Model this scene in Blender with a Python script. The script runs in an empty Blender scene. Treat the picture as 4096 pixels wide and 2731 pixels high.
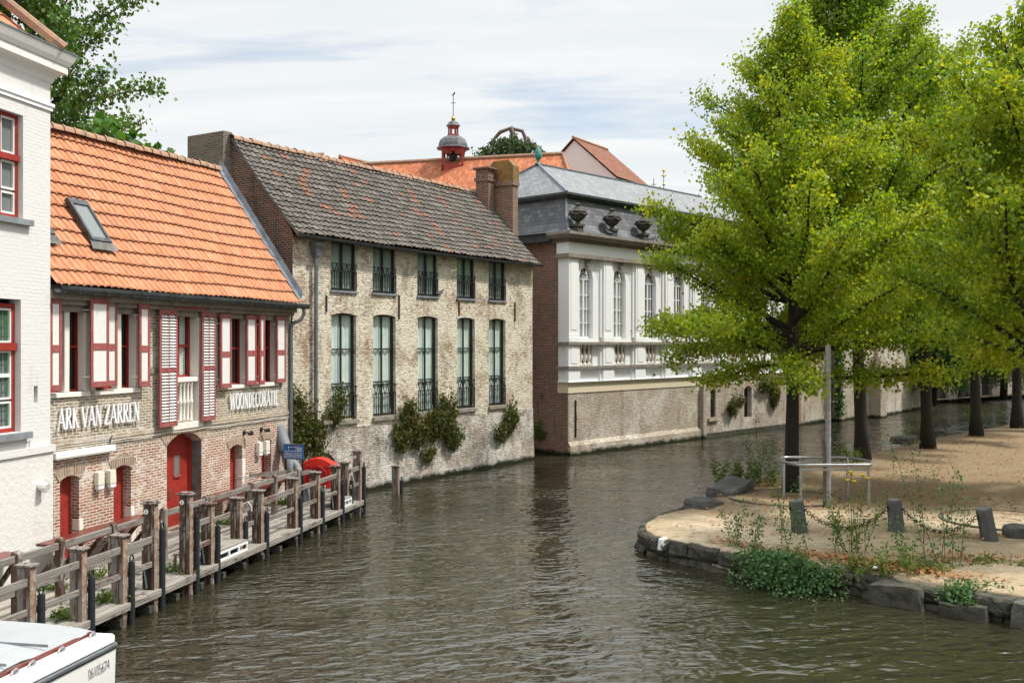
import bpy, bmesh, math, random
import numpy as np
from mathutils import Vector, Matrix, noise as mnoise
R = math.radians
SC = bpy.context.scene
COL = SC.collection

# ------------------------------------------------------------------ camera
cam = bpy.data.cameras.new('camera'); camo = bpy.data.objects.new('camera', cam); COL.objects.link(camo)
camo.location = (0, 0, 4.8); camo.rotation_euler = (R(90), 0, 0)
cam.lens = 35.0; cam.sensor_width = 36.0; cam.shift_y = 0.0012
cam.clip_start = 0.1; cam.clip_end = 3000
SC.camera = camo

# ------------------------------------------------------------------ view
SC.view_settings.view_transform = 'Standard'; SC.view_settings.look = 'None'
SC.view_settings.exposure = 0.38; SC.view_settings.gamma = 1.0
SC.cycles.max_bounces = 7; SC.cycles.diffuse_bounces = 3; SC.cycles.glossy_bounces = 4
SC.cycles.transmission_bounces = 4; SC.cycles.transparent_max_bounces = 8
SC.cycles.caustics_reflective = False; SC.cycles.caustics_refractive = False
SC.cycles.use_denoising = True

# ------------------------------------------------------------------ sun and sky
SUN_AZ = (0.999, 0.03); SUN_EL = 58.0
l = math.hypot(*SUN_AZ); ce = math.cos(R(SUN_EL))
SDIR = Vector((SUN_AZ[0]/l*ce, SUN_AZ[1]/l*ce, math.sin(R(SUN_EL))))
sun = bpy.data.lights.new('sun', 'SUN'); sun.energy = 3.9; sun.angle = R(4.5); sun.color = (1.0, 0.955, 0.88)
suno = bpy.data.objects.new('sun', sun); COL.objects.link(suno)
suno.rotation_euler = SDIR.to_track_quat('Z', 'Y').to_euler(); suno.location = (20, 10, 40)

def nd(nt, t, ins=None, **props):
    n = nt.nodes.new('ShaderNode' + t)
    for k, v in props.items(): setattr(n, k, v)
    for k, v in (ins or {}).items():
        s = n.inputs[k]
        if isinstance(v, bpy.types.NodeSocket): nt.links.new(v, s)
        else:
            if isinstance(v, (tuple, list)) and len(v) == 3 and s.type == 'RGBA': v = (*v, 1)
            s.default_value = v
    return n
def noise(nt, vec, scale, detail=3, rough=.55, dist=0):
    return nd(nt, 'TexNoise', {'Vector': vec, 'Scale': scale, 'Detail': detail, 'Roughness': rough, 'Distortion': dist}).outputs['Fac']
def ramp(nt, fac, stops, interp='LINEAR'):
    n = nd(nt, 'ValToRGB', {'Fac': fac}); cr = n.color_ramp; cr.interpolation = interp
    while len(cr.elements) < len(stops): cr.elements.new(0.5)
    for e, (p, c) in zip(cr.elements, stops):
        e.position = p; e.color = (c, c, c, 1) if isinstance(c, (int, float)) else (*c, 1)
    return n.outputs['Color']
def mixc(nt, fac, a, b, blend='MIX'):
    n = nt.nodes.new('ShaderNodeMix'); n.data_type = 'RGBA'; n.blend_type = blend
    for i, v in ((0, fac), (6, a), (7, b)):
        s = n.inputs[i]
        if isinstance(v, bpy.types.NodeSocket): nt.links.new(v, s)
        else: s.default_value = (*v, 1) if isinstance(v, (tuple, list)) else v
    return n.outputs[2]
def mth(nt, op, a, b=0.0, c=0.0, clamp=False):
    n = nd(nt, 'Math', operation=op, use_clamp=clamp)
    for i, v in enumerate((a, b, c)):
        if isinstance(v, bpy.types.NodeSocket): nt.links.new(v, n.inputs[i])
        else: n.inputs[i].default_value = v
    return n.outputs[0]
def vmul(nt, v, s): return nd(nt, 'Mapping', {'Vector': v, 'Scale': s}).outputs[0]

w = bpy.data.worlds.new('World'); SC.world = w; w.use_nodes = True
nt = w.node_tree; nt.nodes.clear()
sky = nd(nt, 'TexSky', sky_type='NISHITA', sun_disc=False, sun_elevation=R(SUN_EL),
         sun_rotation=math.atan2(SUN_AZ[0], SUN_AZ[1]), altitude=0, air_density=1.0, dust_density=1.5, ozone_density=1.0)
geo = nd(nt, 'TexCoord').outputs['Generated']
sx = nd(nt, 'SeparateXYZ', {0: geo})
zz = mth(nt, 'ADD', mth(nt, 'MAXIMUM', sx.outputs[2], 0.0), 0.13)
pl = nd(nt, 'CombineXYZ', {0: mth(nt, 'DIVIDE', sx.outputs[0], zz), 1: mth(nt, 'DIVIDE', sx.outputs[1], zz), 2: 0.0}).outputs[0]
pl = nd(nt, 'Mapping', {'Vector': pl, 'Location': (0.55, 0.2, 0), 'Rotation': (0, 0, R(12)), 'Scale': (0.75, 1.5, 1)}).outputs[0]
c1 = noise(nt, pl, 1.3, 8, .62, .35)
c2 = noise(nt, vmul(nt, pl, (.55, 1.5, 1)), 2.2, 6, .58, .5)
cov = ramp(nt, mth(nt, 'ADD', mth(nt, 'MULTIPLY', c1, .72), mth(nt, 'MULTIPLY', c2, .28)), [(.30, .35), (.47, 1.0)])
shade = ramp(nt, c2, [(.28, (6.0, 6.35, 6.6)), (.5, (6.4, 6.65, 6.8)), (.70, (7.0, 7.1, 7.1))])
zen = nd(nt, 'MapRange', {0: sx.outputs[2], 1: .34, 2: .85, 3: 1.0, 4: 2.3}).outputs[0]   # an overcast sky is brighter overhead than near the horizon
skyc = mixc(nt, cov, mixc(nt, 1.0, sky.outputs[0], (1.25, 1.25, 1.25), 'MULTIPLY'), shade)
skyc = mixc(nt, 1.0, skyc, zen, 'MULTIPLY')
bg = nd(nt, 'Background', {'Color': skyc, 'Strength': 0.105})
nt.links.new(bg.outputs[0], nd(nt, 'OutputWorld').inputs[0])

# ------------------------------------------------------------------ materials
def mat(name):
    m = bpy.data.materials.new(name); m.use_nodes = True
    nt = m.node_tree; nt.nodes.clear()
    out = nd(nt, 'OutputMaterial'); p = nd(nt, 'BsdfPrincipled')
    nt.links.new(p.outputs[0], out.inputs[0])
    return m, nt, p, out
def lk(nt, a, b): nt.links.new(a, b)
def bump(nt, p, h, strength=.4, dist=.02):
    b = nd(nt, 'Bump', {'Height': h, 'Strength': strength, 'Distance': dist}); lk(nt, b.outputs[0], p.inputs['Normal'])
def uvc(nt): return nd(nt, 'UVMap').outputs[0]
def obc(nt): return nd(nt, 'TexCoord').outputs['Object']

def m_plain(name, col, rough=.6, metal=0, var=.25, scale=4, col2=None, spec=.4, bmp=.0):
    m, nt, p, o = mat(name)
    oc = obc(nt)
    n1 = noise(nt, oc, scale, 5, .65)
    c2 = col2 if col2 else tuple(c*(1-var*1.6) for c in col)
    c = mixc(nt, ramp(nt, n1, [(.32, 0.0), (.68, 1.0)]), c2, col)
    lk(nt, c, p.inputs['Base Color']); p.inputs['Roughness'].default_value = rough
    p.inputs['Metallic'].default_value = metal; p.inputs['Specular IOR Level'].default_value = spec
    if bmp: bump(nt, p, noise(nt, oc, scale*6, 4, .6), bmp, .02)
    return m

def m_brick(name, pal, mortar, wash=None, wash_amt=.5, wash_scale=.9, grime=(.06,.055,.045), grime_amt=.3, rowh=.068, bw=.21, msize=.013,
            band=None, patch=None, damp=True, bmp=.7, streak=.35, pits=0.0, left_red=None):
    """pal: brick colours; wash: pale limewash left over in patches; patch: (colour, amount) second patch layer; band: mix of another palette by height"""
    m, nt, p, o = mat(name)
    uv = uvc(nt); oc = obc(nt)
    dn = nd(nt, 'TexNoise', {'Vector': uv, 'Scale': 5.0, 'Detail': 2.0}).outputs['Color']
    v = nd(nt, 'VectorMath', {0: dn, 1: (.5, .5, .5)}, operation='SUBTRACT').outputs[0]
    v = nd(nt, 'VectorMath', {0: v, 3: .035}, operation='SCALE').outputs[0]
    v = nd(nt, 'VectorMath', {0: uv, 1: v}, operation='ADD').outputs[0]
    b = nd(nt, 'TexBrick', {'Vector': v, 'Color1': (0, 0, 0), 'Color2': (1, 1, 1), 'Mortar': (.5, .5, .5), 'Scale': 1.0, 'Mortar Size': msize,
                            'Mortar Smooth': .3, 'Brick Width': bw, 'Row Height': rowh}, offset=.5)
    n = len(pal)
    c = ramp(nt, b.outputs['Color'], [((i+.5)/n, q) for i, q in enumerate(pal)])
    if band:
        hs = nd(nt, 'SeparateXYZ', {0: oc}).outputs[2]
        cb = ramp(nt, b.outputs['Color'], [((i+.5)/len(band[0]), q) for i, q in enumerate(band[0])])
        f = mth(nt, 'ADD', mth(nt, 'MULTIPLY', mth(nt, 'SUBTRACT', hs, band[1]), band[2]), mth(nt, 'MULTIPLY', mth(nt, 'SUBTRACT', noise(nt, oc, .8, 4), .5), 1.5))
        c = mixc(nt, ramp(nt, mth(nt, 'ADD', f, .5), [(.3, 0.0), (.7, 1.0)]), c, cb)
    big = noise(nt, oc, .7, 5, .65)
    c = mixc(nt, 1.0, c, ramp(nt, big, [(.3, .72), (.7, 1.22)]), 'MULTIPLY')
    mo = ramp(nt, b.outputs['Fac'], [(.1, 0.0), (.8, 1.0)])
    c = mixc(nt, mo, c, mortar)
    if patch:
        f = ramp(nt, noise(nt, oc, patch[2], 6, .7, .4), [(.62-patch[1]*.3, 0.0), (.70-patch[1]*.3, 1.0)])
        c = mixc(nt, mth(nt, 'MULTIPLY', f, .75), c, patch[0])
    if left_red:
        hx = nd(nt, 'SeparateXYZ', {0: oc}).outputs[0]
        f = mth(nt, 'ADD', hx, mth(nt, 'MULTIPLY', mth(nt, 'SUBTRACT', noise(nt, oc, 1.6, 5, .7), .5), 2.4))
        cb = ramp(nt, b.outputs['Color'], [((i+.5)/len(left_red), q) for i, q in enumerate(left_red)])
        c = mixc(nt, mth(nt, 'MULTIPLY', ramp(nt, f, [(.9, .9), (1.5, 0.0)]), mth(nt, 'SUBTRACT', 1.0, mo)), c, cb)
    if wash:
        wn = noise(nt, oc, wash_scale, 7, .72, .5)
        fine = noise(nt, vmul(nt, uv, (5, 14, 5)), 1.0, 4, .7)
        f = mth(nt, 'ADD', mth(nt, 'MULTIPLY', wn, .6), mth(nt, 'MULTIPLY', fine, .4))
        f = ramp(nt, f, [(.62-wash_amt*.24, 0.0), (.68-wash_amt*.2, 1.0)])
        c = mixc(nt, mth(nt, 'MULTIPLY', f, .82), c, wash)
    lump = noise(nt, vmul(nt, uv, (1.0, 1.7, 1)), 7.5, 5, .72, .5)
    if pits:
        pf = ramp(nt, lump, [(.36+pits*.08, 1.0), (.46+pits*.08, 0.0)])
        pf = mth(nt, 'MULTIPLY', pf, ramp(nt, noise(nt, oc, .9, 4, .6), [(.3, .25), (.6, 1.0)]))
        c = mixc(nt, mth(nt, 'MULTIPLY', pf, .85), c, (.19, .145, .09))
    g = noise(nt, vmul(nt, oc, (1.3, 1.3, streak)), 1.7, 6, .7, .3)
    gs = ramp(nt, g, [(.68-grime_amt*.3, 0.0), (.80-grime_amt*.2, 1.0)])
    c = mixc(nt, mth(nt, 'MULTIPLY', gs, .7), c, grime)
    if damp:   # green algae line at the water
        hs = nd(nt, 'SeparateXYZ', {0: nd(nt, 'NewGeometry').outputs['Position']}).outputs[2]
        f = mth(nt, 'ADD', hs, mth(nt, 'MULTIPLY', mth(nt, 'SUBTRACT', noise(nt, oc, 2.5, 4), .5), .35))
        c = mixc(nt, ramp(nt, f, [(.10, 1.0), (.24, 0.0)]), c, (.018, .022, .008))
    sp = noise(nt, uv, 38, 2, .6)
    c = mixc(nt, 1.0, c, ramp(nt, sp, [(.25, .68), (.75, 1.25)]), 'MULTIPLY')
    lk(nt, c, p.inputs['Base Color']); p.inputs['Roughness'].default_value = .9; p.inputs['Specular IOR Level'].default_value = .2
    h = mth(nt, 'ADD', mth(nt, 'MULTIPLY', mo, -.6), mth(nt, 'MULTIPLY', noise(nt, uv, 14, 5, .7), 1.0))
    if pits: h = mth(nt, 'ADD', h, mth(nt, 'MULTIPLY', lump, 2.2))
    bump(nt, p, h, bmp, .025)
    return m

def m_plaster(name, col, dirt, amt=.3, brick=True, bmp=.35):
    m, nt, p, o = mat(name)
    uv = uvc(nt); oc = obc(nt)
    n1 = noise(nt, oc, 1.3, 7, .7, .3); n2 = noise(nt, vmul(nt, oc, (3, 3, .6)), 2.0, 5, .65)
    f = mth(nt, 'ADD', mth(nt, 'MULTIPLY', n1, .6), mth(nt, 'MULTIPLY', n2, .4))
    c = mixc(nt, ramp(nt, f, [(.66-amt*.25, 0.0), (.80, .8)]), col, dirt)
    sp = ramp(nt, noise(nt, uv, 24, 4, .7), [(.66, 0.0), (.72, .5)])
    c = mixc(nt, sp, c, tuple(x*.75 for x in col))
    lk(nt, c, p.inputs['Base Color']); p.inputs['Roughness'].default_value = .85; p.inputs['Specular IOR Level'].default_value = .25
    h = noise(nt, uv, 9, 6, .65)
    if brick:
        dn = nd(nt, 'TexNoise', {'Vector': uv, 'Scale': 3.0}).outputs['Color']
        v = nd(nt, 'VectorMath', {0: nd(nt, 'VectorMath', {0: dn, 3: .03}, operation='SCALE').outputs[0], 1: uv}, operation='ADD').outputs[0]
        b = nd(nt, 'TexBrick', {'Vector': v, 'Scale': 1.0, 'Mortar Size': .012, 'Mortar Smooth': 1.0, 'Brick Width': .21, 'Row Height': .07})
        h = mth(nt, 'ADD', mth(nt, 'MULTIPLY', mth(nt, 'MULTIPLY', b.outputs['Fac'], ramp(nt, noise(nt, uv, 1.1, 5, .7), [(.35, .1), (.65, 1.0)])), -.42), mth(nt, 'MULTIPLY', h, 1.3))
    bump(nt, p, h, bmp, .02)
    return m

def m_wood(name, c1, c2, c3=None, axis=0, rough=.8, c3amt=.3):
    """weathered timber, grain along local axis"""
    m, nt, p, o = mat(name)
    oc = obc(nt)
    s = [14, 14, 14]; s[axis] = .9
    g = noise(nt, vmul(nt, oc, tuple(s)), 1.6, 6, .65, .4)
    c = mixc(nt, ramp(nt, g, [(.3, 0.0), (.7, 1.0)]), c1, c2)
    if c3:
        s2 = [4, 4, 4]; s2[axis] = 1.1
        f = ramp(nt, noise(nt, vmul(nt, oc, tuple(s2)), 1.5, 6, .75, .5), [(.60-c3amt*.3, 0.0), (.66-c3amt*.3, 1.0)])
        c = mixc(nt, f, c, c3)
    lk(nt, c, p.inputs['Base Color']); p.inputs['Roughness'].default_value = rough; p.inputs['Specular IOR Level'].default_value = .3
    bump(nt, p, g, .5, .01)
    return m

def m_tile(name, pal, odd=None, odd_amt=.0, lichen=(.30, .14, .03), lichen_amt=.2, edge=None):
    """roof tiles: uv = (tile index, course index)"""
    m, nt, p, o = mat(name)
    uv = uvc(nt); oc = obc(nt)
    s = nd(nt, 'SeparateXYZ', {0: uv})
    fl = nd(nt, 'CombineXYZ', {0: mth(nt, 'FLOOR', s.outputs[0]), 1: mth(nt, 'FLOOR', s.outputs[1]), 2: 0.0}).outputs[0]
    wn = nd(nt, 'TexWhiteNoise', {'Vector': fl}, noise_dimensions='2D')
    n = len(pal)
    c = ramp(nt, wn.outputs['Value'], [((i+.5)/n, q) for i, q in enumerate(pal)])
    if odd:
        w2 = nd(nt, 'TexWhiteNoise', {'Vector': nd(nt, 'VectorMath', {0: fl, 1: (17.3, 5.1, 0)}, operation='ADD').outputs[0]}, noise_dimensions='2D').outputs['Value']
        run = noise(nt, vmul(nt, fl, (.9, .28, 1)), 1.0, 1, .5)
        f = mth(nt, 'GREATER_THAN', mth(nt, 'ADD', mth(nt, 'MULTIPLY', run, 1.0), mth(nt, 'MULTIPLY', w2, .25)), 1.02-odd_amt)
        c = mixc(nt, f, c, odd)
    st = noise(nt, vmul(nt, oc, (5, 2, 2)), 1.4, 6, .7)
    c = mixc(nt, 1.0, c, ramp(nt, st, [(.25, .60), (.70, 1.15)]), 'MULTIPLY')
    c = mixc(nt, 1.0, c, ramp(nt, noise(nt, oc, 26, 3, .7), [(.3, .75), (.7, 1.15)]), 'MULTIPLY')
    li = ramp(nt, noise(nt, oc, 6, 5, .75, .3), [(.74-lichen_amt*.3, 0.0), (.78-lichen_amt*.3, .8)])
    c = mixc(nt, li, c, lichen)
    if edge:   # lower tile edges: lichen, with the shadow line painted into the colour
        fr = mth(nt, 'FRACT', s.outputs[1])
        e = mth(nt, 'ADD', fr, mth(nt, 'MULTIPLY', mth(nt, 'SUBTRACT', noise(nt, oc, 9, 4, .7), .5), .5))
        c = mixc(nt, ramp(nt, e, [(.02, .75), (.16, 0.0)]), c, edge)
    lk(nt, c, p.inputs['Base Color']); p.inputs['Roughness'].default_value = .85; p.inputs['Specular IOR Level'].default_value = .25
    bump(nt, p, noise(nt, oc, 30, 4, .7), .35, .012)
    return m

def m_slate(name, pal, w_=.28, h_=.16):
    m, nt, p, o = mat(name)
    uv = uvc(nt); oc = obc(nt)
    b = nd(nt, 'TexBrick', {'Vector': uv, 'Color1': (0, 0, 0), 'Color2': (1, 1, 1), 'Mortar': (0, 0, 0), 'Scale': 1.0, 'Mortar Size': .010,
                            'Mortar Smooth': .2, 'Brick Width': w_, 'Row Height': h_})
    n = len(pal)
    c = ramp(nt, b.outputs['Color'], [((i+.5)/n, q) for i, q in enumerate(pal)])
    c = mixc(nt, ramp(nt, b.outputs['Fac'], [(.2, 0.0), (.9, .85)]), c, tuple(x*.3 for x in pal[0]))
    st = noise(nt, vmul(nt, oc, (2, 2, .7)), 1.2, 6, .7)
    c = mixc(nt, 1.0, c, ramp(nt, st, [(.25, .75), (.75, 1.2)]), 'MULTIPLY')
    lk(nt, c, p.inputs['Base Color']); p.inputs['Roughness'].default_value = .55; p.inputs['Specular IOR Level'].default_value = .4
    fr = mth(nt, 'FRACT', mth(nt, 'DIVIDE', nd(nt, 'SeparateXYZ', {0: uv}).outputs[1], h_))
    bump(nt, p, mth(nt, 'ADD', mth(nt, 'MULTIPLY', fr, -1.0), mth(nt, 'MULTIPLY', b.outputs['Color'], .4)), .5, .02)
    return m

def m_leaf(name, pal, trans=.45, nscale=.6, gloss=.35):
    m, nt, p, o = mat(name)
    oc = obc(nt)
    rnd = nd(nt, 'NewGeometry').outputs['Random Per Island']
    f = mth(nt, 'ADD', mth(nt, 'MULTIPLY', rnd, .26), mth(nt, 'MULTIPLY', noise(nt, oc, nscale, 4, .65), .74))
    n = len(pal)
    c = ramp(nt, f, [(.2+.6*i/(n-1), q) for i, q in enumerate(pal)])
    lk(nt, c, p.inputs['Base Color']); p.inputs['Roughness'].default_value = .5; p.inputs['Specular IOR Level'].default_value = gloss
    tr = nd(nt, 'BsdfTranslucent', {'Color': mixc(nt, 1.0, c, (1.5, 1.25, .5), 'MULTIPLY')})
    mx = nd(nt, 'MixShader', {0: trans, 1: p.outputs[0], 2: tr.outputs[0]})
    lk(nt, mx.outputs[0], o.inputs[0])
    return m

def m_glass(name, tint=(.02, .025, .025), see=0.0, rough=.04):
    m, nt, p, o = mat(name)
    wob = noise(nt, obc(nt), 2.2, 2)
    p.inputs['Base Color'].default_value = (*tint, 1); p.inputs['Roughness'].default_value = rough; p.inputs['Specular IOR Level'].default_value = .6
    bump(nt, p, wob, .08, .05)
    if see:
        tr = nd(nt, 'BsdfTransparent', {'Color': (.88, .95, .92)})
        gl = nd(nt, 'BsdfGlossy', {'Roughness': rough})
        lw = nd(nt, 'LayerWeight', {'Blend': .5})
        mx = nd(nt, 'MixShader', {0: mth(nt, 'ADD', mth(nt, 'MULTIPLY', mth(nt, 'POWER', lw.outputs['Facing'], 3.0), .6), 1-see, clamp=True), 1: tr.outputs[0], 2: gl.outputs[0]})
        lk(nt, mx.outputs[0], o.inputs[0])
    return m

# ------------------------------------------------------------------ mesh builder
def frame_pos(o, d, u, v, z=0):
    l = math.hypot(*d); dx, dy = d[0]/l, d[1]/l
    return Vector((o[0]+dx*u-dy*v, o[1]+dy*u+dx*v, z))
def box_uv(me):
    n = len(me.loops)
    if not n: return
    co = np.empty(len(me.vertices)*3, np.float32); me.vertices.foreach_get('co', co); co = co.reshape(-1, 3)
    li = np.empty(n, np.int32); me.loops.foreach_get('vertex_index', li)
    npoly = len(me.polygons)
    nr = np.empty(npoly*3, np.float32); me.polygons.foreach_get('normal', nr); nr = np.abs(nr.reshape(-1, 3))
    ls = np.empty(npoly, np.int32); me.polygons.foreach_get('loop_total', ls)
    ax = np.repeat(np.argmax(nr*np.array([1, 1.001, .999]), axis=1), ls)
    c = co[li]
    uv = np.where((ax == 0)[:, None], c[:, [1, 2]], np.where((ax == 1)[:, None], c[:, [0, 2]], c[:, [0, 1]]))
    l = me.uv_layers.new(name='UVMap'); l.data.foreach_set('uv', uv.astype(np.float32).ravel())

class MB:
    def __init__(s): s.v = []; s.f = []; s.uv = None
    def add(s, vs, fs):
        b = len(s.v); s.v.extend(vs); s.f.extend([tuple(i+b for i in f) for f in fs]); return s
    def quad(s, *p): return s.add(list(p), [tuple(range(len(p)))])
    def box(s, x0, x1, y0, y1, z0, z1, tx=0, ty=0):
        """axis box; tx, ty: taper of the top"""
        vs = [(x0, y0, z0), (x1, y0, z0), (x1, y1, z0), (x0, y1, z0), (x0+tx, y0+ty, z1), (x1-tx, y0+ty, z1), (x1-tx, y1-ty, z1), (x0+tx, y1-ty, z1)]
        return s.add(vs, [(0, 3, 2, 1), (4, 5, 6, 7), (0, 1, 5, 4), (1, 2, 6, 5), (2, 3, 7, 6), (3, 0, 4, 7)])
    def bar(s, p, q, w, h, up=(0, 0, 1)):
        p = Vector(p); q = Vector(q); d = (q-p).normalized(); up = Vector(up)
        if abs(d.dot(up)) > .98: up = Vector((1, 0, 0))
        a = d.cross(up).normalized()*w/2; b = a.cross(d).normalized()*h/2
        vs = [tuple(x) for x in (p-a-b, p+a-b, p+a+b, p-a+b, q-a-b, q+a-b, q+a+b, q-a+b)]
        return s.add(vs, [(3, 2, 1, 0), (4, 5, 6, 7), (0, 1, 5, 4), (1, 2, 6, 5), (2, 3, 7, 6), (3, 0, 4, 7)])
    def tube(s, pts, r, n=8, cap=True, closed=False):
        pts = [Vector(p) for p in pts]; m = len(pts)
        rs = r if isinstance(r, (list, tuple)) else [r]*m
        b = len(s.v); prev = None
        for i, p in enumerate(pts):
            if closed: d = (pts[(i+1) % m]-pts[i-1])
            else: d = pts[min(i+1, m-1)]-pts[max(i-1, 0)]
            d = d.normalized() if d.length > 1e-9 else Vector((0, 0, 1))
            if prev is None:
                a = d.cross(Vector((0, 0, 1)) if abs(d.z) < .9 else Vector((1, 0, 0))).normalized()
            else:
                a = (prev-d*prev.dot(d)); a = a.normalized() if a.length > 1e-6 else prev
            prev = a; c = d.cross(a)
            for k in range(n):
                t = 2*math.pi*k/n
                s.v.append(tuple(p+(a*math.cos(t)+c*math.sin(t))*rs[i]))
        for i in range(m if closed else m-1):
            j = (i+1) % m
            for k in range(n):
                s.f.append((b+i*n+k, b+i*n+(k+1) % n, b+j*n+(k+1) % n, b+j*n+k))
        if cap and not closed:
            s.f.append(tuple(b+k for k in range(n))[::-1]); s.f.append(tuple(b+(m-1)*n+k for k in range(n)))
        return s
    def lathe(s, prof, c=(0, 0, 0), n=14, ang=0):
        b = len(s.v)
        for r, z in prof:
            for k in range(n):
                t = ang+2*math.pi*k/n; s.v.append((c[0]+r*math.cos(t), c[1]+r*math.sin(t), c[2]+z))
        for i in range(len(prof)-1):
            for k in range(n):
                s.f.append((b+i*n+k, b+i*n+(k+1) % n, b+(i+1)*n+(k+1) % n, b+(i+1)*n+k))
        s.f.append(tuple(b+k for k in range(n))[::-1]); s.f.append(tuple(b+(len(prof)-1)*n+k for k in range(n)))
        return s
    def prism(s, poly, axis, a, b):
        """poly: 2-D outline, extruded along axis (0 x, 1 y, 2 z) from a to b"""
        def P(q, t): return (t, q[0], q[1]) if axis == 0 else ((q[0], t, q[1]) if axis == 1 else (q[0], q[1], t))
        n = len(poly)
        vs = [P(q, a) for q in poly]+[P(q, b) for q in poly]
        fs = [tuple(range(n)), tuple(range(2*n-1, n-1, -1))]+[(i, i+n, (i+1) % n+n, (i+1) % n) for i in range(n)]
        return s.add(vs, fs)
    def xform(s, M, start=0):
        for i in range(start, len(s.v)): s.v[i] = tuple(M @ Vector(s.v[i]))
        return s
    def jitter(s, a, start=0, sc=3.0):
        for i in range(start, len(s.v)):
            p = Vector(s.v[i]); s.v[i] = tuple(p+mnoise.noise_vector(p*sc)*a)
        return s
    def build(s, name, m, parent=None, smooth=False, bevel=0, fix=True, loc=None):
        me = bpy.data.meshes.new(name); me.from_pydata(s.v, [], s.f)
        if fix:
            bm = bmesh.new(); bm.from_mesh(me); bmesh.ops.recalc_face_normals(bm, faces=bm.faces); bm.to_mesh(me); bm.free()
        if s.uv is not None:
            l = me.uv_layers.new(name='UVMap')
            li = np.empty(len(me.loops), np.int32); me.loops.foreach_get('vertex_index', li)
            l.data.foreach_set('uv', np.array(s.uv, np.float32)[li].ravel())
        else: box_uv(me)
        if smooth:
            me.polygons.foreach_set('use_smooth', [True]*len(me.polygons))
            if smooth != 'all': me.set_sharp_from_angle(angle=R(40))
        me.materials.append(m)
        o = bpy.data.objects.new(name, me); COL.objects.link(o)
        if parent: o.parent = parent
        if loc: o.location = loc
        if bevel:
            b = o.modifiers.new('bevel', 'BEVEL'); b.width = bevel; b.segments = 1; b.limit_method = 'ANGLE'
        return o
def leaf_obj(name, P, A, B, m, parent=None, lens=None, fold=.0):
    """one mesh of folded leaves: base P, tip vector A, half width vector B"""
    n = len(P)
    V = np.empty((n, 4, 3), np.float32)
    V[:, 0] = P; V[:, 1] = P+A*.45+B; V[:, 2] = P+A; V[:, 3] = P+A*.45-B
    me = bpy.data.meshes.new(name)
    me.vertices.add(n*4); me.vertices.foreach_set('co', V.ravel())
    me.loops.add(n*4); me.loops.foreach_set('vertex_index', np.arange(n*4, dtype=np.int32))
    me.polygons.add(n); me.polygons.foreach_set('loop_start', np.arange(0, n*4, 4, dtype=np.int32))
    me.polygons.foreach_set('loop_total', np.full(n, 4, np.int32))
    me.update(calc_edges=True); me.validate()
    me.materials.append(m)
    o = bpy.data.objects.new(name, me); COL.objects.link(o)
    if parent: o.parent = parent
    return o
def unit(a): return a/np.maximum(np.linalg.norm(a, axis=1, keepdims=True), 1e-9)
def leaves_at(name, C, m, parent, rng, size=.1, spread=.2, per=6, droop=.5, flat=.75, wid=.42, outward=None):
    """scatter PER leaves round each anchor in C"""
    C = np.repeat(np.asarray(C, np.float32), per, axis=0); n = len(C)
    off = rng.normal(0, 1, (n, 3))*spread*np.array([1, 1, flat])
    P = C+off
    T = rng.normal(0, 1, (n, 3)); T[:, 2] -= droop*1.6
    if outward is not None: T[:, :2] += unit((P-np.asarray(outward))[:, :3])[:, :2]*.7
    T = unit(T)
    N = rng.normal(0, 1, (n, 3)); N[:, 2] += 1.1; 
    B = unit(np.cross(T, N)); s = size*rng.uniform(.65, 1.25, (n, 1))
    return leaf_obj(name, P.astype(np.float32), (T*s).astype(np.float32), (B*s*wid).astype(np.float32), m, parent)

def tag(o, label=None, cat=None, group=None, kind=None):
    if label: o['label'] = label
    if cat: o['category'] = cat
    if group: o['group'] = group
    if kind: o['kind'] = kind
    return o
def thing(name, label, cat, loc=(0, 0, 0), rz=0, group=None):
    o = bpy.data.objects.new(name, None); COL.objects.link(o)
    o.location = loc; o.rotation_euler = (0, 0, rz); o.empty_display_size = .3
    return tag(o, label, cat, group)
def copy_tree(o, parent=None):
    c = o.copy(); COL.objects.link(c); c.parent = parent
    for ch in list(o.children): copy_tree(ch, c)
    return c
def text_mesh(body, size, depth=.002, spacing=1.0, shear=0):
    cu = bpy.data.curves.new('lettering', 'FONT'); cu.body = body; cu.size = size; cu.extrude = depth; cu.space_character = spacing; cu.shear = shear
    cu.offset = -.006*size/.2 if size > .1 else 0; cu.align_x = 'CENTER'; cu.resolution_u = 3
    o = bpy.data.objects.new('lettering', cu); COL.objects.link(o)
    dg = bpy.context.evaluated_depsgraph_get(); me = bpy.data.meshes.new_from_object(o.evaluated_get(dg))
    vs = [tuple(v.co) for v in me.vertices]; fs = [tuple(p.vertices) for p in me.polygons]
    bpy.data.objects.remove(o); bpy.data.curves.remove(cu); bpy.data.meshes.remove(me)
    return vs, fs

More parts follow.
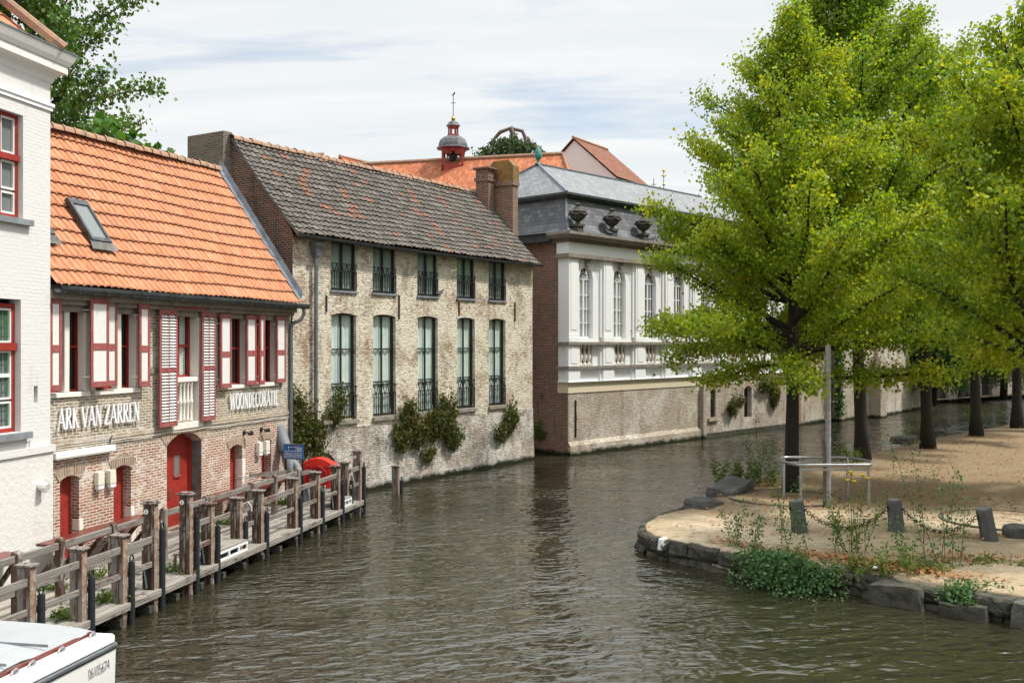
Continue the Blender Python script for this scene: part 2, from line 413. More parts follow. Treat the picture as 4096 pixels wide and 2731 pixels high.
def wall_holes(mb, u0, u1, z0, z1, holes, y=0.0):
    """front wall in the plane y with openings (a, b, c, d, rise, depth): reveals go inward (+y)"""
    us = sorted({u0, u1, *[h[0] for h in holes], *[h[1] for h in holes]}); zs = sorted({z0, z1, *[h[2] for h in holes], *[h[3] for h in holes]})
    us = [x for x in us if u0 <= x <= u1]; zs = [x for x in zs if z0 <= x <= z1]
    for i in range(len(us)-1):
        for j in range(len(zs)-1):
            cu = (us[i]+us[i+1])/2; cz = (zs[j]+zs[j+1])/2
            if any(h[0] < cu < h[1] and h[2] < cz < h[3] for h in holes): continue
            mb.quad((us[i], y, zs[j]), (us[i+1], y, zs[j]), (us[i+1], y, zs[j+1]), (us[i], y, zs[j+1]))
    for a, b, c, d, rise, dep in holes:
        arc = []
        n = 12 if rise > 0 else 1
        for k in range(n+1):
            t = k/n; x = a+(b-a)*t
            if rise > 0:
                hw = (b-a)/2; rr = (hw*hw+rise*rise)/(2*rise)
                zc = d-rr; zt = zc+math.sqrt(max(rr*rr-(x-(a+b)/2)**2, 0))
            else: zt = d
            arc.append((x, zt))
        for k in range(n):
            (x0, za), (x1, zb) = arc[k], arc[k+1]
            if rise > 0: mb.quad((x0, y, za), (x1, y, zb), (x1, y, d), (x0, y, d))
            mb.quad((x0, y, za), (x0, y+dep, za), (x1, y+dep, zb), (x1, y, zb))
        mb.quad((a, y, c), (a, y, arc[0][1]), (a, y+dep, arc[0][1]), (a, y+dep, c))
        mb.quad((b, y, c), (b, y+dep, c), (b, y+dep, arc[-1][1]), (b, y, arc[-1][1]))
        mb.quad((a, y, c), (a, y+dep, c), (b, y+dep, c), (b, y, c))
    return mb
def arch_ring(mb, a, b, d, rise, wd, y=-.015, th=.05):
    """brick-on-edge arch round the head of an opening"""
    hw = (b-a)/2; rr = (hw*hw+rise*rise)/(2*rise); zc = d-rr; xc = (a+b)/2; h = math.asin(min(1, hw/rr)); n = 14
    if rise > hw*.999: h = math.pi/2
    for k in range(n):
        t0 = -h+2*h*k/n; t1 = -h+2*h*(k+1)/n
        P = lambda t, r: (xc+r*math.sin(t), zc+r*math.cos(t))
        q = [P(t0, rr), P(t1, rr), P(t1, rr+wd), P(t0, rr+wd)]
        mb.prism(q, 1, y, y+th)
    return mb
def pantiles(name, m, parent, u0, u1, eave, ridge, tw=.21, nc=11, amp=.028, lift=.032, sag=0.0, ns=6, seed=0, ragged=0.0, fall=0.0):
    """courses of S-shaped tiles from the eave (v, z) up to the ridge (v, z)"""
    rnd = random.Random(seed)
    mb = MB(); uv = []
    (v0, z0), (v1, z1) = eave, ridge
    L = math.hypot(v1-v0, z1-z0); sv, sz = (v1-v0)/L, (z1-z0)/L; nv, nz = -sz, sv
    cl = L/nc; nt_ = int(round((u1-u0)/tw)); tw = (u1-u0)/nt_
    wob = lambda u, s: sag*math.sin(math.pi*s/L)*-1 + .02*math.sin(u*1.3+s*.7)*(1 if ragged else .3)
    for c in range(nc):
        s0, s1 = c*cl, (c+1)*cl+.02
        if c == nc-1: s1 = (c+1)*cl
        rows = ((s0, lift-.022, 0.), (s0, lift, .02), (s1, 0.004, .98))
        b = len(mb.v); cols = nt_*ns+1
        jit = [rnd.uniform(-1, 1)*ragged for _ in range(nt_+1)]
        for ri, (s, h, fr) in enumerate(rows):
            for k in range(cols):
                t = k/ns; ph = (t % 1.0); ti = min(int(t), nt_)
                wv = amp*(math.sin(2*math.pi*ph)*.75+.35*math.cos(4*math.pi*ph))
                u = u0+t*tw; ss = s+(jit[ti] if ri < 2 else 0); hh = h+wv+wob(u, s)+(jit[ti]*.3 if ri < 2 else 0)-fall*(u1-u)/(u1-u0)*ss/L
                mb.v.append((u, v0+sv*ss+nv*hh, z0+sz*ss+nz*hh)); uv.append((min(t, nt_-.001)+.0005, c+fr))
        for ri in range(2):
            for k in range(cols-1):
                i = b+ri*cols+k
                mb.f.append((i, i+1, i+cols+1, i+cols))
    mb.uv = uv
    return mb.build(name, m, parent, fix=False)
def ridge_tiles(name, m, parent, u0, u1, v, z, n, r=.12, fall=0.0):
    mb = MB(); l = (u1-u0)/n
    for i in range(n):
        a = u0+i*l; pts = []
        for k, (x, rr) in enumerate(((a, r*1.12), (a+.06, r*1.12), (a+.065, r), (a+l+.02, r*.97))):
            pts.append((x, rr))
        b = len(mb.v); ns = 7; dz = random.uniform(-.012, .012)
        for x, rr in pts:
            for k in range(ns):
                t = math.pi*(k/(ns-1))*1.1-.05*math.pi
                mb.v.append((x, v-rr*1.1*math.cos(t), z+rr*math.sin(t)+dz-.02-fall*(u1-x)/(u1-u0)))
        for i2 in range(3):
            for k in range(ns-1):
                q = b+i2*ns+k; mb.f.append((q, q+1, q+ns+1, q+ns))
    return mb.build(name, m, parent, smooth=True)

def window(parent, u0, u1, z0, z1, y, fm, gm, cols=2, rows=(.5,), fw=.06, mw=.03, name='window', curtain=None, label=None, back=None, muntin_m=None):
    """window in the plane y: frame (part) > pane, muntins, curtain (sub-parts)"""
    mb = MB()
    mb.box(u0, u0+fw, y-.03, y+.05, z0, z1); mb.box(u1-fw, u1, y-.03, y+.05, z0, z1)
    mb.box(u0+fw, u1-fw, y-.029, y+.049, z0, z0+fw); mb.box(u0+fw, u1-fw, y-.029, y+.049, z1-fw, z1)
    tgt = mb if muntin_m is None else MB()
    for k in range(1, cols):
        x = u0+(u1-u0)*k/cols; tgt.box(x-mw/2, x+mw/2, y-.025, y+.03, z0+fw, z1-fw)
    for r_ in rows:
        z = z0+(z1-z0)*r_; tgt.box(u0+fw, u1-fw, y-.021, y+.028, z-mw/2, z+mw/2)
    o = mb.build(name, fm, parent)
    if label: o['label'] = label
    if tgt is not mb and tgt.v: tgt.build('glazing_bars', muntin_m, o)
    MB().quad((u0+fw*.5, y+.032, z0), (u1-fw*.5, y+.032, z0), (u1-fw*.5, y+.032, z1), (u0+fw*.5, y+.032, z1)).build('pane', gm, o)
    if curtain:
        cm, za, zb = curtain; q = MB(); n = 22
        for k in range(n):
            x0 = u0+fw+(u1-u0-2*fw)*k/n; x1 = u0+fw+(u1-u0-2*fw)*(k+1)/n
            q.quad((x0, y+.07+.014*math.sin(k*1.25), za), (x1, y+.07+.014*math.sin((k+1)*1.25), za), (x1, y+.07+.014*math.sin((k+1)*1.25), zb), (x0, y+.07+.014*math.sin(k*1.25), zb))
        q.build('curtain', cm, o, smooth='all')
    if back:
        b = MB(); b.box(u0, u1, y+.055, y+.5, z0, z1); b.f = b.f[:2]+b.f[3:]; b.build('dark_room', back, o, fix=False)
    return o

# ================================================================== materials used by the place
M = {}
M['orange_brick'] = m_brick('worn_red_brick', [(.28,.082,.045), (.38,.135,.07), (.40,.205,.11), (.30,.10,.055), (.42,.25,.14), (.36,.115,.06)], (.56,.51,.44), wash=(.68,.63,.56), wash_amt=.47, wash_scale=1.3,
                        band=([(.20,.15,.10), (.33,.26,.16), (.15,.115,.085), (.38,.31,.19), (.26,.19,.12)], 2.5, 1.3), grime=(.06,.045,.035), grime_amt=.28, msize=.015, rowh=.062, bw=.20)
M['old_brick'] = m_brick('limewashed_brick', [(.33,.22,.13), (.45,.35,.21), (.40,.21,.13), (.52,.43,.27), (.30,.24,.18), (.47,.30,.20)], (.50,.45,.36), wash=(.86,.80,.655), wash_amt=.80,
                        wash_scale=1.0, grime=(.10,.085,.06), grime_amt=.30, band=([(.30,.22,.13), (.38,.29,.175), (.34,.20,.13), (.42,.34,.22), (.26,.20,.14)], 6.2, .8), patch=((.37,.19,.12), .30, .6), msize=.015, bmp=1.0, pits=.24, left_red=[(.36,.14,.08), (.44,.20,.12), (.40,.25,.16), (.33,.11,.065)])
M['old_brick_base'] = m_brick('grey_limewashed_brick', [(.34,.25,.19), (.42,.33,.24), (.38,.22,.16), (.46,.40,.31), (.28,.25,.22)], (.50,.46,.40), wash=(.76,.73,.66), wash_amt=.70,
                        wash_scale=.8, grime=(.10,.095,.085), grime_amt=.60, msize=.015, streak=.7, bmp=1.0, pits=.25)
M['dark_brick'] = m_brick('dark_red_brick', [(.14,.045,.03), (.09,.04,.03), (.19,.06,.035), (.055,.035,.03), (.22,.09,.05)], (.32,.27,.22), grime=(.03,.022,.018), grime_amt=.40, msize=.012)
M['red_brick'] = m_brick('red_brown_brick', [(.22,.085,.055), (.16,.07,.05), (.27,.12,.075), (.11,.06,.05), (.25,.15,.10)], (.36,.30,.24), grime=(.05,.035,.028), grime_amt=.35, msize=.012)
M['pale_brick'] = m_brick('pale_quay_brick', [(.36,.25,.17), (.43,.35,.25), (.34,.20,.13), (.48,.41,.31), (.40,.30,.21)], (.55,.51,.44), wash=(.68,.645,.58), wash_amt=.52, wash_scale=.7, pits=.15,
                        grime=(.12,.105,.085), grime_amt=.40, msize=.013, streak=.4)
M['yellow_brick'] = m_brick('yellow_grey_brick', [(.34,.27,.18), (.42,.34,.23), (.38,.24,.16), (.48,.41,.30)], (.50,.45,.38), wash=(.55,.52,.46), wash_amt=.50, grime=(.08,.07,.06), grime_amt=.40)
M['chimney_brick'] = m_brick('sooty_grey_brick', [(.15,.125,.10), (.21,.175,.13), (.12,.10,.085), (.24,.19,.14), (.17,.12,.09)], (.28,.25,.20), grime=(.03,.027,.023), grime_amt=.30, damp=False)
M['white_wall'] = m_plaster('white_painted_brick', (.63,.62,.60), (.42,.40,.355), .40, True, .36)
M['white_stucco'] = m_plaster('white_stucco', (.80,.81,.81), (.60,.60,.57), .30, False, .15)
M['stone_white'] = m_plaster('whitewashed_stone', (.74,.70,.63), (.50,.43,.33), .5, False, .4)
M['stone_trim'] = m_plain('grey_brown_stone', (.30,.265,.22), .8, var=.4, scale=3, col2=(.16,.14,.115))
M['cream'] = m_plaster('cream_stucco', (.66,.58,.42), (.52,.46,.36), .2, False, .15)
M['bluestone'] = m_plain('blue_grey_stone', (.24,.26,.28), .7, var=.25, scale=6)
M['red_paint'] = m_plain('oxide_red_paint', (.34,.030,.018), .6, var=.22, scale=5, bmp=.15)
M['red_faded'] = m_plain('faded_red_paint', (.34,.115,.11), .6, var=.25, scale=7, col2=(.25,.055,.048), bmp=.2)
M['red_dark'] = m_plain('dark_red_board', (.17,.036,.026), .35, var=.3, scale=4)
M['white_paint'] = m_plain('white_paint', (.72,.72,.70), .5, var=.06, scale=12, col2=(.66,.66,.63))
M['white_frame'] = m_plain('white_frame_paint', (.80,.80,.79), .45, var=.05)
M['green_frame'] = m_plain('dark_green_steel', (.022,.036,.032), .45, var=.3, scale=8)
M['iron'] = m_plain('black_iron', (.014,.017,.017), .5, var=.3, scale=12)
M['zinc'] = m_plain('grey_zinc', (.22,.25,.27), .45, .55, var=.3, scale=3)
M['zinc_dark'] = m_plain('dark_zinc', (.085,.098,.102), .5, .3, var=.4, scale=5)
M['lead'] = m_plain('lead_flashing', (.20,.235,.27), .5, .3, var=.35, scale=2.5)
M['white_metal'] = m_plain('white_enamel', (.74,.76,.77), .35, var=.05)
M['cream_plastic'] = m_plain('cream_plastic', (.72,.69,.58), .4, var=.08, scale=8)
M['glass'] = m_glass('window_glass', (.03,.035,.037))
M['glass_dark'] = m_glass('dark_glass', (.012,.014,.016))
M['glass_see'] = m_glass('clear_glass', see=.92)
M['glass_grey'] = m_glass('grey_sky_glass', (.16,.18,.18), rough=.15)
M['curtain'] = m_plain('white_net_curtain', (.82,.85,.82), .9, var=.12, scale=2)
M['dark'] = m_plain('dark_interior', (.02,.02,.02), .9)
M['green_cloth'] = m_plain('green_curtain', (.03,.20,.035), .8, var=.4, scale=5)
M['mortar'] = m_plain('grey_render', (.20,.195,.185), .9, var=.45, scale=3, col2=(.075,.072,.068))
M['arch'] = m_brick('arch_brick', [(.30,.17,.11), (.38,.26,.17), (.26,.18,.13), (.42,.31,.21)], (.46,.41,.34), rowh=.21, bw=.07, grime_amt=.3, damp=False)
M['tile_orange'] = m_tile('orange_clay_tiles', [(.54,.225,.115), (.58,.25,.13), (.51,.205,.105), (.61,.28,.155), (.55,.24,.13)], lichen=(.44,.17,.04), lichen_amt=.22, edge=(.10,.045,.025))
M['tile_ridge'] = m_plain('lichened_ridge_tile', (.42,.22,.13), .85, var=.5, scale=7, col2=(.20,.16,.12), bmp=.3)
M['tile_grey'] = m_tile('grey_weathered_tiles', [(.125,.112,.097), (.165,.148,.128), (.098,.089,.079), (.205,.186,.16), (.14,.12,.10)], odd=(.29,.125,.08), odd_amt=.21, lichen=(.40,.17,.03), lichen_amt=.13)
M['tile_red'] = m_tile('flat_red_tiles', [(.36,.115,.05), (.42,.14,.062), (.30,.095,.045), (.45,.17,.08)], lichen=(.42,.16,.03), lichen_amt=.16)
M['tile_brown'] = m_tile('brown_red_tiles', [(.25,.105,.062), (.29,.125,.075), (.21,.09,.055)], lichen_amt=.05)
M['slate_light'] = m_slate('pale_slate', [(.17,.175,.18), (.21,.215,.22), (.15,.155,.16), (.24,.24,.245)])
M['slate_dark'] = m_slate('dark_slate', [(.075,.078,.085), (.10,.103,.11), (.06,.063,.07), (.13,.132,.138)], .30, .19)
M['wood_grey'] = m_wood('weathered_grey_timber', (.15,.135,.12), (.27,.245,.22), (.115,.062,.042), 2, c3amt=.35)
M['wood_post'] = m_wood('peeling_brown_timber', (.055,.032,.024), (.11,.064,.046), (.27,.245,.215), 2, c3amt=.34)
M['wood_rail'] = m_wood('grey_rail_timber', (.13,.118,.105), (.26,.24,.215), (.12,.06,.04), 0, c3amt=.22)
M['wood_deck'] = m_wood('grey_deck_planks', (.19,.172,.148), (.32,.295,.258), (.115,.098,.08), 0, c3amt=.2)
M['rust_edge'] = m_plain('peeling_edge_paint', (.36,.31,.25), .85, var=.5, scale=9, col2=(.17,.07,.03), bmp=.3)
M['rubber'] = m_plain('black_rubber', (.017,.020,.024), .6, var=.3, scale=7)
M['galv'] = m_plain('galvanised_steel', (.42,.43,.43), .4, .8, var=.2, scale=8)
M['rope'] = m_plain('pale_rope', (.55,.52,.46), .9, var=.3, scale=20)
M['concrete'] = m_plain('sandy_concrete', (.37,.335,.275), .9, var=.35, scale=1.6, col2=(.24,.215,.18), bmp=.3)
M['granite'] = m_plain('dark_granite', (.10,.10,.098), .8, var=.45, scale=9, col2=(.055,.055,.052), bmp=.4)
M['granite_top'] = m_plain('pale_cut_granite', (.23,.23,.23), .8, var=.3, scale=9)
M['quay_stone'] = m_plain('mossy_quay_stone', (.085,.078,.062), .9, var=.6, scale=4.5, col2=(.02,.023,.011), bmp=1.0)
M['stone_pale'] = m_plain('pale_quay_stone', (.16,.155,.14), .9, var=.5, scale=4.5, col2=(.04,.042,.025), bmp=1.0)
M['red_plastic'] = m_plain('red_plastic', (.72,.03,.018), .35, var=.1)
M['red_plastic_dark'] = m_plain('deep_red_plastic', (.42,.012,.012), .4, var=.1)
M['tarp'] = m_plain('grey_tarpaulin', (.19,.215,.23), .6, var=.15, scale=3)
M['sign_blue'] = m_plain('blue_sign_enamel', (.012,.095,.29), .35, var=.05)
M['sign_white'] = m_plain('white_lettering', (.82,.83,.83), .5, var=.02)
M['gold'] = m_plain('gilt_ball', (.55,.33,.05), .3, .8)
M['copper'] = m_plain('verdigris_copper', (.06,.30,.23), .6, .1, var=.5, scale=6, col2=(.03,.12,.10))
M['turret_red'] = m_plain('red_turret_paint', (.34,.035,.022), .5, var=.2, scale=3)
M['urn'] = m_plain('blackened_stone', (.10,.088,.072), .85, var=.55, scale=7, col2=(.035,.032,.028), bmp=.4)
M['bark'] = m_plain('dark_bark', (.034,.028,.021), .95, var=.5, scale=9, col2=(.02,.018,.014), bmp=.9)
M['bark_grey'] = m_plain('grey_bark', (.17,.14,.11), .95, var=.4, scale=6, bmp=.6)
M['linden'] = m_leaf('linden_leaves', [(.04,.12,.014), (.15,.265,.018), (.31,.39,.023), (.50,.51,.036)], .50, 1.0)
M['linden_deep'] = m_leaf('linden_green_leaves', [(.035,.115,.014), (.12,.24,.018), (.24,.345,.022), (.40,.445,.03)], .50, .8)
M['maple'] = m_leaf('maple_leaves', [(.035,.09,.02), (.06,.14,.028), (.10,.19,.035), (.19,.23,.045)], .32, .8)
M['plane'] = m_leaf('broad_leaves', [(.035,.11,.02), (.06,.16,.025), (.10,.19,.04)], .40, 1.2)
M['beech'] = m_leaf('beech_leaves', [(.02,.05,.018), (.035,.08,.025), (.06,.10,.035)], .3, .5)
M['willow'] = m_leaf('willow_leaves', [(.02,.05,.012), (.04,.085,.02), (.07,.13,.03)], .35, .5)
M['blind'] = m_plain('grey_blind', (.46,.49,.47), .9, var=.15, scale=.8)
M['shrub'] = m_leaf('wall_shrub_leaves', [(.045,.08,.02), (.07,.10,.024), (.115,.11,.028), (.18,.12,.04)], .25, 2.0)
M['rose'] = m_leaf('rose_leaves', [(.04,.105,.03), (.07,.16,.05), (.12,.22,.075)], .3, 2.0)
M['weed'] = m_leaf('weed_leaves', [(.06,.12,.022), (.10,.17,.03), (.17,.20,.04)], .35, 3.0)
M['dead_leaf'] = m_leaf('dry_fallen_leaves', [(.22,.10,.035), (.32,.15,.05), (.40,.22,.09)], .1, 4.0)
M['yellow'] = m_plain('yellow_petals', (.75,.50,.01), .6)

# water: brown green canal with short wind ripples
def m_water():
    m, nt, p, o = mat('canal_water')
    pos = nd(nt, 'NewGeometry').outputs['Position']
    p.inputs['Base Color'].default_value = (.026, .024, .013, 1)
    p.inputs['Roughness'].default_value = .10; p.inputs['IOR'].default_value = 1.62; p.inputs['Specular IOR Level'].default_value = .8
    q = nd(nt, 'Mapping', {'Vector': pos, 'Rotation': (0, 0, R(-16)), 'Scale': (1.0, 1.0, 1.0)}).outputs[0]
    n1 = noise(nt, vmul(nt, q, (.75, 1.35, 1)), 3.4, 1.6, .45, .6)
    n2 = noise(nt, vmul(nt, q, (.7, 1.4, 1)), 1.0, 3, .5, .4)
    big = noise(nt, vmul(nt, q, (.5, .8, 1)), .28, 3, .55, .6)
    h = mth(nt, 'ADD', mth(nt, 'MULTIPLY', n1, 1.0), mth(nt, 'MULTIPLY', n2, 1.5))
    h = mth(nt, 'MULTIPLY', h, mth(nt, 'ADD', mth(nt, 'MULTIPLY', ramp(nt, big, [(.36, 0.0), (.62, 1.0)]), .95), .42))
    b = nd(nt, 'Bump', {'Height': h, 'Strength': 1.0, 'Distance': .066}); lk(nt, b.outputs[0], p.inputs['Normal'])
    return m
M['water'] = m_water()
def m_ground():
    m, nt, p, o = mat('trodden_sandy_earth')
    pos = nd(nt, 'NewGeometry').outputs['Position']
    a = noise(nt, pos, .35, 6, .65, .4); b = noise(nt, vmul(nt, pos, (1, 1.6, 1)), 3.2, 6, .7, .3); c_ = noise(nt, pos, 45, 3, .7)
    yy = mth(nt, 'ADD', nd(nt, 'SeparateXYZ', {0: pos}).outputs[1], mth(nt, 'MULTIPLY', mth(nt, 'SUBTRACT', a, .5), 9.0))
    inl = nd(nt, 'MapRange', {0: yy, 1: 24.2, 2: 27.5, 3: 0.0, 4: .82}).outputs[0]   # bare trodden strip by the quay; further in leaf litter plus painted tree shade
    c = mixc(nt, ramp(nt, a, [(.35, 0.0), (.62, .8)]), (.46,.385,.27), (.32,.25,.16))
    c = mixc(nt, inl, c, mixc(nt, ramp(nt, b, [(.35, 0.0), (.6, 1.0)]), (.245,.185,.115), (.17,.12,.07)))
    c = mixc(nt, ramp(nt, b, [(.46, 0.0), (.66, .8)]), c, (.25,.17,.095))
    c = mixc(nt, ramp(nt, noise(nt, vmul(nt, pos, (1, 2.2, 1)), 8, 5, .75, .4), [(.54, 0.0), (.66, .65)]), c, (.17,.115,.065))
    dry = ramp(nt, noise(nt, vmul(nt, pos, (1, 1, 1)), 1.1, 7, .8, .2), [(.58, 0.0), (.66, .55)])
    c = mixc(nt, mth(nt, 'MULTIPLY', dry, ramp(nt, c_, [(.45, 0.0), (.55, 1.0)])), c, (.40,.22,.09))
    c = mixc(nt, 1.0, c, ramp(nt, c_, [(.3, .78), (.7, 1.18)]), 'MULTIPLY')
    lk(nt, c, p.inputs['Base Color']); p.inputs['Roughness'].default_value = .95; p.inputs['Specular IOR Level'].default_value = .15
    bump(nt, p, mth(nt, 'ADD', mth(nt, 'MULTIPLY', b, 1.5), c_), .5, .03)
    return m
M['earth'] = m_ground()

# ================================================================== water and land
mb = MB(); mb.quad((-300, -40, 0), (300, -40, 0), (300, 900, 0), (-300, 900, 0))
tag(mb.build('water', M['water'], fix=False), kind='structure')

EDGE_F = [(16, 13.2), (12, 14.6), (9.8, 15.7), (8.7, 16.9), (7.8, 17.7), (6.9, 18.6), (6.1, 19.35), (5.2, 20.1), (4.3, 20.9), (3.6, 21.7), (3.15, 22.5)]
EDGE_B = [(3.02, 23.2), (3.15, 24.1), (3.6, 25.1), (4.4, 26.0), (5.4, 27.8), (6.7, 30.2), (8.6, 32.9), (10.6, 35.6), (13, 38.8), (16.2, 42.6), (18.9, 46.2), (24.9, 52.9), (28.8, 57.5), (38, 68), (60, 92)]
IN_F = [(19, 20), (15.5, 20.5), (13, 21), (11.5, 21.5), (10.3, 22), (9.2, 22.4), (8.2, 22.8), (7.3, 23.1), (6.5, 23.4), (6.0, 23.6), (5.8, 23.8)]
IN_B = [(5.8, 24), (5.9, 24.2), (6.1, 24.4), (6.6, 24.4), (7.6, 24.4), (9.5, 24.2), (12, 24), (15, 23.8), (19, 23.5), (26, 24), (34, 26), (45, 30), (60, 38), (75, 50), (95, 80)]
def bank_z(x, y, s):
    n = mnoise.noise(Vector((x*.45, y*.45, 0)))*.05+mnoise.noise(Vector((x*1.5, y*1.5, 3)))*.02
    return .50+n*min(1, s*3)*min(1, (1-s)*3)-.07*max(0, 1-s*9)
def subdiv(pl, k):
    out = []
    for a, b in zip(pl, pl[1:]):
        for i in range(k): t = i/k; out.append((a[0]+(b[0]-a[0])*t, a[1]+(b[1]-a[1])*t))
    return out+[pl[-1]]
E_ = subdiv(EDGE_F+EDGE_B, 4); I_ = subdiv(IN_F+IN_B, 4)
mb = MB(); SS = [.035, .05, .08, .12, .2, .3, .42, .55, .7, .85, 1.0]
for (ex, ey), (ix, iy) in zip(E_, I_):
    wob = mnoise.noise(Vector((ex*1.3, ey*1.3, 7)))*.10
    for s in SS:
        x = ex+(ix-ex)*s+wob*(1-s); y = ey+(iy-ey)*s+wob*(1-s)*.5
        mb.v.append((x, y, bank_z(x, y, s)))
ns = len(SS)
for i in range(len(E_)-1):
    for k in range(ns-1): mb.f.append((i*ns+k, i*ns+k+1, (i+1)*ns+k+1, (i+1)*ns+k))
b = len(mb.v)
for i in range(len(E_)):   # earth skirt below the edge
    x, y, z = mb.v[i*ns]; mb.v.append((x, y, -.6))
for i in range(len(E_)-1): mb.f.append((i*ns, (i+1)*ns, b+i+1, b+i))
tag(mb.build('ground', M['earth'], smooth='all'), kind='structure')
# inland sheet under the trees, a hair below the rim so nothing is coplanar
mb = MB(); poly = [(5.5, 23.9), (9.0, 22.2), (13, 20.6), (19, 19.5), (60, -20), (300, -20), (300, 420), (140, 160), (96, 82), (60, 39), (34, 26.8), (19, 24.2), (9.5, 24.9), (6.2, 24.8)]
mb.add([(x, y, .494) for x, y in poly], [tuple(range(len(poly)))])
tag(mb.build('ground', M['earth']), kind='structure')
# land behind the houses on the left bank
mb = MB(); poly = [(-9.3, 10), (-300, 10), (-300, 900), (300, 900), (170, 220), (62, 101), (44, 86), (30, 76), (22, 66.5), (15, 61), (8.8, 53), (1.6, 44), (-.5, 42.0), (-7.0, 31.2), (-7.8, 28.9), (-10.3, 20.0), (-10.6, 10)]
mb.add([(x, y, .3) for x, y in poly], [tuple(range(len(poly)))])
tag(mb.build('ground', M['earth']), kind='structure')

# ================================================================== white house at the left edge
A0 = math.atan2(1, .2)
ORG0 = frame_pos((-8.95, 19.3), (.2, 1), -7.0, 0)      # local x runs along the canal front, y inward, x = 7 is the right corner
B = thing('white_house', 'tall white painted brick house with red window frames, cut off by the left edge', 'house', (ORG0.x, ORG0.y, 0), A0)
mb = MB()
WH = [(5.25, 6.22, 7.10, 9.02, 0, .22), (5.15, 6.16, 3.15, 5.60, .0, .24), (6.52, 6.63, 3.66, 3.98, 0, .12)]
wall_holes(mb, 0, 7.0, 2.72, 10.3, WH)
mb.quad((7, 0, 2.72), (7, 6, 2.72), (7, 6, 10.3), (7, 0, 10.3)); mb.quad((0, 0, 2.72), (0, 0, 10.3), (0, 6, 10.3), (0, 6, 2.72)); mb.quad((0, 6, 0), (7, 6, 0), (7, 6, 10.3), (0, 6, 10.3))
mb.quad((0, 0, 10.3), (7, 0, 10.3), (7, 6, 10.3), (0, 6, 10.3)); mb.quad((6.52, .12, 3.66), (6.63, .12, 3.66), (6.63, .12, 3.98), (6.52, .12, 3.98))
mb.build('wall', M['white_wall'], B, fix=False)
mb = MB(); mb.box(0, 7.04, -.03, 6, -.2, 2.70); mb.build('base_wall', m_plaster('lumpy_white_render', (.63,.62,.59), (.42,.40,.35), .45, False, .9), B)
mb = MB(); mb.box(0, 7.07, -.07, .0, 2.70, 2.83); mb.build('string_course', M['white_wall'], B)
mb = MB()
mb.box(0, 7.03, -.035, 6.03, 9.28, 9.36); mb.box(0, 7.055, -.06, 6.055, 9.36, 9.42)
mb.build('moulding', M['white_stucco'], B)
mb = MB()   # coved cornice and box gutter, returned round the corner
prof = [(0, 9.80), (.05, 9.83), (.10, 9.92), (.22, 10.0), (.36, 10.03), (.36, 10.17), (.40, 10.18), (.47, 10.26), (.55, 10.38), (.55, 10.42), (0, 10.42)]
n0 = len(mb.v)
prof = [(o*.62, z) for o, z in prof]
for (o, z) in prof: mb.v += [(0, -o, z), (7+o, -o, z), (7+o, 6, z)]
for i in range(len(prof)-1):
    for k in range(2): mb.f.append((i*3+k, i*3+k+1, (i+1)*3+k+1, (i+1)*3+k))
mb.build('cornice', M['white_paint'], B)
mb = MB(); mb.box(0, 7.36, -.36, -.32, 10.405, 10.435); mb.box(7.32, 7.361, -.32, 6, 10.404, 10.434); mb.build('gutter_edge', M['zinc'], B)
pantiles('roof', M['tile_orange'], B, 0, 5.9, (-.28, 10.40), (3.0, 13.2), nc=9)
mb = MB(); mb.quad((5.9, -.4, 10.40), (7.35, 6.4, 10.40), (5.0, 3.0, 13.2)); mb.build('hip_roof', M['tile_orange'], B)
mb = MB(); mb.tube([(6.9-i*.2, -.38+i*.28, 10.45+i*.26) for i in range(10)], .1, 8); mb.build('hip_tiles', M['tile_ridge'], B, smooth=True)
w1 = window(B, 5.25, 6.22, 7.10, 9.02, .14, M['red_paint'], M['glass_grey'], 2, (), .07, .07, label='upper red sash window with transom')
mb = MB(); mb.box(5.26, 6.21, .06, .17, 8.16, 8.27); mb.build('transom', M['red_paint'], w1)
mb = MB()
for x0, x1 in ((5.32, 5.7), (5.77, 6.15)):
    for z0, z1 in ((7.17, 7.58), (7.62, 8.15), (8.28, 8.95)):
        for q in ((x0, x0+.035, z0, z1), (x1-.035, x1, z0, z1), (x0+.035, x1-.035, z0, z0+.04), (x0+.035, x1-.035, z1-.04, z1)): mb.box(q[0], q[1], .125, .168, q[2], q[3])
mb.build('sash', M['white_paint'], w1)
mb = MB(); mb.box(5.1, 6.40, -.10, .14, 6.98, 7.09); mb.build('sill', M['bluestone'], B)
w2 = window(B, 5.15, 6.16, 3.15, 5.52, .16, M['red_paint'], M['glass_grey'], 2, (), .08, .08, label='lower red window with leaded panes and green curtain')
mb = MB(); mb.box(5.16, 6.15, .07, .19, 4.66, 4.79); mb.build('transom', M['red_paint'], w2)
mb = MB()
for x0, x1 in ((5.23, 5.62), (5.69, 6.08)):
    for z0, z1 in ((3.23, 3.72), (3.76, 4.2), (4.2, 4.65), (4.80, 5.43)):
        for q in ((x0, x0+.04, z0, z1), (x1-.04, x1, z0, z1), (x0+.04, x1-.04, z0, z0+.035), (x0+.04, x1-.04, z1-.035, z1)): mb.box(q[0], q[1], .14, .188, q[2], q[3])
mb.build('sash', M['white_paint'], w2)
mb = MB()
for x in (5.32, 5.42, 5.53, 5.79, 5.88, 5.98): mb.box(x-.006, x+.006, .181, .19, 3.25, 5.42)
for k in range(12): mb.box(5.25, 6.06, .1815, .1895, 3.38+k*.17, 3.392+k*.17)
mb.build('lead_bars', M['zinc'], w2)
mb = MB()
for x0 in (5.23, 5.69): mb.quad((x0+.0, .186, 3.25), (x0+.14, .186, 3.25), (x0+.17, .186, 5.42), (x0, .186, 5.42)); mb.quad((x0+.3, .186, 3.25), (x0+.38, .186, 3.25), (x0+.38, .186, 5.42), (x0+.24, .186, 5.42))
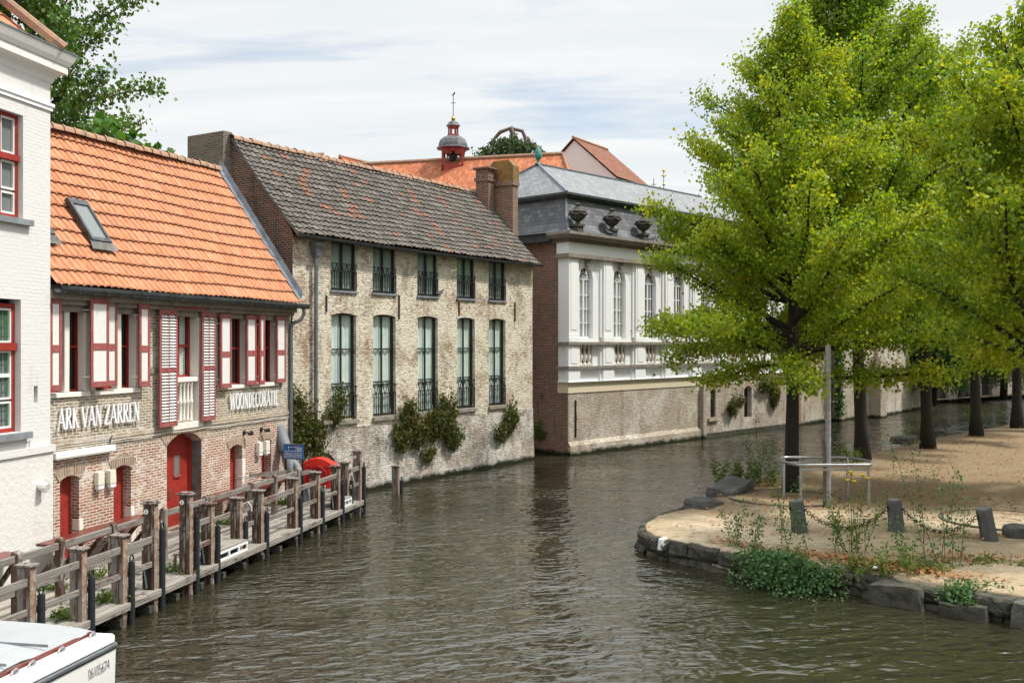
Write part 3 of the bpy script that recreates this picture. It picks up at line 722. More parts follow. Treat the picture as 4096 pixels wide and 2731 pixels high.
mb.build('curtain', M['green_cloth'], w2)
mb = MB(); mb.box(5.0, 6.34, -.12, .16, 3.02, 3.14); mb.build('sill', M['bluestone'], B)
mb = MB(); mb.tube([(6.62, .02, 2.10), (6.64, -.20, 2.04)], [.075, .095], 10); mb.build('vent_stub', M['white_wall'], B)
mb = MB(); mb.tube([(6.25, -.012, 3.0), (6.3, -.012, 2.93), (6.4, -.012, 2.98), (6.36, -.012, 2.75)], .008, 5); mb.build('cable', M['rope'], B)

# ================================================================== brick house with the orange roof
DO = (.3026, 1); AO = math.atan2(1, .3026); OO = (-9.09, 19.64)
B = thing('brick_house', 'old brick house with bright orange pantile roof and red and white shutters', 'house', (OO[0], OO[1], 0), AO)
DOORS = [(.24, .78, 2.12, .10, .26), (1.83, 2.40, 2.14, .10, .26), (3.67, 5.04, 2.66, .27, .36), (6.29, 6.86, 2.15, .10, .28), (7.81, 8.32, 2.16, .10, .28)]
WIN = [(-.28, .97), (1.25, 2.57), (5.72, 7.04), (7.30, 8.58)]
holes = [(a, b, .40, d, r_, dep) for a, b, d, r_, dep in DOORS]
holes += [(a, b, 3.80, 5.57, 0, .26) for a, b in WIN[:2]] + [(a, b, 3.70, 5.53, 0, .26) for a, b in WIN[2:]] + [(3.98, 4.92, 2.86, 5.56, 0, .34)]
mb = MB(); wall_holes(mb, -.6, 9.4, -.3, 5.95, holes)
mb.quad((9.4, 0, -.3), (9.4, 5, -.3), (9.4, 5, 5.9), (9.4, 2.44, 9.82), (9.4, 0, 5.9)); mb.quad((-.25, 5, -.3), (9.4, 5, -.3), (9.4, 5, 5.9), (-.25, 5, 5.9)); mb.quad((-.25, 0, -.3), (-.25, 0, 5.9), (-.25, 2.44, 9.58), (-.25, 5, 5.9), (-.25, 5, -.3))
mb.build('wall', M['orange_brick'], B, fix=False)
pantiles('roof', M['tile_orange'], B, -.24, 9.42, (-.30, 5.93), (2.44, 9.90), fall=.24, tw=.205, nc=13, amp=.030, lift=.045, ns=8, seed=4, ragged=.006)
mb = MB(); mb.quad((-.24, 5.2, 5.8), (9.42, 5.2, 5.8), (9.42, 2.44, 9.88), (-.24, 2.44, 9.64)); mb.build('back_roof', M['tile_red'], B)
ridge_tiles('ridge_tiles', M['tile_ridge'], B, -.24, 9.45, 2.44, 9.92, 27, .14, .24)
mb = MB()   # lead flashing up the right verge
for i in range(13):
    t0 = i/13; t1 = (i+1)/13+.012; sv = lambda t: (-.26+2.7*t, 5.97+3.94*t)
    (a0, c0), (a1, c1) = sv(t0), sv(t1)
    mb.quad((9.36, a0, c0+.10), (9.55, a0, c0+.10+.01), (9.55, a1, c1+.085), (9.36, a1, c1+.085))
    mb.quad((9.55, a0, c0+.11), (9.60, a0-.02, c0+.30), (9.60, a1-.02, c1+.28), (9.55, a1, c1+.085))
mb.build('lead_flashing', M['lead'], B, fix=False)
mb = MB(); pr = [(-.36+.105*math.cos(t), 5.885+.115*math.sin(t)) for t in [math.pi+math.pi*k/8 for k in range(9)]]
for i in range(8):
    (a, c), (a2, c2) = pr[i], pr[i+1]; mb.quad((-.22, a, c), (9.72, a, c), (9.72, a2, c2), (-.22, a2, c2))
mb.quad(*[(9.72, a, c) for a, c in pr]); mb.box(-.22, 9.72, -.46, -.435, 5.875, 5.91)
mb.build('gutter', M['zinc_dark'], B, fix=False)
for k in range(23): x = -.15+k*.42; mb = MB(); mb.box(x, x+.02, -.455, -.26, 5.77, 5.79); mb.build('gutter_bracket', M['zinc'], B)
mb = MB(); mb.box(-.25, 9.38, -.22, -.002, 5.66, 5.84); mb.box(-.25, 9.38, -.12, -.002, 5.56, 5.66); mb.build('cornice', M['stone_trim'], B)
mb = MB(); mb.tube([(9.52, -.36, 5.82), (9.52, -.36, 5.62), (9.46, -.30, 5.46), (9.32, -.10, 5.34), (9.30, -.07, 5.2), (9.30, -.07, .5)], .052, 10)
for z in (4.6, 3.4, 2.0): mb.tube([(9.30, -.07, z), (9.30, -.07, z+.05)], .062, 10)
mb.build('downpipe', M['zinc'], B, smooth=True)
def skylight(u0, t0, t1, w_=.62):
    L = Vector((0, 2.74, 3.85)).normalized(); N = Vector((0, -3.85, 2.74)).normalized(); S = Vector((0, -.30, 5.93))
    P = lambda u, t, h: tuple(Vector((u, 0, 0))+S+L*t+N*h)
    mb = MB()
    for a, b, c, d in ((u0, u0+.07, t0, t1), (u0+w_-.07, u0+w_, t0, t1), (u0+.07, u0+w_-.07, t0, t0+.09), (u0+.07, u0+w_-.07, t1-.14, t1)):
        mb.add([P(a, c, .02), P(b, c, .02), P(b, d, .02), P(a, d, .02), P(a, c, .13), P(b, c, .13), P(b, d, .13), P(a, d, .13)], [(0, 3, 2, 1), (4, 5, 6, 7), (0, 1, 5, 4), (1, 2, 6, 5), (2, 3, 7, 6), (3, 0, 4, 7)])
    o = mb.build('skylight', M['zinc_dark'], B)
    mb = MB(); mb.quad(P(u0+.06, t0+.08, .10), P(u0+w_-.06, t0+.08, .10), P(u0+w_-.06, t1-.13, .10), P(u0+.06, t1-.13, .10)); mb.build('pane', M['glass_grey'], o)
    mb = MB(); mb.quad(P(u0-.1, t0-.22, .085), P(u0+w_+.1, t0-.22, .085), P(u0+w_+.05, t0+.0, .10), P(u0-.05, t0+.0, .10)); mb.build('apron', M['mortar'], o)
skylight(1.55, 1.22, 2.36); skylight(-.15, 1.22, 2.36)
# string course, cable, arches
mb = MB(); mb.box(-.25, 9.3, -.035, -.001, 2.75, 2.86); mb.box(-.25, 3.98, -.02, -.001, 2.70, 2.75); mb.jitter(.006, 0, 2); mb.build('string_course', M['stone_white'] if False else M['yellow_brick'], B)
mb = MB(); mb.box(2.88, 3.9, -.03, -.001, 4.10, 4.22); mb.box(5.02, 5.62, -.03, -.001, 4.10, 4.22); mb.box(-.25, 9.3, -.025, -.001, 5.42, 5.56); mb.build('stone_band', M['stone_trim'], B)
mb = MB(); mb.tube([(1.68, -.05, 2.66)]+[(1.7+k*.5, -.05, 2.70+.012*math.sin(k*2)) for k in range(16)], .014, 5); mb.tube([(7.9, -.05, 2.7), (7.9, -.05, 2.5)], .012, 5); mb.build('cable', M['rope'], B)
for a, b, d, r_, dep in DOORS: mb = MB(); arch_ring(mb, a-.03, b+.03, d, r_, .30 if b-a > 1 else .24); mb.build('brick_arch', M['arch'], B)
for i, (a, b, d, r_, dep) in enumerate(DOORS):
    mb = MB(); y = dep-.05
    if b-a > 1:
        mb.box(a, a+.34, y, y+.05, .40, d); mb.box(a+.36, b-.05, y+.012, y+.05, .40, d); mb.box(b-.10, b, y-.04, y+.049, .40, d-.02)
        o = mb.build('door', M['red_paint'], B); o['label'] = 'wide red double door with a small glazed slot'
        q = MB(); q.quad((a+.72, y+.008, 1.62), (a+.92, y+.008, 1.62), (a+.92, y+.008, 2.08), (a+.72, y+.008, 2.08)); q.build('pane', M['glass_grey'], o)
        q = MB(); q.box(a+.69, a+.95, y-.02, y+.01, 1.56, 1.615); q.build('ledge', M['red_faded'], o)
        q = MB(); q.tube([(a+.30, y-.02, 1.3), (a+.30, y-.04, 1.28), (a+.30, y-.04, 1.12), (a+.30, y-.02, 1.1)], .012, 6); q.tube([(a+.5, y, 1.3), (a+.5, y-.05, 1.28), (a+.5, y-.05, 1.12), (a+.5, y, 1.1)], .012, 6)
        q.box(a+.27, a+.33, y-.012, y, 1.0, 1.45); q.build('handle', M['zinc'], o)
        q = MB(); q.box(b-.002, b+.02, .01, dep, .40, d-.27); q.build('jamb_render', M['mortar'], B)
    else:
        mb.box(a, b, y, y+.05, .40, d); mb.box(a, a+.06, y-.03, y-.001, .4, d-.02)
        mb.build('door', M['red_paint'], B)
        q = MB(); q.box(b-.004, b+.16, -.012, .18, .40, .95); q.box(b-.006, b+.11, -.014, .18, .95, 1.2)
        if i == 3: q.box(b-.005, b+.15, -.013, .2, 1.2, 1.75)
        q.jitter(.01, 0, 3); q.build('stone_quoin', M['stone_white'], B, bevel=.015)
# windows with stone mullions
for a, b in WIN:
    z0, z1 = (3.80, 5.57) if a < 3 else (3.70, 5.53)
    first = a < 3
    mb = MB(); m = a+(b-a)*.58
    if first:
        mb.box(m-.07, m+.07, .0, .24, z0, z1)
    mb.box(a-.02, b+.10, -.05, .25, z0-.10, z0); mb.box(b-.025, b+.12, -.012, .25, z0, z1); mb.box(a-.12, a+.025, -.012, .25, z0, z1)
    mb.box(a-.12, b+.12, -.013, .25, z1, z1+.09); mb.jitter(.012, 0, 2.2)
    mb.build('stone_surround', M['stone_white'], B, bevel=.012)
    for u0, u1 in (((a, m-.07), (m+.07, b)) if first else ((a, b),)):
        window(B, u0, u1, z0, z1, .20, M['red_paint'], M['glass_dark'], 1 if first else 2, (.52,), .05, .045, curtain=None)
w = window(B, 3.98, 4.92, 3.95, 5.50, .26, M['red_paint'], M['glass_see'], 2, (.5,), .07, .06, curtain=(M['curtain'], 3.95, 5.5), back=M['dark'], label='red framed french window behind the stone balusters')
mb = MB(); mb.box(4.895, 5.06, -.014, .3, 2.86, 5.56); mb.box(3.86, 4.005, -.014, .3, 2.86, 5.56); mb.box(3.98, 4.915, -.03, .25, 3.86, 3.97); mb.box(3.9, 5.06, -.04, .3, 2.74, 2.90); mb.jitter(.012, 0, 2.2); mb.build('stone_surround', M['stone_white'], B, bevel=.012)
for k in range(5):
    x = 4.10+k*.145; mb = MB(); mb.lathe([(.05, 0), (.05, .05), (.036, .08), (.04, .42), (.055, .46), (.055, .5), (.04, .54), (.036, .86), (.05, .9), (.05, .96)], (x, .05, 2.90), 10)
    mb.build('baluster', M['stone_white'], B, smooth=True)
mb = MB(); mb.quad((3.98, .33, 2.86), (4.92, .33, 2.86), (4.92, .33, 3.95), (3.98, .33, 3.95)); mb.build('apron_panel', M['stone_white'], B)
mb = MB(); mb.box(3.78, 5.06, -.13, -.015, 5.585, 5.66); mb.build('lintel_board', M['red_faded'], B)
# shutters
def shutter(u0, u1, z0, z1, y, louvre=False, turn=0.0, label=None):
    w_ = u1-u0; f = .075 if not louvre else .07
    mb = MB(); q = MB(); th = .05
    zm = z0+(z1-z0)*(.455 if not louvre else .485); mh = .15 if not louvre else .10
    mb.box(0, f, 0, th, 0, z1-z0); mb.box(w_-f, w_, 0, th, 0, z1-z0)
    for a, b in ((0, .12), (zm-z0-mh/2, zm-z0+mh/2), (z1-z0-.12, z1-z0)): mb.box(f, w_-f, .002, th-.002, a, b)
    fields = ((.12, zm-z0-mh/2), (zm-z0+mh/2, z1-z0-.12))
    if louvre:
        mb.box(w_/2-.02, w_/2+.02, .003, th-.003, .12, z1-z0-.12)
        for a, b in fields:
            n = int((b-a)/.068)
            for k in range(n):
                zc = a+(k+.5)*(b-a)/n
                for x0, x1 in ((f, w_/2-.02), (w_/2+.02, w_-f)):
                    q.add([(x0, -.012, zc-.028), (x1, -.012, zc-.028), (x1, th+.002, zc+.022), (x0, th+.002, zc+.022), (x0, -.006, zc-.018), (x1, -.006, zc-.018), (x1, th+.006, zc+.031), (x0, th+.006, zc+.031)], [(0, 3, 2, 1), (4, 5, 6, 7), (0, 1, 5, 4), (1, 2, 6, 5), (2, 3, 7, 6), (3, 0, 4, 7)])
    else:
        for a, b in fields: q.box(f, w_-f, .014, th-.014, a, b); 
    o = mb.build('shutter', M['red_faded'], B, loc=(u0, y, z0), bevel=.006)
    o.rotation_euler = (0, 0, turn)
    if label: o['label'] = label
    q.build('slats' if louvre else 'panel', M['white_paint'], o)
    for z in (.22, z1-z0-.25) if not louvre else (): q = MB(); q.tube([(.02, th, z), (.0, -y+.0, z)], .014, 6); q.build('hinge_pin', M['white_metal'], o)
for u0, u1, z0, z1, y, lv in ((-.22, .11, 3.85, 5.68, -.17, 0), (.85, 1.40, 3.88, 5.72, -.24, 0), (1.36, 1.81, 3.88, 5.69, -.12, 0), (2.45, 2.82, 3.83, 5.66, -.19, 0),
                              (3.20, 3.87, 2.86, 5.57, -.16, 1), (4.88, 5.46, 2.88, 5.56, -.13, 1), (5.63, 6.13, 3.65, 5.53, -.16, 0), (6.90, 7.39, 3.68, 5.53, -.12, 0), (7.42, 7.68, 3.67, 5.54, -.20, 0), (8.43, 8.94, 3.68, 5.54, -.12, 0)):
    shutter(u0, u1, z0, z1, y, lv, label='tall louvred red shutter with white slats' if lv else None)
# painted serif letters fixed to the bricks
GL = {'A': (.56, [((0, 0), (.28, 1), .05), ((.28, 1), (.56, 0), .11), ((.12, .33), (.44, .33), .05)], [(0, 0), (.56, 0)]),
      'R': (.52, [((.1, 0), (.1, 1), .11), ((.1, .975), (.32, .975), .05), ((.32, .975), (.42, .86), .08), ((.42, .86), (.42, .64), .10), ((.42, .64), (.32, .52), .08), ((.32, .52), (.1, .5), .05), ((.26, .5), (.5, 0), .11)], [(.1, 0), (.52, 0)]),
      'K': (.52, [((.1, 0), (.1, 1), .11), ((.12, .42), (.45, 1), .05), ((.22, .58), (.5, 0), .11)], [(.1, 0), (.1, 1), (.45, 1), (.5, 0)]),
      'V': (.54, [((0, 1), (.27, 0), .11), ((.27, 0), (.54, 1), .05)], [(0, 1), (.54, 1)]),
      'N': (.56, [((.08, 0), (.08, 1), .05), ((.08, 1), (.48, 0), .11), ((.48, 0), (.48, 1), .05)], [(.08, 0), (.06, 1), (.48, 1)]),
      'Z': (.48, [((.03, .975), (.46, .975), .05), ((.44, .97), (.02, .03), .11), ((.0, .025), (.46, .025), .05), ((.03, .98), (.03, .82), .04), ((.46, 0), (.46, .18), .04)], []),
      'E': (.44, [((.1, 0), (.1, 1), .11), ((.1, .975), (.42, .975), .05), ((.1, .52), (.34, .52), .05), ((.1, .025), (.42, .025), .05), ((.42, .98), (.42, .84), .04), ((.43, 0), (.43, .16), .04)], [(.08, 0), (.08, 1)]),
      'W': (.80, [((0, 1), (.2, 0), .11), ((.2, 0), (.38, .95), .05), ((.38, .95), (.58, 0), .11), ((.58, 0), (.78, 1), .05)], [(0, 1), (.38, 1), (.78, 1)]),
      'T': (.48, [((.24, 0), (.24, 1), .11), ((0, .975), (.48, .975), .05), ((.01, .98), (.01, .82), .04), ((.47, .98), (.47, .82), .04)], [(.24, 0)]),
      'I': (.2, [((.1, 0), (.1, 1), .11)], [(.1, 0), (.1, 1)]), 'O': (.58, 'ring', (0, 360)), 'C': (.54, 'ring', (40, 320)), 'D': (.54, 'dee', None)}
def letters(text, u0, u1, z0, h, y, name):
    adv = []; x = 0
    for ch in text:
        adv.append(x); x += .26 if ch == ' ' else GL[ch][0]+.12
    sx = (u1-u0)/(x-.12); mb = MB()
    def stroke(x, a, b, wd):
        p = (u0+(x+a[0])*sx, z0+a[1]*h); q = (u0+(x+b[0])*sx, z0+b[1]*h)
        # width measured along the horizontal for uprights so stems keep their weight
        dx, dz = q[0]-p[0], q[1]-p[1]; l = math.hypot(dx, dz); nx, nz = -dz/l, dx/l; w_ = wd*h*1.0
        nx *= w_/2; nz *= w_/2
        mb.prism([(p[0]-nx, p[1]-nz), (q[0]-nx, q[1]-nz), (q[0]+nx, q[1]+nz), (p[0]+nx, p[1]+nz)], 1, y-.03+.002*(wd > .08), y)
    for ch, ax in zip(text, adv):
        if ch == ' ': continue
        wd, st, sf = GL[ch]
        if st in ('ring', 'dee'):
            n = 16
            if st == 'dee':
                stroke(ax, (.1, 0), (.1, 1), .11); rng_ = (-90, 90); cx, rx = .12, .38
            else: rng_ = sf; cx, rx = wd/2, wd/2-.03
            for k in range(n):
                t0 = R(rng_[0]+(rng_[1]-rng_[0])*k/n); t1 = R(rng_[0]+(rng_[1]-rng_[0])*(k+1)/n+3)
                P = lambda t: (cx+rx*math.cos(t), .5+.49*math.sin(t))
                stroke(ax, P(t0), P(t1), .05+.07*abs(math.cos((t0+t1)/2)))
        else:
            for a, b, wd_ in st: stroke(ax, a, b, wd_)
            for s_ in sf: zc = s_[1]*.96+.02; stroke(ax, (s_[0]-.09, zc), (s_[0]+.09, zc), .04)
    return mb.build(name, M['sign_white'], B)
letters('ARK VAN ZARREN', .13, 2.60, 3.07, .42, -.035, 'lettering')
letters('WOONDECORATIE', 6.22, 8.58, 3.07, .41, -.035, 'lettering')

# fittings on that wall are things of their own
def onwall(u, v, z): p = frame_pos(OO, DO, u, v, z); return p
o = thing('strip_light', 'long white strip light box fixed above the leftmost red door', 'wall light', onwall(.87, 0, 2.56), AO)
MB().box(-.90, .86, -.14, -.01, -.06, .07).build('housing', M['white_metal'], o, bevel=.01); mb = MB(); mb.box(-.88, .84, -.13, -.02, -.075, -.061); mb.build('diffuser', M['cream_plastic'], o)
mb = MB(); mb.tube([(.78, -.05, .07), (.80, -.05, .2), (.86, -.05, .26)], .012, 5); mb.build('cable', M['iron'], o)
protoL = thing('wall_dispenser', 'cream wall box left of the pair beside the second red door', 'wall box', onwall(1.30, 0, 1.92), AO, 'cream boxes on the brick wall')
mb = MB(); mb.box(-.10, .10, -.13, -.005, -.10, .18, .012, .006); mb.box(-.095, .095, -.125, -.005, -.10, -.12); mb.build('housing', M['cream_plastic'], protoL, bevel=.03)
mb = MB(); mb.box(-.085, .085, -.128, -.02, -.19, -.125, -.006); mb.box(-.05, .05, -.09, -.02, -.24, -.19, -.01); mb.build('spout', M['white_metal'], protoL, bevel=.01)
for u, z, lb in ((1.67, 1.91, 'cream wall box close to the left edge of the second red door'), (7.60, 1.94, 'cream wall box with a blue notice behind it, beside the fourth small door'), (7.93, 1.95, 'cream wall box hung right at the corner of the rightmost small door')):
    c = copy_tree(protoL); c.location = onwall(u, 0 if u < 7.8 else -.02, z); c['label'] = lb
mb = MB(); mb.box(-.13, .13, -.012, -.004, -.20, .20); o = mb.build('notice', M['sign_white'], loc=onwall(7.70, 0, 1.93)); o.rotation_euler = (0, 0, AO); tag(o, 'small white notice with blue emblem between two cream wall boxes', 'notice')
mb = MB(); mb.tube([(.02+.07*math.cos(t), -.014, .02+.1*math.sin(t)) for t in [k*math.pi/8 for k in range(16)]], .012, 5, closed=True); mb.build('emblem', M['sign_blue'], o)
for u, z, lb in ((6.92, 2.42, 'black wall spotlight above the third red door'), (7.77, 2.43, 'black wall spotlight hanging from the cable, nearest the downpipe')):
    o = thing('spotlight', lb, 'spotlight', onwall(u, 0, z), AO, 'black spotlights on the brick wall')
    mb = MB(); mb.box(-.03, .03, -.05, 0, -.06, .06); mb.tube([(0, -.05, .0), (.03, -.12, .02), (.10, -.16, .0)], .012, 6); mb.build('bracket', M['iron'], o)
    mb = MB(); mb.tube([(.04, -.10, -.03), (.14, -.20, .0)], [.035, .055], 8); mb.build('lamp_head', M['iron'], o)

# ================================================================== limewashed brick warehouse on the water
D2 = (.64, 1); A2 = math.atan2(1, .64); O2 = (-6.5, 29.5); L2 = 13.62
B = thing('old_warehouse', 'weathered limewashed brick house with grey tiled roof standing in the canal', 'house', (O2[0], O2[1], 0), A2)
UW = [(1.63, 2.81), (3.61, 4.79), (5.97, 7.14), (8.31, 9.46), (10.39, 11.58)]
holes = [(a, b, 6.44, 7.95, 0, .16) for a, b in UW] + [(a+.02, b, 2.36, 5.73, .07, .20) for a, b in UW]
mb = MB(); wall_holes(mb, 0, L2, 2.1, 8.0, holes)
mb.quad((0, 5, 2.1), (0, 5, 8), (L2, 5, 8), (L2, 5, 2.1))
mb.build('wall', M['old_brick'], B, fix=False)
mb = MB(); n = 46
for i in range(n):      # battered, lumpy base wall down into the water
    for j in range(8):
        def P(i, j):
            u = L2*i/n; z = -.4+2.5*j/8; t = 1-j/8
            return (u, -.03-.10*t*t+mnoise.noise(Vector((u*1.6, z*1.8, 2)))*.05*(1 if 0 < i < n else 0), z)
        mb.quad(P(i, j), P(i+1, j), P(i+1, j+1), P(i, j+1))
mb.quad((0, -.13, -.4), (0, 0, 2.1), (L2, 0, 2.1), (L2, -.13, -.4)) if False else None
mb.quad((L2, -.13, -.4), (L2, 5, -.4), (L2, 5, 2.1), (L2, -.03, 2.1)); mb.quad((0, -.13, -.4), (0, -.03, 2.1), (0, 5, 2.1), (0, 5, -.4)); mb.quad((0, -.03, 2.1), (L2, -.03, 2.1), (L2, .05, 2.1), (0, .05, 2.1))
mb.build('base_wall', M['old_brick_base'], B, fix=False)
EV, RG = (-.30, 8.02), (2.52, 11.12)
for u in (0, L2):
    mb = MB(); mb.quad((u, 0, 2.1), (u, 0, 8.08), (u, 1.0, 9.35), (u, 2.52, 11.0), (u, 5, 8.2), (u, 5, 2.1))
    mb.build('gable_wall', M['dark_brick'], B, fix=False)
mb = MB()   # stepped brick thickening of the gable below the chimney
mb.box(-.26, 0, 2.45, 4.4, 5.5, 9.7); mb.box(-.17, 0, 1.55, 2.5, 5.5, 9.25); mb.box(-.22, 0, 1.0, 1.6, 5.5, 7.6)
mb.build('gable_buttress', M['dark_brick'], B)
pantiles('roof', M['tile_grey'], B, -.10, L2+.12, EV, RG, tw=.235, nc=17, amp=.036, lift=.056, sag=.09, ns=6, seed=9, ragged=.022)
mb = MB(); mb.quad((-.1, 5.3, 7.9), (L2+.12, 5.3, 7.9), (L2+.12, 2.52, 11.1), (-.1, 2.52, 11.1)); mb.build('back_roof', M['tile_red'], B)
ridge_tiles('ridge_tiles', M['tile_ridge'], B, -.12, L2+.1, 2.52, 11.12, 36, .13)
mb = MB()
for k in range(14):
    t0, t1 = k/14, (k+1)/14; q = lambda t: (EV[0]+(RG[0]-EV[0])*t, EV[1]+(RG[1]-EV[1])*t-.07*math.sin(math.pi*t))
    (a, c), (a2, c2) = q(t0), q(t1); mb.bar((-.04, a, c-.03), (-.04, a2, c2-.03), .10, .07)
mb.build('verge_mortar', M['mortar'], B)
mb = MB(); pr = [(-.36+.085*math.cos(t), 7.99+.085*math.sin(t)) for t in [math.pi+math.pi*k/8 for k in range(9)]]
for s in range(14):
    ua, ub = -.12+(L2+.32)*s/14, -.12+(L2+.32)*(s+1)/14; da, db = -.05*math.sin(math.pi*s/14), -.05*math.sin(math.pi*(s+1)/14)
    for i in range(8):
        (a, c), (a2, c2) = pr[i], pr[i+1]; mb.quad((ua, a, c+da), (ub, a, c+db), (ub, a2, c2+db), (ua, a2, c2+da))
mb.quad(*[(-.12, a, c) for a, c in pr]); mb.quad(*[(L2+.2, a, c) for a, c in pr]); mb.build('gutter', M['zinc_dark'], B, fix=False)
mb = MB(); mb.box(0, L2, -.24, -.01, 7.94, 8.0); mb.build('eaves_board', M['iron'], B)
mb = MB(); mb.box(.66, 1.04, -.30, -.03, 7.72, 7.82); mb.box(.72, .98, -.25, -.05, 7.4, 7.72, -.05, -.03) if False else mb.box(.74, .96, -.24, -.05, 7.42, 7.72, -.06, -.03)
mb.tube([(.85, -.14, 7.42), (.85, -.12, 5.6), (.85, -.12, 2.35)], .06, 10)
for z in (6.4, 5.2, 3.9, 2.7): mb.tube([(.85, -.12, z), (.85, -.12, z+.05)], .07, 10)
mb.build('downpipe', M['zinc'], B, smooth=True)
mb = MB(); mb.box(-.33, .02, 2.62, 4.26, 9.5, 11.32); mb.box(-.39, .06, 2.56, 4.32, 9.55, 9.68); mb.box(-.30, 0, 2.6, 3.6, 8.8, 9.5); mb.jitter(.02, 0, 1.5)
c = mb.build('chimney', M['chimney_brick'], B); c['label'] = 'broad sooty chimney at the left gable'
mb = MB(); mb.box(13.05, 13.5, 1.82, 2.44, 10.1, 11.75); mb.box(13.0, 13.55, 1.77, 2.49, 11.55, 11.68); mb.box(12.95, 13.6, 1.72, 2.54, 12.05, 12.13)
mb.box(13.05, 13.5, 1.82, 1.90, 11.75, 12.05); mb.box(13.05, 13.5, 2.36, 2.44, 11.75, 12.05); mb.box(13.05, 13.12, 1.9, 2.36, 11.75, 12.05)
c = mb.build('chimney', M['dark_brick'], B); c['label'] = 'small brick chimney on the ridge end'
mb = MB(); mb.box(13.72, 14.12, 1.02, 2.16, 7.6, 11.55); mb.box(13.66, 14.17, .97, 2.21, 11.38, 11.56); mb.box(13.70, 14.14, 1.0, 2.18, 9.3, 9.45)
c = mb.build('chimney', M['red_brick'], B); c['label'] = 'tall brick chimney with lichened barrel top'
mb = MB(); mb.prism([(.98, 11.56), (2.2, 11.56), (2.2, 12.2), (2.0, 12.45), (1.2, 12.45), (.98, 12.2)], 0, 13.68, 14.14); mb.build('chimney_cap', m_plain('orange_lichen_brick', (.30, .155, .03), .9, var=.5, scale=5, col2=(.12, .085, .045), bmp=.4), c)
mb = MB(); mb.box(14.10, 14.15, 1.3, 1.9, 11.75, 12.25); mb.build('flue_opening', M['dark'], c)
def railing(par, u0, u1, z0, z1, y):
    mb = MB(); h = z1-z0; n = 10; zt = z0+h*.70
    mb.box(u0, u1, y-.012, y+.012, z0+.02, z0+.045); mb.box(u0, u1, y-.012, y+.012, zt, zt+.03); mb.box(u0, u1, y-.012, y+.012, z1-.015, z1+.012)
    for k in range(n+1):
        x = u0+.012+(u1-u0-.024)*k/n; mb.box(x-.009, x+.009, y-.009, y+.009, z0, zt)
    for k in range(5):
        a = u0+(u1-u0)*k/5; b = u0+(u1-u0)*(k+1)/5; m_ = (a+b)/2
        mb.bar((a, y-.002, z1), (m_, y-.002, zt-.08), .016, .02); mb.bar((b, y+.002, z1), (m_, y+.002, zt-.08), .016, .02)
    return mb.build('railing', M['iron'], par)
for a, b in UW:
    w = window(B, a, b, 6.46, 7.94, .10, M['green_frame'], M['glass_see'], 2, (), .04, .06, curtain=(M['blind'], 6.5, 7.94))
    railing(B, a+.01, b-.01, 6.46, 7.27, -.03)
    mb = MB(); mb.box(a-.04, b+.04, -.06, .14, 6.37, 6.435); mb.build('sill', M['bluestone'], B)
    w = window(B, a+.02, b, 2.42, 5.71, .14, M['green_frame'], M['glass_see'], 2, (.33, .66), .035, .045, curtain=(M['curtain'], 2.42, 5.7))
    MB().quad((a+.02, .36, 2.4), (b, .36, 2.4), (b, .36, 5.7), (a+.02, .36, 5.7)).build('dark_room', M['dark'], w)
    railing(B, a+.03, b-.01, 2.40, 3.42, -.02)
    mb = MB(); mb.box(a-.03, b+.06, -.09, .16, 2.24, 2.355); mb.build('sill', M['stone_trim'], B)
for a, b in UW: mb = MB(); arch_ring(mb, a, b+.02, 5.73, .07, .24, -.008); mb.build('brick_arch', M['old_brick'], B)
rusty = m_plain('rusty_iron', (.06, .03, .02), .9)
for u, z0, z1 in ((1.42, 5.75, 6.25), (4.95, 5.6, 6.4), (8.42, 5.8, 6.3), (12.25, 5.65, 6.4)): mb = MB(); mb.box(u-.025, u+.025, -.04, -.001, z0, z1); mb.build('wall_anchor', rusty, B)
mb = MB(); mb.box(.98, 1.35, -.34, -.0, 2.32, 2.42); mb.build('stone_corbel', M['stone_trim'], B)
mb = MB(); arch_ring(mb, .45, 1.75, 1.45, .62, .2, -.16, .10); mb.build('relieving_arch', M['old_brick_base'], B)
mb = MB(); mb.tube([(.95, -.05, 1.28), (.93, -.30, 1.25)], .07, 10); mb.build('drain_pipe', M['zinc'], B)

# ================================================================== white pavilion with mansard roof
D3 = (.92, 1); A3 = math.atan2(1, .92); O3 = (2.38, 42.2); L3 = 19.4; W3 = 8.0
B = thing('white_pavilion', 'white stucco pavilion with pilasters, arched windows and slate mansard roof on a brick quay base', 'building', (O3[0], O3[1], 0), A3)
mb = MB(); mb.quad((0, 0, -.4), (10.6, .0, -.4), (10.6, 0, 2.66), (0, 0, 2.66)); mb.quad((0, -.10, -.4), (10.6, -.10, -.4), (10.6, -.08, .45), (10.6, 0, .55), (0, 0, .55), (0, -.08, .45)) if False else None
mb.build('base_wall', M['pale_brick'], B, fix=False)
mb = MB(); mb.prism([(0, -.4), (-.14, -.4), (-.12, .42), (0, .6)], 0, .0, 10.6); mb.build('base_footing', M['pale_brick'], B)
mb = MB(); mb.quad((0, 0, -.4), (0, 0, 2.66), (0, W3, 2.66), (0, W3, -.4)); mb.build('side_base_wall', M['red_brick'], B, fix=False)
mb = MB(); mb.quad((.02, .30, 2.66), (.02, .30, 9.2), (.02, W3, 9.2), (.02, W3, 2.66)); mb.build('side_wall', M['red_brick'], B, fix=False); mb = MB(); mb.quad((L3, .1, -.4), (L3, W3, -.4), (L3, W3, 9.2), (L3, .1, 9.2)); mb.build('side_wall', M['red_brick'], B, fix=False)
mb = MB()
for k in range(9): mb.box(-.02, .05, -.0, .22 if k % 2 else .12, -.1+k*.3, .2+k*.3)
mb.build('corner_bricks', M['red_brick'], B)
mb = MB(); mb.box(-.03, L3, -.03, .56, 2.66, 3.05); mb.build('cream_band', M['cream'], B)
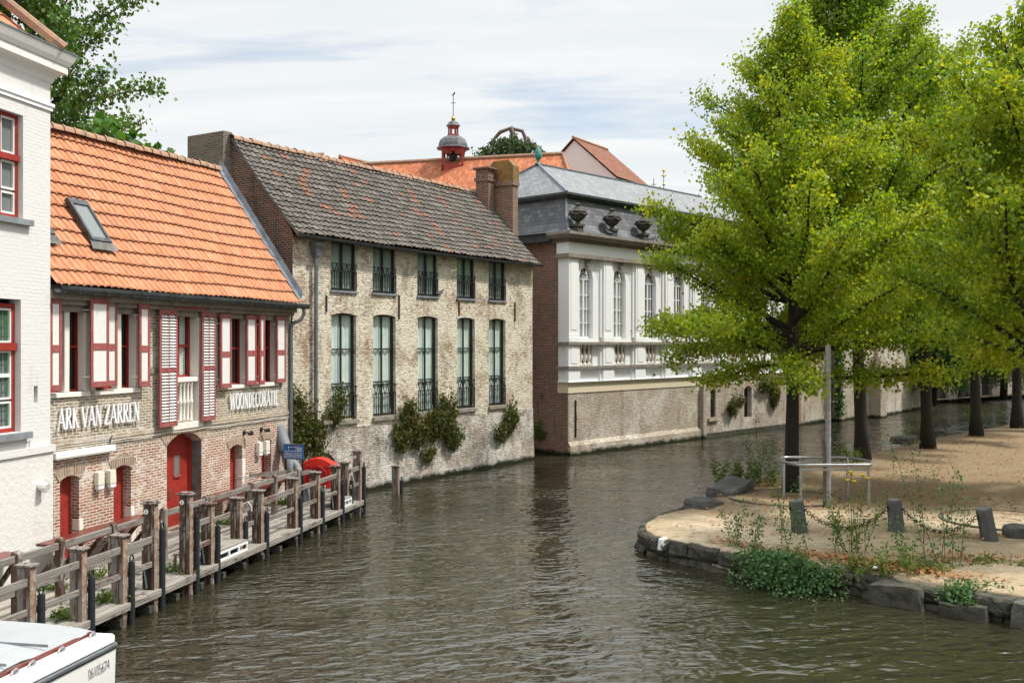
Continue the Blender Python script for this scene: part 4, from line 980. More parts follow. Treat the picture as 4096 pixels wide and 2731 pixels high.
mb = MB(); mb.box(-.05, L3, -.08, .58, 3.05, 3.12); mb.build('cream_moulding', M['cream'], B)
NB = 8; P0 = 2.42
holes = [(.80+k*P0+.02, .80+k*P0+.98, 4.98, 8.08, .47, .26) for k in range(NB)] + [(.80+k*P0, .80+k*P0+.95, 3.80, 4.72, 0, .22) for k in range(NB)]
mb = MB(); wall_holes(mb, 0, L3, 3.12, 9.1, holes, .06); mb.quad((0, .06, 3.12), (0, .06, 9.1), (0, .55, 9.1), (0, .55, 3.12)); mb.build('wall', M['white_stucco'], B, fix=False)
for k in range(NB):
    u0 = -.02+k*P0; a = u0; b = u0+.64
    mb = MB()
    mb.box(a, b, -.07, .06, 5.15, 8.42); mb.box(a-.05, b+.05, -.12, .06, 4.84, 5.02); mb.box(a-.03, b+.03, -.10, .06, 5.02, 5.15)
    mb.box(a+.12, b-.12, -.085, -.07, 5.35, 8.25)
    if k: mb.box(a-.16, b+.16, -.005, .06, 5.02, 8.42)
    mb.build('pilaster', M['white_stucco'], B)
    mb = MB(); mb.box(a-.06, b+.06, -.09, .06, 3.80, 4.70); mb.box(a+.10, b-.10, -.105, -.09, 3.92, 4.6); mb.box(a-.07, b+.07, -.10, .06, 3.12, 3.68)
    if k: mb.box(a-.20, b+.20, -.03, .06, 3.12, 4.7)
    mb.build('pedestal', M['white_stucco'], B)
    x0 = .80+k*P0
    q = MB(); q.quad((x0-.05, .28, 3.75), (x0+1.0, .28, 3.75), (x0+1.0, .28, 4.75), (x0-.05, .28, 4.75)); q.build('balustrade_back', M['stone_trim'], B)
    for j in range(3):
        q = MB(); q.lathe([(.10, 0), (.10, .08), (.055, .13), (.055, .17), (.12, .36), (.105, .46), (.05, .62), (.05, .74), (.09, .80), (.09, .92)], (x0+.19+j*.285, .13, 3.80), 10); q.build('baluster', M['stone_white'], B, smooth=True)
    # arched window
    wu0, wu1 = x0+.02, x0+.98; hw = .48; zc = 8.08-.47; xc = (wu0+wu1)/2; y = .24
    q = MB(); fr = .06
    q.box(wu0, wu0+fr, y-.03, y+.04, 4.98, zc); q.box(wu1-fr, wu1, y-.03, y+.04, 4.98, zc); q.box(wu0+fr, wu1-fr, y-.029, y+.039, 4.98, 5.06); q.box(wu0+fr, wu1-fr, y-.04, y+.039, zc-.09, zc+.0); q.box(xc-.05, xc+.05, y-.035, y+.04, 5.06, zc-.09)
    for s in range(1, 4):
        pass
    for xm in (xc-.24, xc+.24): q.box(xm-.018, xm+.018, y-.02, y+.03, 5.06, zc-.09)
    for s in range(1, 4): zz_ = 5.06+(zc-.15-5.06)*s/4; q.box(wu0+fr, wu1-fr, y-.018, y+.028, zz_-.02, zz_+.02)
    N_ = 14; rim = [(xc+hw*math.cos(math.pi*i/N_), zc+.47*math.sin(math.pi*i/N_)) for i in range(N_+1)]
    for (p, r_), (p2, r2) in zip(rim, rim[1:]): q.bar((p, y, r_), (p2, y, r2), .07, .07, (0, 1, 0))
    for i in range(7):
        t = math.pi*i/6; q.bar((xc+.12*math.cos(t), y, zc+.10*math.sin(t)), (xc+.45*math.cos(t), y, zc+.44*math.sin(t)), .028, .028, (0, 1, 0))
    hub = [(xc+.13*math.cos(math.pi*i/8), zc+.11*math.sin(math.pi*i/8)) for i in range(9)]
    q.prism(hub, 1, y-.05, y+.02)
    hub = [(xc+.27*math.cos(math.pi*i/10), zc+.26*math.sin(math.pi*i/10)) for i in range(11)]
    for (p, r_), (p2, r2) in zip(hub, hub[1:]): q.bar((p, y, r_), (p2, y, r2), .024, .024, (0, 1, 0))
    wf = q.build('window', M['white_frame'], B)
    q = MB(); q.quad((wu0, y+.03, 4.98), (wu1, y+.03, 4.98), (wu1, y+.03, 8.1), (wu0, y+.03, 8.1)); q.build('pane', M['glass_see'] if k < 2 else M['glass_dark'], wf)
    if k < 2:
        q = MB(); q.quad((wu0, y+.05, 4.98), (wu1, y+.05, 4.98), (wu1, y+.05, zc-.05), (wu0, y+.05, zc-.05)); q.build('white_shutter_behind', M['white_frame'], wf)
    q = MB(); q.quad((wu0, y+.22, 4.98), (wu1, y+.22, 4.98), (wu1, y+.22, 8.1), (wu0, y+.22, 8.1)); q.build('dark_room', M['dark'], wf)
    q = MB(); q.box(xc-.11, xc+.11, -.05, .06, 8.10, 8.36, -.03, 0); q.box(xc-.15, xc+.15, -.09, .06, 8.36, 8.42); q.box(xc-.08, xc+.08, -.08, -.05, 8.12, 8.28); q.build('keystone', M['stone_trim'], B)
    q = MB()
    outer = [(xc+.80*math.cos(math.pi*i/N_), zc-.02+.80*math.sin(math.pi*i/N_)) for i in range(N_+1)]
    for (p, r_), (p2, r2) in zip(outer, outer[1:]): q.bar((p, .055, r_), (p2, .055, r2), .02, .02, (0, 1, 0))
    q.build('arch_moulding', M['white_stucco'], B)
def band(name, z0, z1, out, m, x0=-.02):
    mb = MB(); mb.box(x0-out, L3, -out-.02, .56, z0, z1); return mb.build(name, m, B)
band('dado_moulding', 3.68, 3.79, .13, M['stone_trim']); band('balustrade_rail', 4.71, 4.83, .15, M['stone_trim']); band('plinth', 3.12, 3.14, .11, M['white_stucco'])
band('architrave', 8.42, 8.58, .16, M['stone_trim']); band('frieze', 8.58, 9.06, .08, M['white_stucco'])
mb = MB()   # deep cornice with returns
for z0, z1, o_ in ((9.06, 9.14, .14), (9.14, 9.22, .22), (9.22, 9.30, .40), (9.30, 9.36, .46), (9.36, 9.46, .50)): mb.box(-o_, L3+.2, -o_, .8, z0, z1)
mb.build('cornice', M['stone_trim'], B)
mb = MB(); mb.box(-.35, L3+.2, .75, W3+.35, 9.12, 9.45); mb.build('side_eaves', M['zinc_dark'], B)
# mansard: bell-cast lower slope, then a shallow hipped roof
prof = [(-.46, 9.47), (-.20, 9.53), (.10, 9.68), (.30, 9.95), (.46, 10.35), (.60, 10.8), (.70, 11.14)]
mb = MB(); uv = []
def ring(o_, z): return [(o_, o_, z), (L3-o_, o_, z), (L3-o_, W3-o_, z), (o_, W3-o_, z)]
ss = 0
for i in range(len(prof)-1):
    a, b = ring(*prof[i]), ring(*prof[i+1]); ds = math.dist(prof[i], prof[i+1])
    for k in range(4):
        p, q, r_, s_ = a[k], a[(k+1) % 4], b[(k+1) % 4], b[k]
        ax = 0 if k % 2 == 0 else 1
        mb.quad(p, q, r_, s_); uv += [(p[ax], ss), (q[ax], ss), (r_[ax], ss+ds), (s_[ax], ss+ds)]
    ss += ds
mb.uv = uv; mb.build('mansard_roof', M['slate_dark'], B, fix=False)
mb = MB()
for i in range(len(prof)-1): (o_, z), (o2, z2) = prof[i], prof[i+1]; mb.bar((o_-.01, o_-.01, z+.01), (o2-.01, o2-.01, z2+.01), .10, .04)
mb.build('lead_hip', M['lead'], B)
mb = MB(); mb.box(.52, L3-.5, .52, W3-.5, 11.12, 11.20); mb.box(.42, L3-.4, .42, W3-.4, 11.20, 11.30); mb.build('curb_moulding', M['zinc_dark'], B)
mb = MB(); uv = []
e = .44; z0, z1 = 11.305, 13.18; A_ = (e, e, z0); Bq = (L3-e, e, z0); Cq = (L3-e, W3-e, z0); Dq = (e, W3-e, z0); r0 = (2.65, W3/2, z1); r1 = (L3-2.65, W3/2, z1)
sl = math.hypot(W3/2-e, z1-z0); sl2 = math.hypot(2.65-e, z1-z0)
mb.quad(A_, Bq, r1, r0); uv += [(0, 0), (L3-2*e, 0), (L3-e-2.65, sl), (2.65-e, sl)]
mb.quad(Dq, A_, r0); uv += [(W3-2*e, 0), (0, 0), (W3/2-e, sl2)]
mb.quad(Cq, Dq, r0, r1); uv += [(0, 0), (L3-2*e, 0), (L3-e-2.65, sl), (2.65-e, sl)]
mb.quad(Bq, Cq, r1); uv += [(0, 0), (W3-2*e, 0), (W3/2-e, sl2)]
mb.uv = uv; mb.build('upper_roof', M['slate_light'], B, fix=False)
mb = MB(); mb.bar((e, e, z0+.02), (2.65, W3/2, z1+.03), .10, .05); mb.bar((e, W3-e, z0+.02), (2.65, W3/2, z1+.03), .10, .05); mb.bar((2.5, W3/2, z1+.02), (L3-2.5, W3/2, z1+.02), .16, .06); mb.build('lead_ridge', M['lead'], B)
mb = MB(); mb.lathe([(.13, 0), (.09, .07), (.06, .15), (.08, .20), (.17, .34), (.185, .45), (.15, .60), (.08, .76), (.02, .86)], (2.65, W3/2, z1), 8); mb.build('copper_finial', M['copper'], B)
mb = MB()
for u, z0_, z1_ in ((.48, .75, 2.35),): mb.box(u-.03, u+.03, -.05, -.001, z0_, z1_); mb.box(u-.06, u+.06, -.06, -.051, 1.55, 1.62)
mb.build('wall_anchor', M['iron'], B)
for u in (2.9, 6.3): mb = MB(); mb.box(u, u+.14, -.02, .0, 3.22, 3.34); mb.build('weep_hole', M['dark'], B)
# urns on the cornice, one over each pilaster
names = ['blackened stone urn on the cornice at the pavilion corner', 'blackened stone urn second from the pavilion corner, beside a pigeon', 'blackened stone urn third from the pavilion corner', 'blackened stone urn fourth from the corner, next to the linden leaves',
         'blackened stone urn fifth from the corner, half lost in linden leaves', 'blackened stone urn sixth from the corner, behind the linden crown']
proto = None
for k in range(6):
    p = frame_pos(O3, D3, .55+k*P0, -.08, 9.50)
    if not proto:
        o = proto = thing('stone_urn', names[0], 'urn', p, A3, 'stone urns along the mansard roof'); o.scale = (.85, .85, .85)
        mb = MB(); mb.box(-.24, .24, -.20, .24, -.02, .30, .02, .02); mb.box(-.28, .28, -.24, .28, .30, .40); mb.build('plinth', M['urn'], o)
        mb = MB(); mb.lathe([(.20, .40), (.12, .47), (.10, .54), (.24, .62), (.37, .76), (.41, .92), (.40, .98), (.44, 1.02), (.43, 1.08), (.28, 1.15), (.22, 1.17)], n=14); mb.build('bowl', M['urn'], o, smooth=True)
        mb = MB(); mb.lathe([(.24, 1.17), (.20, 1.25), (.10, 1.30), (.13, 1.36), (.15, 1.42), (.08, 1.48)], n=12); mb.build('lid', M['urn'], o, smooth=True)
        mb = MB()
        for q in range(6):
            t = q*math.pi/3; mb.tube([(.43*math.cos(t+s*.105), .43*math.sin(t+s*.105), .97-.09*math.sin(math.pi*s/10)) for s in range(11)], .035, 5)
            mb.lathe([(.02, -.08), (.06, -.02), (.06, .04), (.02, .08)], (.45*math.cos(t), .45*math.sin(t), .93), 6)
        mb.build('garland', M['urn'], o, smooth=True)
    else: o = copy_tree(proto); o.location = p; o['label'] = names[k]
# pigeons
def pigeon(p, rz, lb):
    o = thing('pigeon', lb, 'pigeon', p, rz, 'pigeons on the ledges')
    mb = MB(); mb.tube([(-.20, 0, .09), (-.13, 0, .11), (-.03, 0, .135), (.06, 0, .165), (.10, 0, .21), (.115, 0, .245), (.14, 0, .25), (.165, 0, .24)], [.018, .04, .065, .062, .04, .032, .03, .006], 8)
    mb.tube([(.03, .03, .08), (.03, .03, 0)], .008, 4); mb.tube([(.03, -.03, .08), (.03, -.03, 0)], .008, 4)
    mb.build('pigeon_body', m_plain('grey_feathers', (.09, .10, .115), .7, var=.4, scale=14) if 'feather' not in M else M['feather'], o, smooth='all')
    M.setdefault('feather', o.children[0].data.materials[0])
    mb = MB(); mb.add([(-.17, .055, .11), (-.02, .075, .12), (.05, .06, .17), (-.05, .06, .18), (-.17, -.055, .11), (-.02, -.075, .12), (.05, -.06, .17), (-.05, -.06, .18)], [(0, 1, 2, 3), (4, 7, 6, 5)]); mb.build('wing', M['zinc'], o)
pigeon(frame_pos(O3, D3, 2.35, -.36, 9.49), A3+2.2, 'grey pigeon on the cornice beside the second urn')
pigeon(frame_pos(O3, D3, 5.75, -.36, 9.49), A3-.6, 'grey pigeon on the cornice right of the third urn')
pigeon(frame_pos(O2, D2, 7.2, -.05, 6.44), A2-.5, 'grey pigeon on an upper sill of the warehouse, third window')

# ================================================================== quay walls further along
def quay_wall(name, pts, z1, m, label, holes_=(), th=.5):
    """wall following pts (x, y) with its top at z1; each stretch its own faces"""
    o0 = pts[0]; L = math.dist(pts[0], pts[1]); d = (pts[1][0]-pts[0][0], pts[1][1]-pts[0][1])
    o = thing(name, label, 'wall', (o0[0], o0[1], 0), math.atan2(d[1], d[0]))
    mb = MB(); wall_holes(mb, 0, L, -.4, z1, [(a, b, c, e_, r_, .3) for a, b, c, e_, r_ in holes_])
    mb.quad((0, 0, z1), (L, 0, z1), (L, th, z1), (0, th, z1)); mb.quad((0, 0, -.4), (0, 0, z1), (0, th, z1), (0, th, -.4)); mb.quad((L, 0, -.4), (L, th, -.4), (L, th, z1), (L, 0, z1)); mb.quad((0, th, -.4), (0, th, z1), (L, th, z1), (L, th, -.4))
    mb.build('brickwork', m, o, fix=False)
    if holes_:
        q = MB()
        for a, b, c, e_, r_ in holes_: q.quad((a, .28, c), (b, .28, c), (b, .28, e_), (a, .28, e_))
        q.build('blocked_opening', M['dark'], o)
        q = MB()
        for a, b, c, e_, r_ in holes_:
            if r_ < 0.2:
                for j in range(3): x = a+(b-a)*(j+1)/4; q.box(x-.02, x+.02, .05, .09, c, e_)
        if q.v: q.build('window_bars', M['iron'], o)
        q = MB()
        for a, b, c, e_, r_ in holes_: arch_ring(q, a, b, e_, max(r_, .04), .2, -.012)
        q.build('brick_arch', M['arch'], o)
    q = MB(); q.box(-.02, L+.02, -.05, th+.04, z1-.001, z1+.08); q.build('coping', M['stone_trim'], o)
    return o
P1 = frame_pos(O3, D3, 10.62, .0); P2 = frame_pos(O3, D3, 19.4, -.05)
q_ = quay_wall('quay_wall', [(P1.x, P1.y), (P2.x, P2.y)], 2.85, M['pale_brick'], 'pale brick quay wall with two small openings under the white pavilion', [(.75, 1.25, 1.0, 2.45, .12), (4.1, 4.9, .8, 2.5, .2)])
mb = MB(); mb.box(-.25, .05, -.22, .1, -.3, 2.66); mb.build('pier', M['pale_brick'], q_); mb = MB(); mb.box(.5, 1.4, -.10, .05, .82, 1.0); mb.build('sill', M['pale_brick'], q_)
mb = MB(); mb.box(-.0, 9, -.14, .0, -.4, .22); mb.build('footing', M['quay_stone'], q_)
quay_wall('garden_wall', [(16.6, 57.8), (19.6, 60.9)], 4.6, M['yellow_brick'], 'yellow grey brick wall with red corner bricks, left of the ivy')
quay_wall('garden_wall', [(20.1, 61.2), (23.4, 64.2)], 4.5, M['pale_brick'], 'pale brick wall with a round arched niche, right of the ivy', [(1.9, 3.1, -.2, 3.3, .55)])
quay_wall('garden_wall', [(23.6, 64.1), (30.2, 73.0)], 5.0, M['pale_brick'], 'long pale grey garden wall reaching back to the dark willow')
mb = MB(); mb.box(0, .6, -.25, .5, -.4, 4.9); o = mb.build('brick_pier', M['red_brick'], loc=(16.1, 57.3, 0)); o.rotation_euler = (0, 0, .8); tag(o, 'red brick pier between quay wall and yellow wall', 'pier')
mb = MB(); mb.box(0, .7, -.4, .5, -.4, 4.7); o = mb.build('brick_pier', M['pale_brick'], loc=(19.7, 61.0, 0)); o.rotation_euler = (0, 0, .8); tag(o, 'pale brick pier standing beside the ivy', 'pier')
mb = MB(); mb.box(0, .9, -.5, .5, -.4, 3.9); o = mb.build('brick_pier', M['yellow_brick'], loc=(23.1, 63.7, 0)); o.rotation_euler = (0, 0, .8); tag(o, 'pale yellow brick buttress with sloped front at the water', 'pier')
o = quay_wall('bridge_wall', [(31.5, 77.0), (52, 95)], 3.4, M['pale_brick'], 'far low brick wall with dark arched openings behind the willow', [(2.0, 5.0, -.3, 2.4, .7), (6.5, 9.0, -.3, 2.3, .7), (11, 13, -.3, 2.2, .6)])

# ================================================================== roofs and spires behind
def flat_roof_house(name, label, p0, p1, run, ze, zr, m_roof, m_wall, hip=0.0, cat='house', depth_back=True):
    """ridged house: eave line p0-p1 at ze, ridge RUN inward at zr"""
    d = (p1[0]-p0[0], p1[1]-p0[1]); L = math.hypot(*d)
    o = thing(name, label, cat, (p0[0], p0[1], 0), math.atan2(d[1], d[0]))
    mb = MB(); mb.quad((.2, .2, 0), (L-.2, .2, 0), (L-.2, .2, ze), (.2, .2, ze)); mb.quad((.2, 2*run-.2, 0), (.2, 2*run-.2, ze), (L-.2, 2*run-.2, ze), (L-.2, 2*run-.2, 0))
    if hip:
        mb.quad((.2, .2, 0), (.2, .2, ze), (.2, 2*run-.2, ze), (.2, 2*run-.2, 0)); mb.quad((L-.2, .2, 0), (L-.2, 2*run-.2, 0), (L-.2, 2*run-.2, ze), (L-.2, .2, ze))
    else:
        for u in (.2, L-.2): mb.quad((u, .2, 0), (u, .2, ze), (u, run, zr-.15), (u, 2*run-.2, ze), (u, 2*run-.2, 0))
    mb.build('wall', m_wall, o, fix=False)
    pantiles('roof', m_roof, o, 0, L-hip*0, (0, ze), (run, zr), tw=.24, nc=max(8, int(math.hypot(run, zr-ze)/.24)), amp=.006, lift=.02, ns=2) if not hip else None
    mb = MB(); uv = []; s_ = math.hypot(run, zr-ze)/.24
    if hip:
        mb.quad((0, 0, ze), (L, 0, ze), (L-hip, run, zr), (0, run, zr)); uv += [(0, 0), (L/.2, 0), ((L-hip)/.2, s_), (0, s_)]
        mb.quad((L, 0, ze), (L, 2*run, ze), (L-hip, run, zr)); uv += [(0, 0), (2*run/.2, 0), (run/.2, s_)]
        mb.quad((L, 2*run, ze), (0, 2*run, ze), (0, run, zr), (L-hip, run, zr)); uv += [(0, 0), (L/.2, 0), (L/.2, s_), (hip/.2, s_)]
        mb.uv = uv; mb.build('roof', m_roof, o, fix=False)
        mb = MB(); mb.tube([(0, run, zr+.03), (L-hip, run, zr+.03), (L, 0, ze+.05)], .13, 6); mb.build('ridge_tiles', M['tile_ridge'], o)
    else:
        mb.quad((0, run, zr), (L, run, zr), (L, 2*run, ze), (0, 2*run, ze)); mb.uv = [(0, s_), (L/.2, s_), (L/.2, 0), (0, 0)]; mb.build('back_roof', m_roof, o, fix=False)
        mb = MB(); mb.tube([(0, run, zr+.03), (L, run, zr+.03)], .12, 6); mb.build('ridge_tiles', M['tile_ridge'], o)
    return o
def courses(m):
    """flat-tile course lines drawn as real relief come from the bump of this copy"""
    nt = m.node_tree; p = [n for n in nt.nodes if n.type == 'BSDF_PRINCIPLED'][0]
    uv = nd(nt, 'UVMap').outputs[0]; fr = mth(nt, 'FRACT', nd(nt, 'SeparateXYZ', {0: uv}).outputs[1])
    bump(nt, p, mth(nt, 'MULTIPLY', fr, -1.0), 1.0, .12)
courses(M['tile_red']); courses(M['tile_brown'])
# long hospital roof: ridge from (-17, 70.6) to (3.1, 65), eave nearer the camera and lower
n_ = Vector((.268, -.963)); e0 = Vector((-20, 71.4))+Vector((-.268*0-n_.x*0, 0))
rd0, rd1 = Vector((-20.0, 71.4)), Vector((3.3, 64.95)); dv = (rd1-rd0).normalized(); nv = Vector((dv.y, -dv.x))
ea, eb = rd0+nv*5.2, rd1+nv*5.2+dv*2.6
o = flat_roof_house('long_roofed_house', 'long house with weathered red tiled roof behind the grey warehouse roof', ea, eb, 5.2, 11.6, 17.1, M['tile_red'], M['white_wall'], hip=2.6)
# turret
tp = rd0+dv*((-3.9+20)/dv.x if False else 16.65)
o = thing('bell_turret', 'red wooden bell turret with slate dome and gilt ball on the long red roof', 'turret', (tp.x, tp.y, 16.6), math.atan2(dv.y, dv.x)+.25)
mb = MB(); h = .72
for sx_ in (-1, 1):
    for sy_ in (-1, 1): mb.box(sx_*h-.14*(sx_ > 0), sx_*h+.14*(sx_ < 0), sy_*h-.14*(sy_ > 0), sy_*h+.14*(sy_ < 0), -.6, 1.15)
mb.box(-h, h, -h, h, -.8, .05); mb.box(-h-.02, h+.02, -h-.02, h+.02, .98, 1.22); mb.box(-h-.1, h+.1, -h-.1, h+.1, 1.16, 1.22)
for a in range(4):
    M4 = Matrix.Rotation(a*math.pi/2, 4, 'Z'); s0 = len(mb.v)
    for k in range(6):
        t0, t1 = math.pi*k/6, math.pi*(k+1)/6; P = lambda t: (.5*math.cos(t), .62+.34*math.sin(t))
        (x0, z0_), (x1, z1_) = P(t0), P(t1); mb.prism([(x0, z0_), (x0, 1.0), (x1, 1.0), (x1, z1_)], 1, -h+.01, -h+.08)
    mb.xform(M4, s0)
mb.build('belfry', M['turret_red'], o)
mb = MB(); mb.lathe([(.14, .35), (.24, .42), (.28, .6), (.32, .8), (.05, .98)][::1], n=10); mb.build('bell', M['iron'], o, smooth=True)
mb = MB(); mb.lathe([(1.18, 1.22), (1.12, 1.27), (1.05, 1.30), (1.02, 1.5), (.92, 1.75), (.70, 1.95), (.48, 2.05), (.42, 2.07)], n=8, ang=math.pi/8); mb.build('dome', M['slate_dark'], o)
mb = MB()
for k in range(6): t = k*math.pi/3; mb.box(.30*math.cos(t)-.05, .30*math.cos(t)+.05, .30*math.sin(t)-.05, .30*math.sin(t)+.05, 2.05, 2.72)
mb.lathe([(.40, 2.05), (.40, 2.16), (.34, 2.17)], n=8); mb.lathe([(.38, 2.62), (.40, 2.74), (.3, 2.75)], n=8); mb.build('lantern', M['turret_red'], o)
mb = MB(); mb.lathe([(.50, 2.75), (.42, 2.84), (.30, 3.02), (.10, 3.12)], n=8); mb.build('lantern_cap', M['slate_dark'], o)
mb = MB(); mb.lathe([(.02, 3.10), (.10, 3.15), (.145, 3.25), (.10, 3.36), (.02, 3.41)], n=12); mb.build('gilt_ball', M['gold'], o, smooth=True)
mb = MB(); mb.tube([(0, 0, 3.38), (0, 0, 4.9)], .025, 5); mb.tube([(-.18, 0, 4.3), (.18, 0, 4.3)], .022, 5); mb.prism([(-.14, 4.82), (-.02, 4.88), (.10, 5.08), (.14, 4.95), (.02, 4.8)], 1, -.015, .015); mb.build('weathercock', M['iron'], o)
# white gabled house far right
g0 = Vector((4.28, 70.0)); rv = Vector((2.8, 4.4)).normalized(); gv = Vector((rv.y, -rv.x))
o = flat_roof_house('white_gabled_house', 'white gabled house with steep brown red tiled roof rising behind the slate roof', g0+gv*3.45, g0+gv*3.45+rv*5.3, 3.45, 16.15, 19.2, M['tile_brown'], M['white_wall'])
mb = MB()
for k in range(6): mb.box(-.02, .2, 3.3+k*.55, 3.9+k*.55, 12, 16.6-k*.0+k*.28)
mb.build('stepped_flashing', M['zinc_dark'], o)
flat_roof_house('small_gabled_house', 'small white gable with orange red roof peeping over the grey ridge', (-11.3, 74.8), (-8.7, 79.0), 2.2, 16.9, 19.0, M['tile_red'], M['white_wall'])
flat_roof_house('small_gabled_house', 'tiny orange roof corner above the grey ridge, left of the other small gable', (-16.9, 74.1), (-14.4, 73.5), 1.2, 17.6, 18.9, M['tile_red'], M['white_wall'])
# far spires above the slate roof
def spire(px, Y, zb, zt, lb, balls, stack=False):
    X = (px-2048)/3983*Y
    o = thing('roof_spire', lb, 'finial', (X, Y, 0), 0)
    mb = MB(); mb.tube([(0, 0, 8), (0, 0, zt)], [.07, .025], 6); mb.tube([(-.22, 0, zt-.5), (.22, 0, zt-.5)], .025, 5); mb.build('rod', M['iron'], o)
    mb = MB()
    for z in balls: mb.lathe([(.02, z-.12), (.11, z-.05), (.13, z), (.11, z+.05), (.02, z+.12)], n=8)
    mb.build('gilt_knob', M['gold'], o, smooth=True)
    if stack:
        mb = MB(); mb.box(-.55, .55, -.5, .5, 8, zb); mb.box(-.62, .62, -.57, .57, zb-.12, zb+.05)
        for sx_ in (-1, 1): mb.tube([(sx_*.4, 0, zb), (0, 0, zb+1.0)], .03, 5)
        mb.build('chimney_stack', M['chimney_brick'], o)
spire(2615, 80, 12, 18.0, 'thin cross topped spire left of the small chimney behind the slate roof', (16.3, 16.9))
spire(2655, 80, 15.85, 18.7, 'gilt knobbed spire rising from a small brick stack behind the slate roof', (17.5, 18.2, 18.6), True)
spire(2696, 85, 12, 16.9, 'short spire with small pennant right of the chimney stack', (16.4,))
spire(2756, 85, 12, 17.4, 'thin spire nearest to the big linden crown', (16.2, 16.8))

# ================================================================== landing stage
DD = (.211, 1); AD = math.atan2(1, .211); OD = (-7.02, 14.6); ZD = .40
def dk(u, v, z=0.0): return frame_pos(OD, DD, u, v, z)
B = thing('landing_stage', 'long grey plank landing stage along the foot of the houses', 'dock', (OD[0], OD[1], 0), AD)
mb = MB()
for k in range(8):
    v = -.06+k*.162
    cuts = [-7, -1.3+.37*k % 2, 2.9+.5*(k % 3), 6.6+.4*(k % 2), 10.2+.3*(k % 3), 13.7]
    for a, b in zip(cuts, cuts[1:]): mb.box(a, b-.012, v, v+.15, .31, ZD+.006*math.sin(k*2.3+a))
mb.build('planks', M['wood_deck'], B, bevel=.008)
mb = MB(); mb.box(-7, 13.66, -.055, .0, .27, .309); mb.build('edge_beam', M['wood_deck'], B)
mb = MB(); mb.quad((-7, 1.235, ZD-.004), (4.6, 1.235, ZD-.004), (4.6, 3.5, ZD-.004), (-7, 3.5, ZD-.004)); mb.build('concrete_path', M['concrete'], B)
mb = MB()
for k in range(9): mb.box(4.6, 13.7, 1.235+k*.21, 1.235+k*.21+.2, .33, ZD+.004*math.sin(k*1.7))
mb.build('inner_planks', M['wood_deck'], B, bevel=.006)
mb = MB()
for k in range(24): u = -6.7+k*.88; mb.box(u, u+.12, -.03, 1.2, .04, .16); mb.box(u, u+.14, .02, .18, -.5, .05)
mb.build('support', M['quay_stone'], B)
mb = MB(); mb.box(-7, 13.7, 1.2, 1.3, -.5, .33); mb.build('back_wall', M['quay_stone'], B)

rng_ = random.Random(3)
def mooring_post(u, v, zt, wood, lb, cap='wood_grey', fender=True, knee=False, fz=.0):
    o = thing('mooring_post', lb, 'post', dk(u, v, 0), AD, 'timber mooring posts along the landing stage')
    mb = MB(); mb.box(-.07, .07, -.005, .125, -.5 if v < .2 else .4, zt); mb.build('post', M[wood], o, bevel=.01)
    mb = MB(); mb.box(-.065, .065, -.095, -.015, -.6, zt-.005); mb.build('water_side_post', M['wood_post'] if wood != 'wood_grey' else M['wood_grey'], o, bevel=.01)
    mb = MB(); mb.box(-.066, .066, -.099, -.094, .15, zt-.03); mb.build('rubbing_strip', M['rust_edge'], o)
    mb = MB(); mb.box(-.105, .105, -.13, .16, zt, zt+.035); 
    if zt > 1.7: mb.box(-.08, .08, -.10, .13, zt+.035, zt+.06)
    mb.build('cap', M[cap], o, bevel=.006)
    mb = MB(); mb.tube([(.065, -.06, zt-.12), (.11, -.06, zt-.14), (.12, -.06, zt-.2), (.11, -.06, zt-.27), (.065, -.06, zt-.29)], .011, 5); mb.lathe([(.012, 0), (.02, .02), (.008, .04)], (0, .03, zt+.035), 6); mb.build('handle', M['galv'], o)
    if fender:
        ft = zt-rng_.uniform(.42, .50)+fz
        mb = MB(); mb.tube([(.12, -.14, -.05), (.12, -.14, ft)], .056, 10); mb.tube([(.12+.055*math.cos(t), -.14, ft+.06+.06*math.sin(t)) for t in [k*math.pi/5 for k in range(10)]], .014, 5, closed=True); mb.build('fender', M['rubber'], o, smooth=True)
    if knee:
        mb = MB(); mb.box(-.095, -.071, -.005, .12, .42, .80); mb.box(-.10, .09, -.1, -.145, .42, .78) if False else None; mb.build('steel_plate', M['iron'], o)
        mb = MB(); mb.bar((-.115, .02, .44), (-.10, .08, .78), .03, .012); mb.build('stay', M['galv'], o)
    if zt > 1.7 or u == 6.85:
        mb = MB(); mb.lathe([(.0, 0), (.045, 0), (.045, .008), (.0, .008)], n=14); mb.xform(Matrix.Translation((-.072, .06, zt-.13)) @ Matrix.Rotation(-math.pi/2, 4, 'Y')); mb.build('number_disc', M['sign_white'], o)
        mb = MB(); mb.bar((-.0825, .052, zt-.155), (-.0825, .068, zt-.105), .004, .012); mb.build('disc_mark', M['iron'], o)
    return o
